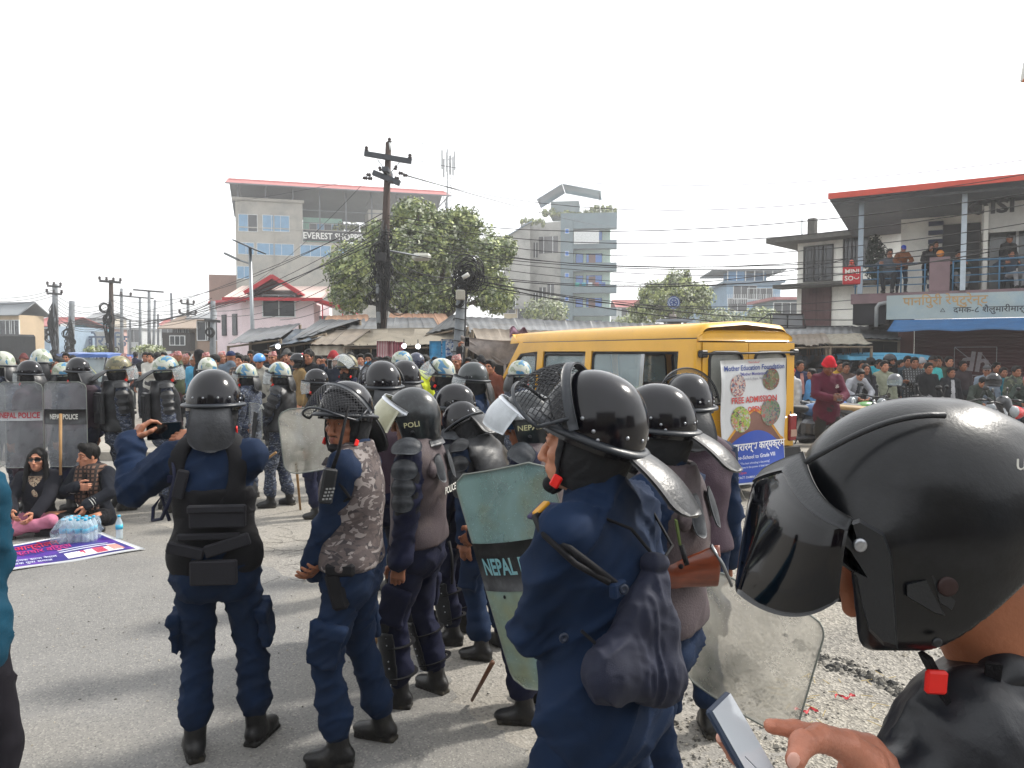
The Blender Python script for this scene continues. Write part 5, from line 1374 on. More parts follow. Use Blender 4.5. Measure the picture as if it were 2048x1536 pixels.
def stall(label,fl,fr,br,bl,df,db,m,n=3,sag=0.,pitch=.2,goods=True,valance=None,back=True,rag=.1,seed=0,depth2=1.2):
 A,B,C,D=pix(*fl,df),pix(*fr,df),pix(*br,db),pix(*bl,db);A[2]=max(A[2],1.95);B[2]=max(B[2],1.95)
 O=np.array([(A[0]+B[0])/2,df,.12]);root=empty('market_stall',O,0,label,'stall','market stalls along the far footpath')
 L=lambda p:np.asarray(p)-O
 corr(root,L(A),L(B),L(C),L(D),m,'roof_sheet' if not sag else 'tarpaulin',n,0 if sag else pitch,.011,.012,sag=sag,rag=rag,seed=seed)
 mb=MB()
 for p in(A,B):mb.tube([(p[0]-O[0],p[1]-O[1]+.05,0),(p[0]-O[0],p[1]-O[1]+.05,p[2]-O[2]-.02)],.035,5)
 for p in(C,D):mb.tube([(p[0]-O[0],p[1]-O[1],0),(p[0]-O[0],p[1]-O[1],p[2]-O[2]-.02)],.04,5)
 mb.tube([L(A)+(0,.03,-.05),L(B)+(0,.03,-.05)],.025,5);mb.build('posts',POST,root)
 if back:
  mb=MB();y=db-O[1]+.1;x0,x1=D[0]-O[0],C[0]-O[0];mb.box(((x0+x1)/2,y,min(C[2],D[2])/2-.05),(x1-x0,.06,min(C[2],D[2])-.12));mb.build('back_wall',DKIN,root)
 if goods:
  rr=random.Random(seed+5);mb=MB()
  for i in range(9):
   x=A[0]-O[0]+(B[0]-A[0])*rr.random();mb.bbox((x,.5+rr.random()*1.2,.95+rr.uniform(-.2,.1)),(rr.uniform(.3,.6),.4,rr.uniform(.3,.7)),.05)
   mb.tube([(x,.5,1.9),(x,.5,1.6)],.01,4);mb.bbox((x,.5,1.48),(.2,.1,.3),.03)
  mb.build('goods',GOODS,root)
 if valance:
  mb=MB();mb.grid(lambda u,v:L(A)*(1-u)+L(B)*u+np.array([0,-.03+.03*math.sin(u*25),-.02-.22*v]),30,2,.006);mb.build('valance',valance,root)
 return root,O
stall('grey blue tin stall roof at the left end beneath the street lamp',(455,690),(560,676),(600,648),(500,660),18.3,21,TG,4,seed=1)
stall('patched grey tarpaulin stall drooping toward the onlookers in caps',(540,694),(628,680),(665,655),(590,660),17.6,20,TRB,1,sag=.12,seed=2)
stall('grey tin gable stall left of the beige canopy',(575,684),(650,664),(720,640),(640,640),18.6,21,TG,4,seed=3)
stall('rust patched tin roof just below the pink lean-to',(640,652),(740,656),(735,630),(655,632),21,23,RUST,4,seed=4)
stall('beige canopy stall with pale valance cloth',(622,690),(700,690),(740,660),(648,662),17.4,19.6,TB,2,seed=5,valance=mat('pale_valance','A19A8C',.8,var=.3,scale=6))
stall('broad wavy beige tarpaulin stall around the main pole',(688,692),(932,690),(945,655),(700,660),17.2,19.8,TRP,1,sag=.16,seed=6)
stall('upper grey tin roof behind the main pole',(690,664),(880,662),(865,636),(715,636),19.9,22.5,TG,6,seed=7)
stall('light rusty top roof right of the main pole',(775,648),(905,650),(890,628),(780,628),22.6,24,RUST,5,seed=8,goods=False)
stall('dark tented roof beside the leaning concrete pole',(852,668),(935,652),(925,632),(905,630),19,21.5,mat('dark_tin','3B3D3F',.6,.2,var=.2),3,seed=9)
stall('very long grey corrugated market shed roof behind the yellow van',(940,666),(1640,690),(1640,660),(925,634),18.6,22.2,TG,14,seed=10,pitch=.16)
stall('lower beige sheet awning along the front of the long shed',(958,690),(1300,694),(1300,668),(945,658),17,18.5,TB,7,seed=11,rag=.3)
stall('beige patched tin awning between the van and the white house',(1560,694),(1662,690),(1650,668),(1560,672),17.5,19.2,TB,8,seed=12,rag=.25)
stall('grey tin roof in front of the white house',(1565,672),(1800,678),(1790,652),(1570,656),19.4,22,TG,5,seed=13)
stall('pale tarpaulin awning hanging left of the shop pillar',(1655,690),(1745,690),(1722,668),(1640,670),17.6,19.2,mat('pale_tarpaulin','8f897c',.85,var=.2),1,sag=.12,seed=14)
def hang(name,px_,py_,d,w,h,m,label,cat,group=None,wav=.02,rz=0):
 p=pix(px_,py_,d);mb=MB();mb.grid(lambda u,v:((u-.5)*w,wav*math.sin(u*11),-v*h+.015*math.sin(u*13)*v),12,4,.008)
 o=mb.build(name,m,loc=p,rz=rz);return tag(o,label,cat,group)
hang('hanging_bag',875,682,16.8,.36,.42,mat('blue_print_bag','2E7CA8',.6,var=.3,scale=8),'bright blue printed bag hanging under the tarpaulin left of the leaning pole','bag')
hang('hanging_bag',897,678,16.8,.32,.38,patch_mat('white_print_bag',['8d99ab','2E4C78','b2b6bb'],10),'white and blue printed bag hanging beside the leaning pole','bag')
hang('hanging_cloth',772,682,16.9,.42,.36,stripe_mat('red_white_stripes',['7E2430','a89a9a'],'X',8),'left red and white striped cloth hanging by the main pole','cloth','striped cloths by the pole')
hang('hanging_cloth',792,684,16.9,.34,.34,stripe_mat('pink_stripes',['8E3442','453038'],'X',9),'pink and dark striped cloth hanging right of the main pole','cloth','striped cloths by the pole')
for(a,b,l)in((836,693,'round white lamp lit under the tarpaulin'),(808,692,'bright white lamp lit nearest the main pole'),(556,693,'small white lamp lit in the left stall')):
 mb=MB();mb.ball((0,0,0),.055,10);mb.m(1).tube([(0,0,.05),(0,0,.16)],.012,6)
 tag(mb.build('bulb',[mat('lit_bulb','ffffff',.4,emit='f4f7ff',estr=3),FRD],loc=pix(a,b,16.9)),l,'lamp','bulbs under the market tarpaulins')
p=pix(1010,672,16.2);mb=MB()
mb.grid(lambda u,v:((u-.5)*1.9,.05*math.sin(u*9+v*4),-v*(.55-1.0*abs(u-.5)**1.4)-.1*math.sin(u*3.1)),26,8,.01)
for sg in(-1,1):mb.tube([(sg*.95,0,0),(0,0,-.62)],.025,5)
mb.tube([(0,0,-.6),(0,0,-1.6)],.03,5)
tag(mb.build('torn_awning',mat('torn_net_cloth','7D7570',.85,var=.35,scale=5,bump=.5,bump2=.8,b2scale=6),loc=p),'torn grey net cloth drooping to a point at the van front','awning')
p=pix(1062,668,16.0);mb=MB();mb.grid(lambda u,v:((u-.5)*.9,.1*math.sin(u*17+v*5),.12*math.sin(u*4+1)-v*.2+.06*math.sin(u*23)),30,5,.012)
tag(mb.build('bunched_cloth',mat('mauve_cloth','7A5A68',.85,var=.3,scale=5,bump2=.9,bump=.4),loc=p),'bunched mauve cloth on the awning above the van front','cloth')
# ------------------------------------------------------------------ poles
WOOD=mat('old_wood_pole','3A2E29',.9,var=.3,scale=6,stretch=(1,1,.15),bump=1,bscale=40);CONP=mat('concrete_pole','6F7478',.85,var=.2,scale=3,bump=.5,bscale=30,dirt='3b3c3c',dscale=2,damt=.4)
CAB=mat('black_cable','131416',.6,var=.1);INS=mat('brown_insulator','2A2020',.35,var=.1)
def insulator(root,p,up=(0,0,1),s=1.):
 mb=MB();mb.lathe([(.02*s,0),(.055*s,.02*s),(.06*s,.05*s),(.03*s,.06*s),(.05*s,.08*s),(.05*s,.11*s),(.02*s,.14*s)],10);return mb.build('insulator',INS,root,m4(frame(up)@rotx(-math.pi/2),p))
def coil(root,c,r,n=5,seed=0,name='cable_coil',tube=.012,nn=(0,1,0),rnd_=.15):
 rr=random.Random(seed);mb=MB();F3=frame(nn)
 for i in range(n):
  R_=r*rr.uniform(.75,1.1);o=np.array([rr.uniform(-rnd_,rnd_)*r,rr.uniform(-.06,.06),rr.uniform(-rnd_,rnd_)*r]);e=rr.uniform(.85,1.15)
  pts=[np.array(c)+o+F3@np.array([math.cos(a)*R_,rr.uniform(-.02,.02),math.sin(a)*R_*e])for a in np.linspace(0,6.3,20)];mb.tube(pts,tube,5,False)
 return mb.build(name,CAB,root)
MP=pix(763,703,20);MP[2]=0.1;root=empty('utility_pole',MP,0,'tall dark wooden pole with crossarms and cable tangle in the centre','pole');k=20/1500
zt=1.84+(703-287)*k-.1
def mp(a,b,y=0.):p=pix(a,b,20+y);return p-MP
mb=MB();mb.tube([(-.12,0,0),mp(770,500),mp(777,285)],[.13,.11,.075],12);mb.build('pole',WOOD,root)
mb=MB();a,b=mp(729,307,-.12),mp(823,323,-.12);mb.box((a+b)/2,(np.linalg.norm(b-a),.1,.13),roty(math.atan2(-(b-a)[2],(b-a)[0])));mb.build('crossarm',mat('steel_arm','3B3F45',.6,.3,var=.2),root)
mb=MB()
for s_ in(-1,1):mb.tube([mp(777,350,-.1),mp(777+s_*22,322+s_*3,-.12)],.018,5)
mb.tube([mp(781,300,-.06),mp(779,283,-.06)],.03,6);mb.build('brace',FRW,root)
insulator(root,mp(733,303,-.12));insulator(root,mp(820,318,-.12));insulator(root,mp(779,286,-.05))
mb=MB();mb.box(mp(773,356,-.1),(.75,.16,.13),roty(.38));mb.box(mp(775,345,.05),(.16,.8,.12));mb.build('crossarm',mat('steel_arm','3B3F45',.6,.3,var=.2),root)
for(a,b,u)in((742,350,(-1,0,.1)),(735,356,(-1,0,0)),(762,342,(-.4,0,1)),(790,340,(.3,0,1)),(797,346,(1,0,-.1)),(789,356,(1,0,-.1)),(778,364,(1,0,-.1)),(806,350,(1,0,-.1)),(745,357,(-1,0,0))):insulator(root,mp(a,b,-.15),u,.9)
for i,(a,b,r,n)in enumerate(((758,505,.2,10),(765,535,.22,12),(757,560,.2,8),(768,590,.18,6),(748,595,.18,5),(795,598,.32,4),(770,475,.14,5))):coil(root,mp(a,b,-.2),r,n,i,nn=(.2*(i%3-1),1,.1),rnd_=.5)
rr=random.Random(12);mb=MB()
for i in range(34):
 b0=rr.uniform(425,560);b1=min(705,b0+rr.uniform(60,190));sx=rr.choice((-1,1))*rr.uniform(4,12)
 mb.tube([mp(769+sx*.4,b0,-.14),mp(767+sx*1.3,(b0*2+b1)/3,-.2-rr.random()*.1),mp(765+sx,(b0+b1*2)/3,-.2),mp(763+sx*.4,b1,-.16)],rr.uniform(.008,.02),5)
mb.build('hanging_cables',CAB,root)
for(a,b,sz)in((755,578,(.09,.09,.26)),(757,635,(.1,.12,.3)),(762,515,(.3,.2,.24))):mb=MB();mb.bbox(mp(a,b,-.25),sz,.02);mb.build('junction_box',mat('grey_box','6a6f72',.6)if sz[0]<.2 else CAB,root)
mb=MB();mb.bbox(pix(843,514,24)-MP,(.62,.2,.26),.1);mb.build('lamp_head',mat('lamp_glass_grey','9a9a90',.4),root)
mb=MB();mb.tube([mp(770,500),pix(838,512,24)-MP],.03,6);mb.build('lamp_arm',CONP,root)
O=pix(906,712,16.5);O[2]=.1;root=empty('concrete_pole',O,0,'leaning pale concrete pole strapped with cables left of the van','pole')
T2=pix(926,548,16.7)-O;mb=MB();mb.tube([(0,0,0),T2],[.14,.1],10);mb.build('pole',CONP,root)
for i,(a,b,r,n)in enumerate(((928,555,.2,12),(937,545,.3,8),(950,560,.22,5),(922,575,.16,8),(915,600,.12,4))):coil(root,pix(a,b,16.5)-O,r,n,40+i,rnd_=.5)
mb=MB();mb.bbox(pix(921,590,16.35)-O,(.2,.12,.22),.02);mb.build('meter_box',mat('pale_box','9a978c',.6),root)
mb=MB();mb.cyl(pix(925,556,16.3)-O,pix(938,548,16.3)-O,.05,8);mb.build('camera_tube',mat('pale_tube','b0b0ac',.5),root)
mb=MB()
for i in range(12):
 q=T2*(.15+.07*i);mb.tube([q+np.array([math.cos(a)*.15,math.sin(a)*.15,.02*math.sin(a*2)])for a in np.linspace(0,6.3,12)],.012,4)
mb.tube([(.12,-.12,0),T2*.5+np.array([.14,-.12,0]),T2+(.1,-.1,0)],.02,5);mb.build('cable_straps',CAB,root)
O=pix(508,703,24);O[2]=.12;root=empty('street_lamp',O,0,'slim pale street lamp with solar panel before the grey block','street lamp')
S24=lambda a,b,y=0.:pix(a,b,24+y)-O
mb=MB();mb.tube([(0,0,0),S24(500,495)],[.075,.05],8);mb.build('pole',mat('galvanised_pole','8C9296',.45,.5,var=.1),root)
mb=MB();mb.box(S24(499,494),(.75,1.1,.04),roty(.42));mb.build('solar_panel',mat('solar_panel','2A3038',.25),root)
mb=MB();mb.tube([S24(503,535),S24(498,527),S24(478,520)],.03,6);mb.build('arm',mat('galvanised_pole','8C9296'),root);mb=MB();mb.bbox(S24(463,513),(.5,.16,.07),.02,Rm=roty(.45));mb.build('lamp_head',mat('lamp_grey','767a7c',.5),root)
def far_pole(a,top,d,bot=703,lean=0,arms=(),coils=0,thick=.13,label='',wood=False,tang=0):
 O=pix(a,703,d);O[2]=0;root=empty('utility_pole',O,0,label,'pole',None);Tt=pix(a+lean,top,d)-O
 mb=MB();mb.tube([(0,0,0),Tt],[thick*1.3,thick*.8],8);mb.build('pole',WOOD if wood else CONP,root)
 for(dy,w,ins)in arms:
  q=MB();c=Tt+np.array([0,-.1,-dy]);q.box(c,(w,.1,.12),roty(.08));q.build('crossarm',FRD,root)
  for i in range(ins):insulator(root,c+np.array([-w/2+w*i/max(1,ins-1),0,.06-.08*(-w/2+w*i/max(1,ins-1))]),(0,0,1),d/30)
 for i in range(coils):coil(root,Tt*rnd.uniform(.25,.85)+np.array([rnd.uniform(-.35,.35),-.2,0]),rnd.uniform(.15,.3),5,i+int(a),tube=.022)
 if tang:
  rr=random.Random(int(a));q=MB()
  for i in range(tang):
   f0=rr.uniform(.5,.85);f1=max(.1,f0-rr.uniform(.15,.5));s=rr.uniform(-1,1)*.35
   q.tube([Tt*f0+(0,-.1,0),Tt*((f0+f1)/2)+np.array([s,-.2,0]),Tt*f1+(s*.5,-.1,0)],.035,4)
  q.build('hanging_cables',CAB,root)
far_pole(110,568,46,arms=((.15,.8,3),(.6,.9,3)),coils=4,label='tall cable strangled pole beside the black truck',tang=26,thick=.18)
far_pole(138,602,44,lean=6,coils=5,label='shorter leaning pole wrapped in cable left of the blue hoarding',tang=24,thick=.18)
far_pole(222,560,40,arms=((.1,1.1,4),),coils=2,label='dark pole with wide T crossarm above the blue rickshaw',tang=14,wood=True)
far_pole(243,577,62,arms=((.6,1.6,3),),coils=1,label='thin pole with small crossarm right of the T pole')
far_pole(298,582,60,arms=((.0,2.4,0),),label='pale lamp mast with slanted twin arm')
far_pole(280,595,70,arms=((.0,2.6,0),),label='second slanted lamp mast farther down the road')
far_pole(305,600,75,lean=5,label='bare thin post leaning right behind the lamp masts')
far_pole(346,586,80,lean=-4,label='bare thin post left of the transformer pole')
far_pole(376,598,60,arms=((.4,1.0,3),(1.2,1.3,3)),label='short transformer pole above the brown roofed house')
far_pole(424,602,34,lean=2,arms=((.9,.7,0),),label='dark pole with bracket against the pink house',coils=1)
far_pole(260,640,90,label='low grey post far down the street');far_pole(316,628,90,label='grey post before the mint building')
far_pole(1604,436,33,lean=0,thick=.03,label='thin aerial rod on the roof of the white house')
# ------------------------------------------------------------------ overhead cables
CG='overhead cables across the junction'
def cable(a,b,sag,r=.011,lab=None,n=14,seed=0):
 a,b=np.asarray(a,float),np.asarray(b,float);mb=MB();pts=[a+(b-a)*t-np.array([0,0,sag*4*t*(1-t)])for t in np.linspace(0,1,n)]
 mb.tube(pts,r*.75,5,False);return tag(mb.build('cable',CAB),lab,'cable',CG)
P0=lambda y,dx=0,dd=0:pix(768+dx,y,20+dd)
CL=[((779,283,20),(2150,225,12),.3,.006,'topmost thin wire rising to the upper right sky'),((733,303,20),(-80,262,34),.9,.006,'topmost thin wire fading into the left sky'),
 ((733,305,20),(-80,276,34),1.1,.006,'second thin wire in the left sky'),((820,318,20),(2150,306,12),.6,.008,'thin wire passing above the red shop roof'),
 ((806,350,20),(2150,330,11.5),.8,.009,'upper long wire crossing above the red roof edge'),((797,346,20),(1240,455,90),.3,.02,'wire from the crossarm down to the blue tower'),
 ((770,430,20),(2150,372,11.5),.55,.012,'upper black cable to the right through the shop roof'),((770,436,20),(2150,392,11.8),.7,.012,'cable just under the red roof edge on the right'),
 ((770,448,20),(2150,430,12),.75,.011,'cable crossing the white house roofline'),((770,462,20),(2150,452,12),.8,.011,'cable crossing the upper window of the white house'),
 ((770,475,20),(2150,478,12),.6,.011,'cable crossing at the heads on the balcony'),((770,484,20),(2150,500,12),.5,.012,'cable level with the balcony railing'),
 ((770,492,20),(1712,545,19.6),.35,.012,'cable ending at the left balcony post above the red sign'),((770,500,20),(1712,566,19.6),.4,.012,'cable ending just left of the red hanging sign'),
 ((928,548,16.6),(1705,515,19.8),.45,.014,'thick cable rising from the leaning pole to the balcony corner'),((928,552,16.6),(2150,470,12.5),.5,.014,'thick cable from the leaning pole to the far right'),
 ((928,556,16.6),(1705,640,19.8),.25,.018,'thick drooping cable across the base of the blue tower'),((928,560,16.6),(1705,652,19.8),.3,.018,'lowest thick cable bundle above the van roof'),
 ((928,556,16.6),(1705,618,19.8),.3,.013,'middle cable passing the wheel emblem'),((770,540,20),(1705,600,19.8),.5,.012,'cable passing just over the wheel emblem'),
 ((770,505,20),(928,552,16.6),.25,.016,'upper cable slung between the two central poles'),((770,520,20),(928,556,16.6),.35,.016,'middle cable slung between the two central poles'),((768,545,20),(928,562,16.6),.4,.016,'lower cable slung between the two central poles'),
 ((768,425,20),(222,600,40),.9,.014,'upper cable from the main pole down to the T pole'),((768,436,20),(222,640,40),.3,.014,'cable from the main pole crossing the shop sign'),
 ((768,446,20),(424,612,34),.2,.014,'steep cable from the main pole past the solar lamp'),((768,456,20),(424,618,34),.35,.016,'steep cable just below the one past the solar lamp'),
 ((768,468,20),(222,640,40),.8,.02,'thick cable sweeping down to the left road'),((768,478,20),(110,640,46),1.1,.02,'thick lower cable sweeping to the strangled pole'),
 ((768,492,20),(424,622,34),.5,.014,'cable grazing the red roofed pink house'),((768,508,20),(424,630,34),.6,.014,'cable crossing the pink house window'),
 ((768,525,20),(505,640,24),.3,.012,'cable from the tangle down to the lamp foot'),((768,545,20),(560,640,26),.3,.012,'short cable down to the pink house corner'),
 ((742,350,20),(424,610,34),.5,.008,'thin wire from the crossarm to the bracket pole'),((735,356,20),(300,420,60),.2,.009,'thin wire from the crossarm to the far left sky'),
 ((424,606,34),(138,640,44),.7,.03,'heavy sagging cable over the brown roofed house'),((424,604,34),(222,628,40),.6,.02,'sagging cable left of the bracket pole')]
for i,(a,b,s,r,l)in enumerate(CL):cable(pix(*a),pix(*b),s,r,l)
rr=random.Random(8)
words=('first','second','third','fourth','fifth','sixth','seventh','eighth')
for i in range(8):cable(pix(112,590+i*7,46),pix(222,602+i*7,40),.5+.12*rr.random(),.018,words[i]+' sagging cable from the top between the strangled pole and the T pole')
for i in range(5):cable(pix(222,600+i*9,40),pix(424,596+i*7,34),.5+.2*rr.random(),.016,words[i]+' cable from the top between the T pole and the bracket pole')
for i in range(3):cable(pix(-60,588+i*7,50),pix(112,578+i*6,46),.4,.02,words[i]+' cable from the top left of the strangled pole')
# ------------------------------------------------------------------ wheel emblem on a column
O=pix(1347,703,27);O[2]=0;root=empty('emblem_monument',O,0,'blue and white cog wheel emblem on a column above the shed roof','monument')
S27=lambda a,b,y=0.:pix(a,b,27+y)-O
part(root,'column',wmat('emblem_column','6f6a66'),bx(-.22,.22,-.22,.22,0,S27(1347,645)[2]));part(root,'platform',wmat('emblem_platform','8b8f96'),bx(-.55,.55,-.5,.5,S27(1347,644)[2],S27(1347,639)[2]))
c=S27(1347,605);mb=MB();nT=22;rad=.23
ring=[]
for i in range(nT*4):
 a=2*math.pi*i/(nT*4);r=rad*(1.0 if i%4<2 else .87);ring.append((math.cos(a)*r,math.sin(a)*r))
mb.prism(ring,-.04,.04,M=m4(rotx(math.pi/2),c));o=mb.build('cog',mat('white_cog','A9B4C2',.5),root)
mb=MB();mb.m(0)
mb.tube([c+np.array([math.cos(a)*rad*.93,-.05,math.sin(a)*rad*.93])for a in np.linspace(0,2*math.pi,33)],.014,4);mb.tube([c+np.array([math.cos(a)*rad*.6,-.05,math.sin(a)*rad*.6])for a in np.linspace(0,2*math.pi,25)],.022,4)
for i in range(6):
 a=i*math.pi/3+.5;mb.tube([c+np.array([0,-.05,0]),c+np.array([math.cos(a)*rad*.5,-.05,math.sin(a)*rad*.5])],.02,4)
mb.build('spokes',mat('emblem_blue','1F3F80',.5),root)
mb=MB();mb.tube([S27(1347,640),c+(0,0,-rad)],.03,6);mb.ball(S27(1347,635),.12,8);mb.ball(S27(1342,633,.1),.09,8);mb.build('figurine_base',wmat('emblem_figure','77706a'),root)
O=pix(1572,656,20);root=empty('billboard_frame',O,R(-6),'bare grey billboard frame propped on the tin roof','sign frame')
part(root,'panel',mat('faded_panel','7F8285',.7,var=.2,scale=1),bx(-.35,.42,.0,.02,.02,.36));mb=MB()
for(a,b)in(((-.38,0),(-.42,.38)),((-.42,.38),(.42,.36)),((.42,.36),(.5,0)),((.5,0),(-.38,0)),((.03,0),(.03,.37))):mb.tube([(a[0],-.03,a[1]),(b[0],-.03,b[1])],.018,5)
mb.tube([(-.42,0,.38),(-1.1,.3,-.1)],.015,5);mb.build('frame',FRD,root)
# ------------------------------------------------------------------ white two-storey house
WH=pix(1592,703,30);WH[2]=0;wrz=R(-44);root=empty('white_house',WH,wrz,'weathered white two-storey house with flat canopies behind the balcony','building')
wh=lambda a,b:plane_hit(a,b,WH,wrz)
W_=wh(1800,600)[0];Z1=wh(1592,488)[1];Zc=wh(1595,578)[1]
part(root,'wall',WHT,bx(0,W_,0,7,0,Z1));part(root,'roof',mat('mossy_slab','4B4A46',.9,var=.3),bx(-.9,W_,-.9,7,Z1+.003,Z1+.2));part(root,'canopy',mat('mossy_slab','4B4A46',.9,var=.3),bx(-.6,W_,-.9,-.003,Zc,Zc+.14))
for(a,b,w,h)in((1637,527,1.1,1.35),(1713,500,.9,1.3)):x,z=wh(a,b);window(root,x,z,w,h,0,3,FRD,PANED,bars=True)
x,z=wh(1633,620);window(root,x,z,1.1,2.0,0,2,mat('maroon_shutter','4B3434',.7),mat('maroon_shutter2','5A4040',.7),bars=True,name='shuttered_door')
part(root,'vent',FRD,bx(wh(1632,582)[0]-.1,wh(1632,582)[0]+.1,-.03,-.003,wh(1632,582)[1]-.08,wh(1632,582)[1]+.08))
for xx in(.25,3.4):part(root,'chimney',mat('mossy_slab','4B4A46'),bx(xx,xx+.28,.3,.6,Z1+.2,Z1+1.0))
u0=wh(1710,450)[0];part(root,'upper_storey',wmat('upper_grey_wall','7C7E7C'),bx(u0,u0+1.2,1.5,6,Z1+.2,Z1+1.5),bx(u0+1.202,u0+8,2.2,6,Z1+.2,Z1+1.4));part(root,'upper_canopy',mat('mossy_slab','4B4A46'),bx(u0-.2,u0+8,.8,6,Z1+1.503,Z1+1.6))
window(root,u0+2.3,Z1+.8,.9,.8,2.2,2,FRD,PANED)
# ------------------------------------------------------------------ shop with balcony
SO=pix(1700,703,20.2);SO[2]=0;srz=R(-31);root=empty('balcony_shop',SO,srz,'red edged balcony shop with painted signboard, awning and maroon shutter','building')
sp=lambda a,b:plane_hit(a,b,SO,srz)
XE=9.0;zf=sp(1725,588)[1];zb=zf-.26;zr=sp(1690,402)[1]
MAU=wmat('mauve_plaster','7A666A',dirt='4f4546',dscale=1,damt=.5);BRN=wmat('brown_pillar_paint','5E3A35')
part(root,'balcony_floor',MAU,bx(0,XE,-.05,6,zb,zf))
mb=MB();mb.grid(lambda u,v:(-.5+(XE+1)*u,-.75+5*v,zr-.35*v),60,1,.05);mb.build('roof',RU,root)
part(root,'roof_edge',mat('red_roof_edge','B4402F',.55),bx(-.5,XE,-.83,-.77,zr-.06,zr+.09))
for i in range(1):part(root,'roof_beam',mat('grey_steel','5F6468'),bx(-.3,XE,-.4+i*1.0,-.33+i*1.0,zr-.16-i*.07,zr-.1-i*.07))
for(a,nm,c)in((1722,'post','8C9AA6'),(1927,'post','A6B2BC')):
 x=sp(a,500)[0];part(root,'post',mat('painted_post_'+c,c,.5),bx(x-.06,x+.06,-.1,.02,zf,zr-.05))
x=sp(2030,500)[0];part(root,'post',mat('painted_post_A6B2BC','A6B2BC'),bx(x+1.5,x+1.6,-.1,0,zf,zr))
part(root,'rear_wall',WHT,bx(1.0,XE,2.4,2.6,zf,zr-.2));x=sp(1880,480)[0]
part(root,'doorway_shade_panel',mat('doorway_shade_paint','24262A',.6),bx(x+.0,x+.9,2.3,2.395,zf,zf+2.0));part(root,'partition',WHT,bx(x+.95,x+1.05,.9,2.39,zf,zr-.3))  # solid dark panel: shade of the doorway put into its colour
part(root,'glass_front',mat('reflecting_shop_glass','3E4649',.15,spec=.8,var=.4,scale=1.5),bx(x+1.1,XE,1.5,1.55,zf+.02,zf+2.0))
mb=MB();mb.tube([(x+1.7,1.45,zf),(x+1.7,1.45,zf+2)],.04,4);mb.tube([(x+3.0,1.45,zf),(x+3.0,1.45,zf+2)],.04,4);mb.tube([(x+1.1,1.45,zf+1.98),(XE,1.45,zf+1.98)],.05,4);mb.build('glass_mullions',FRW,root)
part(root,'shop_sign',mat('pale_grey_sign','B4B4B0',.6,var=.1),bx(x+.9,XE,1.0,1.06,zr-.98,zr-.22))
xs,zs_=plane_hit(1983,414,pix(1700,703,20.2)+np.array([-math.sin(srz),math.cos(srz),0])*1.0,srz)
text_obj('OISI',.46,mat('sign_dark_grey','2C2E31',.5),root,M=m4(np.eye(3),(xs,.98,zs_-.02)),bold=.035,sx=1.25)
text_obj('COFFEE',.24,mat('sign_red','8E2F2C',.5),root,M=m4(np.eye(3),(xs+1.35,.98,zs_+.1)),bold=.02);text_obj('HOUSE',.24,mat('sign_red','8E2F2C',.5),root,M=m4(np.eye(3),(xs+1.3,.98,zs_-.15)),bold=.02)
for i in range(9):part(root,'blue_stripe',mat('navy_stripe_paint','28304C',.6),bx(x-.35,x+.02,2.3,2.39,zf+.25+i*.25,zf+.37+i*.25))
RB=mat('blue_rail_paint','3C6A8A',.45,var=.2,scale=6);mb=MB();xp=sp(1877,540)[0]
for z in(.2,.38,.56,.74):
 mb.tube([(.05,-.0,zf+z),(xp-.25,-.0,zf+z)],.014 if z<.7 else .024,6);mb.tube([(xp+.3,0,zf+z),(XE,0,zf+z)],.014 if z<.7 else .024,6)
for i in range(4):mb.tube([(.1+(xp-.4)*i/3,0,zf),(.1+(xp-.4)*i/3,0,zf+.74)],.02,6)
for q in(xp+.32,xp+1.3,xp+2.8,xp+4.2):mb.tube([(q,0,zf),(q,0,zf+.78)],.02,6)
mb.build('railing',RB,root)
part(root,'railing_pillar',MAU,bx(xp-.2,xp+.25,-.06,.2,zf+.002,zf+.86))
s0=sp(1775,620)[0];zt_,zb_=sp(1775,593)[1],sp(1775,640)[1]
part(root,'beam_end',mat('black_stained_concrete','26262a',.9,var=.3,scale=2),bx(.05,s0-.05,.0,1.2,zb_-.1,zb-.002));part(root,'recess_shade_panel',DKIN,bx(.3,s0+.2,1.5,1.6,0,zb))  # dark panel stands for the recess, its shade put into the colour
SGN=mat('faded_white_signboard','97A5A6',.6,var=.1,scale=1.5,dirt='6f8fa6',dscale=1.2,damt=.5)
part(root,'signboard',SGN,bx(s0,XE,-.32,-.22,zb_,zt_))
text_obj('पानिपुरी रेष्टुरेन्ट',.30,mat('faded_orange_letter','A88A5C',.6),root,M=m4(np.eye(3),(sp(1880,601)[0]+.1,-.325,sp(1880,603)[1])),bold=.012)
text_obj('दमक-८ शैलुमारीमार्ग',.2,mat('dark_letter','2C2F36',.6),root,M=m4(np.eye(3),(sp(1975,620)[0]+.05,-.325,sp(1975,620)[1])),bold=.012)
text_obj('△',.13,mat('dark_letter','2C2F36',.6),root,M=m4(np.eye(3),(sp(1886,620)[0],-.325,sp(1886,622)[1])))
mb=MB();px0=sp(1755,600)[0];mb.tube([(px0,-.2,zb-.62),(px0,-.2,zb-.12),(px0+.06,-.2,zb-.03),(px0+.2,-.2,zb),(XE,-.2,zb+.16)],.05,8);mb.build('drain_pipe',mat('grey_pvc','8C8F90',.45),root)
AW=mat('blue_awning','33608E',.6,var=.15,scale=3,bump=.3,bump2=.4);s1=sp(1790,660)[0];zaw=sp(1800,666)[1]
mb=MB();mb.grid(lambda u,v:(s1-.0-.1*v+(XE-s1)*u,-.3-.85*v,zb_-.02-.30*v-.02*math.sin(u*40)*v),50,5,.01);mb.build('awning',AW,root)
sp2=lambda a,b:plane_hit(a,b,SO+np.array([-math.sin(srz),math.cos(srz),0])*.6,srz)
q0,q1=sp2(1798,700)[0],sp2(1815,700)[0];part(root,'pillar',BRN,bx(q0,q0+.35,.2,.65,0,zb_+.1))
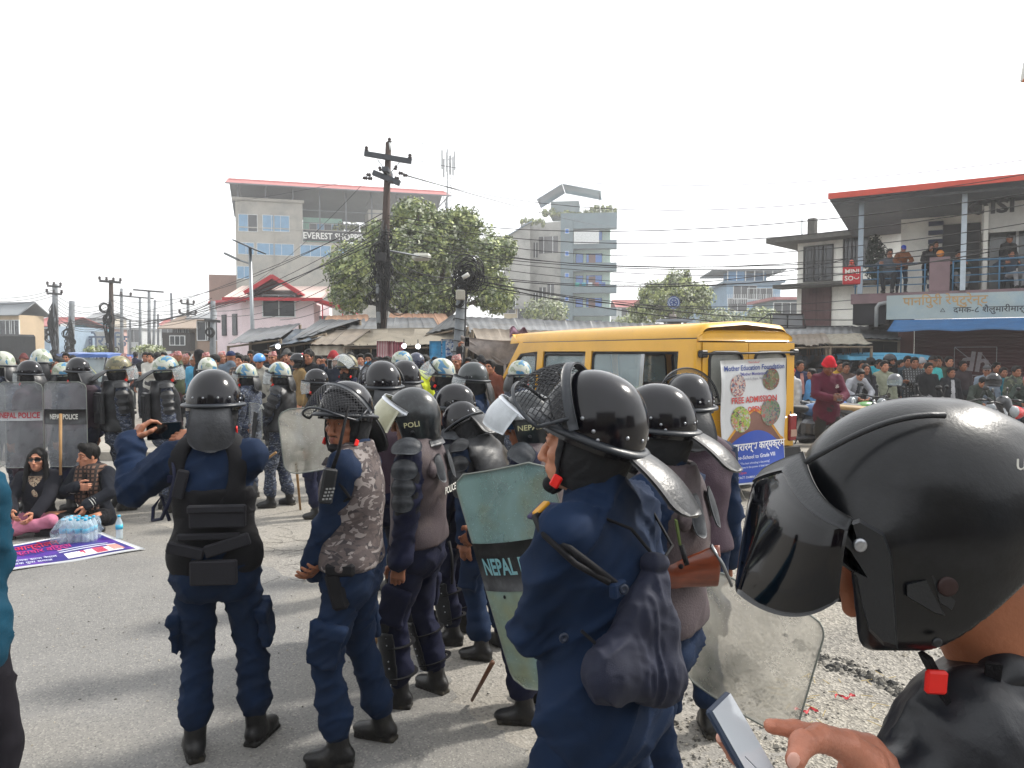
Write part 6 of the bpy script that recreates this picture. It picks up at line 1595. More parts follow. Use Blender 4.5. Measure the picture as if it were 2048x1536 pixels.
SHM=mat('maroon_shutter_paint','461A20',.5,.2,var=.15,scale=2,dirt='2a1418',damt=.4);zz=.05;
slat=MB();slat.grid(lambda u,v:(u,-.035*math.sin(math.pi*v)+.0,v*.082),1,4,.004);sm=slat.mesh('slat',SHM)
while zz<zb_:put('slat',sm,root,np.diag([XE-q0-.4,1,1,1])+m4(np.zeros((3,3)),(q0+.36,.62,zz))-np.diag([0,0,0,1.]));zz+=.085
lx,lz=sp2(1950,727);WL=mat('faded_white_stencil','8C8488',.7,var=.2,scale=8)
text_obj('dh',.66,WL,root,M=m4(np.array([[1,0,.25],[0,1,0],[0,0,1]]),(lx,.56,lz+.02)),bold=.03);text_obj('DIKSHA',.2,WL,root,M=m4(np.eye(3),(lx,.56,lz-.42)),bold=.02)
mb=MB();w_,h_=.46,.42
for(a,b)in(((-w_,-h_+.12),(-w_,h_)),((-w_,h_),(w_,h_)),((w_,h_),(w_,-h_+.12)),((w_,-h_+.12),(-w_,-h_+.12)),((-w_,h_),(-.1,.1)),((w_*.3,.25),(w_,-.2))):mb.box((lx+(a[0]+b[0])/2,.56,lz+(a[1]+b[1])/2),(np.hypot(b[0]-a[0],b[1]-a[1]),.01,.016),roty(-math.atan2(b[1]-a[1],b[0]-a[0])))
mb.build('stencil_frame',WL,root)
part(root,'shop_step',KERB,bx(s0-.5,XE,-1.2,.2,0,.12))
O=pix(1703,551,19.3);root=empty('hanging_sign',O,R(-12),'small red square sign reading MINISO hung at the balcony corner','sign')
mb=MB();mb.bbox((0,0,0),(.42,.1,.46),.02);mb.build('sign_panel',mat('bright_red_sign','A0141E',.4),root)
text_obj('MINI',.17,WHITEP,root,M=m4(np.eye(3),(0,-.055,.09)),bold=.02);text_obj('SO',.17,WHITEP,root,M=m4(np.eye(3),(-.07,-.055,-.08)),bold=.02)
mb=MB();mb.tube([(.05+.055*(1-math.cos(a)),-.056,-.045-.05*math.sin(a))for a in np.linspace(0,math.pi,9)],.011,5);mb.build('smile_mark',WHITEP,root)
mb=MB();mb.tube([(-.07,0,.23),(-.06,0,.27),(.06,0,.27),(.07,0,.23)],.012,5);mb.ball((.0,0,.34),.06,10);mb.build('handle',mat('red_lamp_ball','B24A3A',.4),root)
O=pix(2052,148,6);root=empty('corner_sign',O,R(-20),'edge of a white sign with orange rim at the upper right corner','sign')
mb=MB();mb.bbox((.15,0,0),(.36,.04,.16),.01,Rm=roty(.12));mb.build('sign_panel',WHITEP,root);mb=MB();mb.box((.15,-.022,-.079),(.36,.02,.018),roty(.12));mb.build('sign_rim',mat('orange_rim','A86038',.5),root)
mb=MB();mb.tube([(.3,.05,0),(.36,.05,-4.2)],.05,8);mb.build('sign_pole',CONP,root)
# ------------------------------------------------------------------ unseen shop houses added behind the photographer to darken reflections and fill light
for i,(x,y,w,dp,hh,rz,col,lb)in enumerate(((-34,-20,15,8,9,0,'7A7468','unseen three storey shop house behind the photographer, leftmost'),(-17,-19,12,8,7,0,'6E5A50','unseen brick fronted shop house behind the photographer'),(-3.5,-18,13,8,10,0,'8A8578','unseen tall plastered shop house right behind the photographer'),(11,-19,11,8,7.5,0,'5E6A70','unseen blue grey shop house behind the photographer on the right'),(23.5,-16,14,8,9,.5,'7A6A5A','unseen ochre shop house behind the photographer at far right'))):
 r_=empty('unseen_shop_house',(x,y,0),rz,lb,'building');part(r_,'wall',wmat('rear_wall_'+col,col,dirt='3a3834',dscale=.5,damt=.6),bx(0,w,-dp,0,0,hh));part(r_,'roof',RU,bx(-.5,w+.5,-dp,1.2,hh+.003,hh+.2));part(r_,'shutter',SHM,bx(.6,w-.6,.01,.12,.05,2.6));part(r_,'canopy',TB,bx(0,w,.02,2.0,2.9,3.0))
 for a in range(int(w/3)):
  for b in range(1,int(hh/3)):mb=MB();mb.box((1.5+a*3,.02,b*3+1.3),(1.4,.06,1.3));mb.build('window',PANED,r_)
# ------------------------------------------------------------------ yellow van
YEL=mat('yellow_van_paint','D09A12',.35,var=.06,scale=1.5,coat=.3,dirt='8a6a20',dscale=1.2,damt=.25);VBL=mat('black_van_trim','15161A',.5,var=.1);VGL=glass_mat('van_glass','9FB0B4',.42,.06,.12,scale=1.2);TYRE=mat('tyre','17171A',.85,var=.2,bump=.5);CHROME=mat('dull_chrome','9A9C9E',.25,.9)
va=R(27);VO=np.array([.244*9.0,9.0,0]);vd=np.array([-math.sin(va),math.cos(va),0])
van=empty('van',VO,va,'tall yellow van with a school banner hung across its rear doors','van')
VL,VW,VH=5.3,1.62,2.19
def vsec(y):
 """roof height and body top narrowing along the van"""
 return VH-.03*max(0,y-3.2)**1.6*.6
def van_shell():
 mb=MB();n=26;prof=[]
 def ring(y,top,pad=0.):
  lo=.42;P=[];r=.17
  P+=[(0+.03,lo),(0,lo+.1),(0,1.0),(.015,1.16),(.075,top-r-.02)]
  for a in np.linspace(0,90,6):P.append((.075+r*(1-math.cos(R(a))),top-r+r*math.sin(R(a))*.95))
  Q=[(VW-x,z)for x,z in P[::-1]];mid=[(VW/2,top+.035)]
  return[(x,y,z)for x,z in P+mid+Q]
 ys=[0.0,.03,.25,1.0,2.0,3.0,3.6,4.1,4.35];V=[];k=None
 for y in ys:
  rg=ring(y,vsec(y)-(.05 if y==0 else 0));k=len(rg);V+=rg
 F=[(i*k+j,i*k+j+1,(i+1)*k+j+1,(i+1)*k+j)for i in range(len(ys)-1)for j in range(k-1)]
 return V,F,k,ys
def quad_panel(mb,pts,th,m=None):
 """thin solid from a planar polygon"""
 P=[np.array(p,float)for p in pts];nn=nrm(np.cross(P[1]-P[0],P[2]-P[0]))*th;n=len(P)
 mb.add(P+[p-nn for p in P],[tuple(range(n)),tuple(range(n,2*n))[::-1]]+[(i,i+n,(i+1)%n+n,(i+1)%n)for i in range(n)])
xs=lambda z:0 if z<1.0 else .075*(z-1.0)/(VH-1.2)
def side_poly(y0,y1,z0,z1,x_off=0,sd=0):
 f_=(lambda y,z:(xs(z)+x_off,y,z))if sd==0 else(lambda y,z:(VW-xs(z)-x_off,y,z));return[f_(y0,z0),f_(y1,z0),f_(y1,z1),f_(y0,z1)]
wins=[(.30,2.0,1.18,1.83),(2.14,3.25,1.18,1.80)]
for sd in(0,1):
 mb=MB();E=[(0.02,.30),(2.0,2.14),(3.25,3.42),(4.5,4.6)]
 quad_panel(mb,side_poly(.02,4.62,.42,1.18,0,sd),.03);
 for a,b in E[:3]:quad_panel(mb,side_poly(a,b,1.18,1.84,0,sd),.03)
 quad_panel(mb,side_poly(.02,3.42,1.84,1.99,0,sd),.03)
 g=(lambda y,z:(xs(z),y,z))if sd==0 else(lambda y,z:(VW-xs(z),y,z))
 quad_panel(mb,[g(3.42,1.84),g(3.95,1.80),g(3.9,1.99),g(3.42,1.99)],.03);quad_panel(mb,[g(4.62,1.18),g(4.72,1.1),g(4.0,1.99),g(3.9,1.99),g(3.95,1.80)],.03)
 quad_panel(mb,[g(4.6,.42),g(5.25,.42),g(5.28,.9),g(4.72,1.12),g(4.6,1.12)],.03)
 mb.build('side_panel',YEL,van)
 for(y0,y1,z0,z1)in wins+[(3.46,4.5,1.18,1.8)]:
  if y0>3.4:pts=[g(3.46,1.2),g(4.5,1.2),g(3.95,1.79),g(3.46,1.79)]
  else:pts=side_poly(y0,y1,z0,z1,.012,sd)
  q=MB();
  cy=np.mean([p[1]for p in pts]);cz=np.mean([p[2]for p in pts])
  rp=[]
  for i in range(4):
   p0,p1,p2=np.array(pts[i-1]),np.array(pts[i]),np.array(pts[(i+1)%4]);rp+=[p1+nrm(p0-p1)*.08,p1+(nrm(p0-p1)+nrm(p2-p1))*.02,p1+nrm(p2-p1)*.08]
  q.tube(rp+[rp[0],rp[1]],.028,6,False);fr_=q.build('window',VBL,van)
  if y0==.30:
   p=MB();quad_panel(p,side_poly(.95,2.0,z0,z1,.016,sd),.006);p.build('pane',VGL,fr_)
   p=MB();quad_panel(p,side_poly(.93,1.0,z0,z1,.018,sd),.012);quad_panel(p,side_poly(1.0,1.06,z0,z1,.03,sd),.01);p.build('sliding_frame',CHROME,fr_)
  else:p=MB();quad_panel(p,[tuple(np.array(a)+(.014 if sd==0 else-.014,0,0))for a in pts],.006);p.build('pane',VGL,fr_)
V,Fc,k,ys=van_shell()
mb=MB();keep=[]
for f in Fc:
 j=f[0]%k
 if 4<=j<=k-6:keep.append(f)
mb.add(V,keep,True);mb.add([(.1,4.33,vsec(4.35)-.02),(VW-.1,4.33,vsec(4.35)-.02),(VW-.06,4.02,1.98),(.06,4.02,1.98)],[(0,1,2,3)]);mb.build('roof',YEL,van)
mb=MB();mb.tube([(.06,.0,1.995),(.06,3.9,1.99)],.012,5);mb.tube([(VW-.06,.0,1.995),(VW-.06,3.9,1.99)],.012,5);mb.build('gutter',VBL,van)
mb=MB();mb.box((-.004,2.3,1.02),(.012,4.5,.03));mb.box((-.003,2.3,.5),(.012,4.5,.05))
for y in(2.07,3.34,.16):mb.tube([(-.003,y,.5),(-.003,y,1.0),(.078,y,1.97)],.006,4)
mb.bbox((-.02,2.3,1.1),(.03,.12,.03),.006);mb.bbox((-.02,3.5,1.1),(.03,.12,.03),.006);mb.build('side_trim',VBL,van)
mb=MB();mb.box((VW/2,2.3,.46),(VW-.08,4.6,.05));mb.box((VW/2,5.0,.75),(VW-.1,.5,.5));mb.build('floor',VBL,van)
mb=MB();quad_panel(mb,[(.08,4.72,1.1),(VW-.08,4.72,1.1),(VW-.12,4.05,1.97),(.12,4.05,1.97)],.01);mb.build('windscreen',VGL,van)
mb=MB();mb.box((VW/2,5.0,.95),(VW-.06,.55,.3));mb.box((VW/2,5.28,.6),(VW-.04,.1,.5));mb.build('bonnet',YEL,van)
for i in range(3):
 for j in range(2):mb=MB();mb.bbox((.45+j*.7,1.0+i*1.0,1.0),(.5,.14,.75),.04);mb.bbox((.45+j*.7,1.2+i*1.0,.75),(.5,.45,.14),.04);mb.build('seat',mat('grey_seat','3a3a3e',.8),van)
zt=2.0;mb=MB();mb.grid(lambda u,v:(.03+(VW-.06)*u,-.005-.02*math.sin(math.pi*u),zt-.03+v*.13*(1-(2*u-1)**8*.6)),20,3,.02);mb.box((VW/2,-.0,.52),(VW-.04,.05,.2));mb.box((.035,0,1.28),(.07,.05,1.34));mb.box((VW-.035,0,1.28),(.07,.05,1.34));mb.build('rear_frame',YEL,van)
for(a,b)in((.08,VW/2-.006),(VW/2+.006,VW-.08)):
 mb=MB();w=b-a;z0,z1=.63,1.95;w0,w1=1.2,1.83;y=-.02
 mb.box(((a+b)/2,y,(z0+w0)/2),(w,.04,w0-z0));mb.box(((a+b)/2,y,(z1+w1)/2),(w,.04,z1-w1));mb.box((a+.05,y,(w0+w1)/2),(.1,.04,w1-w0));mb.box((b-.05,y,(w0+w1)/2),(.1,.04,w1-w0))
 mb.bbox(((a+b)/2,y-.025,.85),(w-.12,.012,.3),.004)
 d_=mb.build('rear_door',YEL,van)
 q=MB();c=[(a+.1,w0),(b-.1,w0),(b-.1,w1),(a+.1,w1)];rp=[]
 for i in range(4):
  p0,p1,p2=[np.array(c[t%4],float)for t in(i-1,i,i+1)]
  for(t0,t1)in((.09,0),(.045,.012),(.012,.045),(0,.09)):s=p1+nrm(p0-p1)*t0+nrm(p2-p1)*t1;rp.append((s[0],y-.02,s[1]))
 q.tube(rp+rp[:2],.02,6,False);q.build('window_seal',VBL,d_)
 q=MB();q.box(((a+b)/2,y,(w0+w1)/2),(w-.2,.008,w1-w0));q.build('window',glass_mat('dusty_rear_glass','A6A8A2',.62,.25,.2,scale=2),d_)
mb=MB();mb.tube([(.02,-.09,1.81),(VW-.02,-.09,1.83)],.014,6);mb.bbox((.06,-.06,1.81),(.1,.08,.09),.015);mb.bbox((VW-.05,-.06,1.83),(.1,.08,.08),.015);mb.build('ladder_bar',VBL,van)
mb=MB();mb.box((VW/2,-.06,.6),(VW+.02,.12,.04));mb.box((VW/2,-.07,.5),(VW+.06,.09,.16));mb.box((VW/2,-.02,.40),(VW-.1,.1,.14));mb.box((VW/2,-.031,1.05),(VW-.1,.012,.035));mb.build('bumper',VBL,van)
for x in(.05,VW-.05):mb=MB();mb.bbox((x,-.04,.86),(.13,.06,.34),.015);mb.m(1).box((x,-.073,.79),(.1,.012,.09));mb.build('tail_light',[mat('red_lens','7A1518',.25),mat('pale_lens','A08070',.25)],van)
for(x,y)in((.12,.75),(VW-.12,.75),(.12,4.5),(VW-.12,4.5)):
 mb=MB();M=m4(roty(math.pi/2),(x,y,.33));mb.lathe([(.2,-.1),(.31,-.1),(.335,-.06),(.335,.06),(.31,.1),(.2,.1)],24,M);o=mb.build('wheel',TYRE,van);q=MB();q.lathe([(.05,-.02),(.1,.0),(.12,-.04),(.2,-.06),(.2,.06),(.12,.04),(.05,.02)],16,M);q.build('rim',CHROME,o)
 mb=MB();mb.lathe([(.36,-.1),(.36,.1)],20,M);mb.build('wheel_arch',VBL,van)
mb=MB();mb.tube([(.5,-.1,.55),(.52,-.12,.3),(.6,-.2,.05),(.7,-.3,.01)],.006,4);mb.tube([(.55,-.1,.55),(.53,-.12,.25),(.5,-.2,.01),(.4,-.3,.01)],.006,4);mb.build('rope',mat('grey_rope','8a867c',.9),van)
e=np.array([math.cos(va),math.sin(va),0]);van.scale=(1,1.16,1)
BP=VO+e*.80+np.array([math.sin(va),-math.cos(va),0])*.15
ban=empty('banner',BP+np.array([0,0,1.13]),va,'white vinyl school banner tied over the rear of the yellow van','banner')
BW,BH=.98,1.42
ban.scale=(1.1,1,1.08)
def bwarp(x,z):
 t=(.57-z)/BH;return np.array([x*(1-.0*t)+.05*t*(1-x)-.02,-.012+.014*math.sin(x*7+z*3)+.01*math.sin(z*9-x*4)-.0*max(0,t-.5),z+.03*x])
def bshape(name,poly,m,off):
 mb=MB();V=[bwarp(x,z)+np.array([0,-off,0])for x,z in poly];mb.add(V,[tuple(range(len(V)))]);return mb.build(name,m,ban)
BWH=mat('banner_white','C4C6C8',.45,var=.04,scale=4);mb=MB();mb.grid(lambda u,v:bwarp((u-.5)*BW,.57-v*BH),16,22,.004);mb.build('sheet',BWH,ban)
def strip(name,f0,f1,m,off,n=24,x0=-BW/2+.015,x1=BW/2-.015):
 mb=MB();V=[];
 for i in range(n+1):
  x=x0+(x1-x0)*i/n;a,b=f0(x),f1(x)
  for j in range(9):V.append(bwarp(x,a+(b-a)*j/8)+np.array([0,-off,0]))
 F=[(i*9+j,(i+1)*9+j,(i+1)*9+j+1,i*9+j+1)for i in range(n)for j in range(8)];mb.add(V,F,True);return mb.build(name,m,ban)
zb=.57-BH+.02
strip('brown_panel',lambda x:zb,lambda x:-.02-.38*min(1,abs(x)*2.2)**1.4,mat('banner_brown','6E4A3E',.5,var=.15,scale=3),.004)
strip('gold_line',lambda x:-.02-.38*min(1,abs(x)*2.2)**1.4,lambda x:.02-.38*min(1,abs(x)*2.2)**1.4,mat('banner_gold','C08A2C',.5),.0055)
strip('blue_panel',lambda x:zb,lambda x:-.24-.45*x*x*2.2,mat('banner_blue','2748A4',.5,var=.1,scale=3),.007)
for(cx,cz,r,cols)in((-.25,.28,.12,['B8A8A0','9A3A34','4C5A74']),(.27,.33,.12,['5E6A48','8A7A62','303C50','7A3A30']),(-.22,-.1,.14,['8AA03C','3A3A40','B06A5A','A8A6A0']),(.25,-.05,.15,['7A7468','3C4A5A','9A4A44','4C7A50'])):
 bshape('photo_print',[(cx+r*math.cos(a),cz+r*1.05*math.sin(a))for a in np.linspace(0,6.283,25)[:-1]][::1],patch_mat('print%d'%int(cz*100),cols,24,.5,sharp=False,bump=0),.010)
def btxt(t,x,z,s,c,b=.01,sx=1.):
 m=mat('banner_ink_'+c,c,.5,var=.05);text_obj(t,s,m,ban,fn=lambda a,q:bwarp(x+a,z+q)+np.array([0,-.013,0]),bold=b,sx=sx)
btxt('Mother Education Foundation',0,.475,.082,'2C4486',.02,.92);btxt('"Mother Montessori"',0,.405,.052,'4A4A8A',.02);btxt('"First School"',0,.535,.032,'B04848');btxt('Damak-5, Jhapa, Nepal',0,.35,.042,'8A8A94')
btxt('FREE ADMISSION',0,.11,.098,'B8322E',.02,.95);btxt('OPEN',0,-.0,.085,'B8322E',.02)
btxt('अक्षरारम्भ कार्यक्रम',0,-.42,.12,'E0E0E4',.02,.95);btxt('Pree-School to Grade VIII',0,-.54,.062,'D8DCE6',.015);btxt('"The best schooling is discovering"',0,-.61,.032,'C8D0E0');btxt('believe in the power of their dreams',0,-.655,.032,'C8D0E0');btxt('Admissions Open',-.3,-.715,.045,'C04848',.01);btxt('CONTACT: DAMAK-5, JHAPA, NEPAL, 2080',0,-.77,.036,'D0D4DE')
# ------------------------------------------------------------------ motorcycles
def wheel(root,c,r,name='wheel',w=.05,spokes=8):
 M=m4(roty(math.pi/2),c);mb=MB();mb.lathe([(r*.78,-w),(r*.95,-w),(r,-w*.4),(r,w*.4),(r*.95,w),(r*.78,w)],24,M);o=mb.build(name,TYRE,root)
 q=MB();q.lathe([(r*.7,-w*.5),(r*.79,-w*.7),(r*.79,w*.7),(r*.7,w*.5)],20,M);q.lathe([(.02,-w),(.05,-w),(.05,w),(.02,w)],10,M);q.lathe([(.05,-w*.7),(r*.45,-w*.75),(r*.45,-w*.6),(.05,-w*.6)],16,M)
 for i in range(spokes):
  a=2*math.pi*i/spokes;q.tube([(c[0],c[1]+.04*math.cos(a),c[2]+.04*math.sin(a)),(c[0],c[1]+r*.74*math.cos(a+.15),c[2]+r*.74*math.sin(a+.15))],.011,4)
 q.build('rim',CHROME,o)
def motorbike(loc,rz,col,label,scooter=False,seatc='17181A',second=None):
 root=empty('motorcycle' if not scooter else 'scooter',loc,rz,label,'scooter' if scooter else 'motorcycle','two wheelers parked by the shop');pm=mat('bike_paint_'+col,col,.25,var=.08,coat=.6);sm_=mat('bike_seat_'+seatc,seatc,.6);bk=mat('bike_black','1A1B1E',.4,var=.2);s2=mat('bike_paint_'+(second or '3A3C40'),second or '3A3C40',.3,coat=.4)
 r=.3 if not scooter else .25;wheel(root,(0,-.65,r),r,w=.055);wheel(root,(0,.68,r),r,w=.045)
 S=SDF();S.k=.04
 if scooter:
  S.cone((0,-.6,.55),(0,-.1,.58),.14,.13);S.cone((0,.42,.4),(0,.46,.85),.15,.09,sq=((0,1,0),2));S.cone((0,-.1,.32),(0,.4,.3),.13,.13,sq=((0,0,1),2.2));S.cone((0,.5,.5),(0,.72,.56),.08,.06);S.mat=1;S.cone((0,.46,.85),(0,.4,1.0),.1,.12,k=.03);S.cone((0,.5,.3),(0,.52,.8),.09,.05,sq=((1,0,0),.7))
 else:
  S.ell((0,.15,.78),(.14,.27,.13));S.cone((0,.3,.75),(.0,.52,.72),.09,.07);S.mat=1;S.cone((-.1,.3,.68),(-.12,.52,.55),.07,.03,sq=((1,0,0),2));S.cone((.1,.3,.68),(.12,.52,.55),.07,.03,sq=((1,0,0),2));S.cone((0,-.45,.78),(0,-.9,.9),.085,.035);S.cone((0,.52,.6),(0,.9,.62),.07,.05,sq=((0,0,1),1.6))
 sdf_obj('fairing',S,.016,[pm,s2],root)
 S=SDF();S.k=.03;S.cone((0,-.1,.8 if not scooter else .7),(0,-.65,.86 if not scooter else .74),.11,.085,sq=((0,0,1),1.5));sdf_obj('seat',S,.018,sm_,root)
 mb=MB();mb.tube([(0,.42,.85),(0,.3,.35),(0,-.1,.3),(0,-.3,.45),(0,-.6,.8)],.03,6);mb.tube([(0,-.2,.38),(-.09,-.65,r)],.025,6);mb.tube([(0,-.2,.38),(.09,-.65,r)],.025,6);mb.tube([(.13,.1,.3),(.14,-.35,.28),(.15,-.75,.38)],[.03,.04,.05],8)
 if not scooter:mb.bbox((0,.08,.45),(.26,.34,.3),.06);mb.cyl((.1,.1,.42),(.17,.1,.42),.1,12);mb.cyl((-.1,.1,.42),(-.17,.1,.42),.1,12)
 mb.build('engine_frame',mat('engine_metal','4A4B4E',.4,.6,var=.3,scale=10),root)
 mb=MB()
 for sx in(-1,1):mb.tube([(sx*.09,.68,r),(sx*.09,.44,.92)],.024,8)
 mb.build('fork',CHROME,root);zc=.98
 mb=MB();mb.tube([(-.36,.28,zc+.02),(-.26,.36,zc+.04),(-.1,.42,zc),(.1,.42,zc),(.26,.36,zc+.04),(.36,.28,zc+.02)],.015,6)
 for sx in(-1,1):mb.tube([(sx*.36,.28,zc+.02),(sx*.27,.345,zc+.035)],.022,6)
 mb.build('handlebar',bk,root)
 mb=MB();mb.ball((0,.55,.86),.1,10,sc=(1,.8,1));mb.build('headlight',mat('head_lens','8A9094',.15),root)
 for sx in(-1,1):q=MB();q.tube([(sx*.25,.36,zc+.03),(sx*.32,.36,zc+.2)],.007,5);q.ball((sx*.35,.35,zc+.23),.055,8,sc=(1,.3,.65));q.build('mirror',bk,root)
 mb=MB();mb.tube([(-.12,-.1,.3),(-.28,-.14,0.005)],.012,5);mb.build('kickstand',bk,root);return root
def mloc(a,d):
 if a>1600 and d<15:d=12.6+(d-10.6)*.5
 p=pix(a,703,d);return(p[0],d,0)
motorbike(mloc(1618,12.6),R(-78),'1F4A78','blue black motorcycle parked just right of the van rear');motorbike(mloc(1668,14.2),R(-60),'2A5FA8','blue motorcycle half hidden behind the maroon jacket man');motorbike(mloc(1722,13.4),R(-68),'3F7A2E','green and blue motorcycle beside the maroon jacket man',second='27509A')
motorbike(mloc(1745,11.9),R(-80),'1C2A30','black motorcycle with tan seat behind the large helmet',seatc='8A6F44');motorbike(mloc(1832,12.6),R(-75),'26282C','dark grey motorcycle in front of the black sweater man');motorbike(mloc(1925,12.0),R(150),'A81E22','red and grey motorcycle with dark seat behind the scooter')
motorbike(mloc(1955,10.6),R(-140),'4E5054','grey scooter angled toward the camera beside the red sports bike',scooter=True,second='23262A');motorbike(mloc(2040,11.4),R(100),'C0161C','bright red sports motorcycle at the right edge of the picture')
for(a,b,d,l)in((1790,752,13.2,'clear visor grey helmet hung on the mirror of the grey motorcycle'),(1987,752,12.4,'glossy black helmet resting on the scooter handlebar')):
 o=empty('helmet',pix(a,b+10,d),R(140),l,'helmet');S=SDF();S.ell((0,0,0),(.125,.15,.135));S.clip((0,0,-.09),(0,0,-1));S.ell((0,.15,-.03),(.09,.07,.05),op='s');sdf_obj('shell',S,.012,GLOSS if a>1800 else mat('grey_shell','4a4d52',.3,coat=.4),o);q=MB();q.grid(lambda u,v:(.128*math.sin(R(-70+140*u)),.152*math.cos(R(-70+140*u)),.03-.1*v),12,3,.003);q.build('visor',VGL if a<1800 else VBL,o)
# ------------------------------------------------------------------ electric rickshaws and truck
def rickshaw(loc,rz,roofc,label):
 root=empty('electric_rickshaw',loc,rz,label,'rickshaw');bm=mat('rickshaw_body','2A3038',.5,var=.2);rm=mat('rickshaw_roof_'+roofc,roofc,.5,var=.1)
 mb=MB();mb.grid(lambda u,v:(-.58+1.16*u,-1.25+2.5*v,1.74+.06*math.sin(math.pi*u)-.05*abs(2*v-1)**3),10,10,.03);mb.box((0,1.27,1.70),(1.18,.04,.1));mb.box((0,-1.27,1.68),(1.18,.04,.1));mb.box((.59,0,1.68),(.03,2.5,.09));mb.box((-.59,0,1.68),(.03,2.5,.09));mb.build('roof',rm,root)
 mb=MB()
 for sx in(-1,1):
  mb.tube([(sx*.56,-1.2,.3),(sx*.56,-1.2,1.7)],.022,6);mb.tube([(sx*.56,.35,.3),(sx*.56,.35,1.7)],.022,6);mb.tube([(sx*.42,1.3,.8),(sx*.52,1.1,1.7)],.025,6)
 mb.build('posts',bm,root)
 S=SDF();S.k=.05;S.box((0,-.45,.45),(.56,.85,.14),rd=.04);S.cone((0,1.25,.5),(0,1.2,.82),.3,.36,sq=((0,1,0),2));S.box((0,.7,.32),(.45,.6,.04),rd=.03);S.box((0,-1.15,.7),(.55,.08,.3),rd=.04);sdf_obj('body',S,.03,bm,root)
 mb=MB();quad_panel(mb,[(-.42,1.3,.88),(.42,1.3,.88),(.48,1.14,1.62),(-.48,1.14,1.62)],.008);mb.build('windscreen',glass_mat('rickshaw_glass','9aa8ac',.5,.08),root)
 for sx in(-1,1):q=MB();q.tube([(0,1.34,1.5),(sx*.4,1.36,1.0)],.02,4,flat=.3);q.build('tape',mat('yellow_tape','A8A86A',.5),root)
 for(x,y)in((0,1.35),(-.48,-.8),(.48,-.8)):wheel(root,(x,y,.24),.24,w=.045,spokes=6)
 for y in(-.95,.1):q=MB();q.bbox((0,y,.72),(.95,.34,.12),.04);q.build('seat',mat('rickshaw_seat','3a2226',.7),root)
 mb=MB();mb.ball((0,1.52,.72),.09,10);mb.build('headlight',mat('head_lens','8A9094',.15),root);return root
rickshaw(mloc(203,25),R(190),'3E5E9A','electric rickshaw with blue roof standing in the left road');rickshaw((*pix(1752,703,18.6)[:2],0),R(105),'5AA0C0','electric rickshaw with pale blue roof by the shop pillar')
rickshaw(mloc(160,31),R(200),'6a7aa0','second electric rickshaw behind the blue roofed one')
O=pix(-118,703,33);O[2]=0;root=empty('truck',O,R(-12),'black covered truck body at the far left edge','truck')
mb=MB();mb.bbox((0,1.5,1.7),(2.7,4.5,1.9),.1);mb.build('cargo_box',mat('black_truck_cover','1B1E22',.8,var=.3,scale=1.5,bump2=.5,bump=.2),root)
for i in range(2):
 for j in range(2):mb=MB();mb.box((.05+i*.24,-.77,2.45-j*.24),(.15,.02,.15));mb.build('white_square',WHITEP,root)
for(x,y)in((-1.1,.2),(1.1,.2),(-1.1,2.8),(1.1,2.8)):wheel(root,(x,y,.45),.45,w=.12)
mb=MB();mb.box((0,1.5,.68),(2.4,4.4,.14));mb.build('chassis',VBL,root)
# ------------------------------------------------------------------ riot police
def spot(px_,top,d,helmet=True,z0=0.):
 """ground place and body height from the pixel of the head top at depth d"""
 p=pix(px_,top,d);z=p[2]-z0;return np.array([p[0],d,z0]),z/(1.80 if helmet else 1.755)*1.75
def tol(loc,yaw,w,k=1.):return rotz(-yaw)@(np.asarray(w,float)-np.asarray(loc))/k
def box_on(f,root,name,m,items,base=(0,0,0)):
 mb=MB()
 for c,s,*r in items:mb.bbox(f.T(c),np.array(s)*f.k,.006,Rm=f.Rt@(r[0]if r else np.eye(3)))
 return mb.build(name,m,root)
def cord(root,name,pts,r,m,n=6):mb=MB();mb.tube(pts,r,n);return mb.build(name,m,root)
def phone(M,w,h,label,col='101114',screen='0C0E12',emit=None,name='phone'):
 root=empty(name,(0,0,0),0,label,'phone');root.matrix_world=Matrix([list(map(float,r))for r in M])
 mb=MB();mb.bbox((0,0,0),(w,.0085,h),.003);mb.build('case',mat('phone_case_'+col,col,.4),root)
 mb=MB();mb.box((0,-.0046,0),(w*.93,.0006,h*.955));mb.build('screen',mat('phone_screen_'+screen,screen,.06,var=0,spec=.8),root);return root
loc,h=spot(424,742,3.35);yaw=R(6);k=h/1.75;LW,RW=pix(262,884,3.50),pix(390,884,3.52)
r1,f=officer(loc,yaw,h,'officer in navy with black load vest photographing with a phone, back turned',dict(fat=1.0,hyaw=R(10),hpitch=R(4),L=dict(hand=tol(loc,yaw,LW,k),hint=(-.55,-.1,-1),dir=(.45,.45,.9),palm=(.8,.6,-.4),curl=.7),R=dict(hand=tol(loc,yaw,RW,k),hint=(.6,0,-1),dir=(-.8,.3,.3),palm=(-.3,.8,-.5),curl=.7),
 RF=dict(foot=(.15,.10,.085),toe=(.35,1,0)),LF=dict(foot=(-.10,-.02,.085),toe=(-.45,1,0))),near=True,res=.55,flap=.06,flapm=FLAPG,det=1,fa=1.05,skin=0)
vest(r1,f,BLACKW,g=.034,lo=-.12,hi=.20,h=.010);S=SDF()
torso_sdf(S,f,.037,'none',lower=0);S.k=.012
for sx in(-1,1):S.cone(f.T((sx*.235,0,.3)),f.T((sx*.24,0,.6)),.105*k,op='s')
S.ell(f.T((0,-.12,.40)),np.array([.095,.16,.17])*k,f.Rt,op='s');S.ell(f.T((0,.14,.42)),np.array([.09,.12,.15])*k,f.Rt,op='s');S.clip(f.T((0,0,.19)),-f.Rt[:,2]);S.clip(f.T((0,0,.6)),f.Rt[:,2]);sdf_obj('vest_yoke',S,.010,BLACKW,r1)
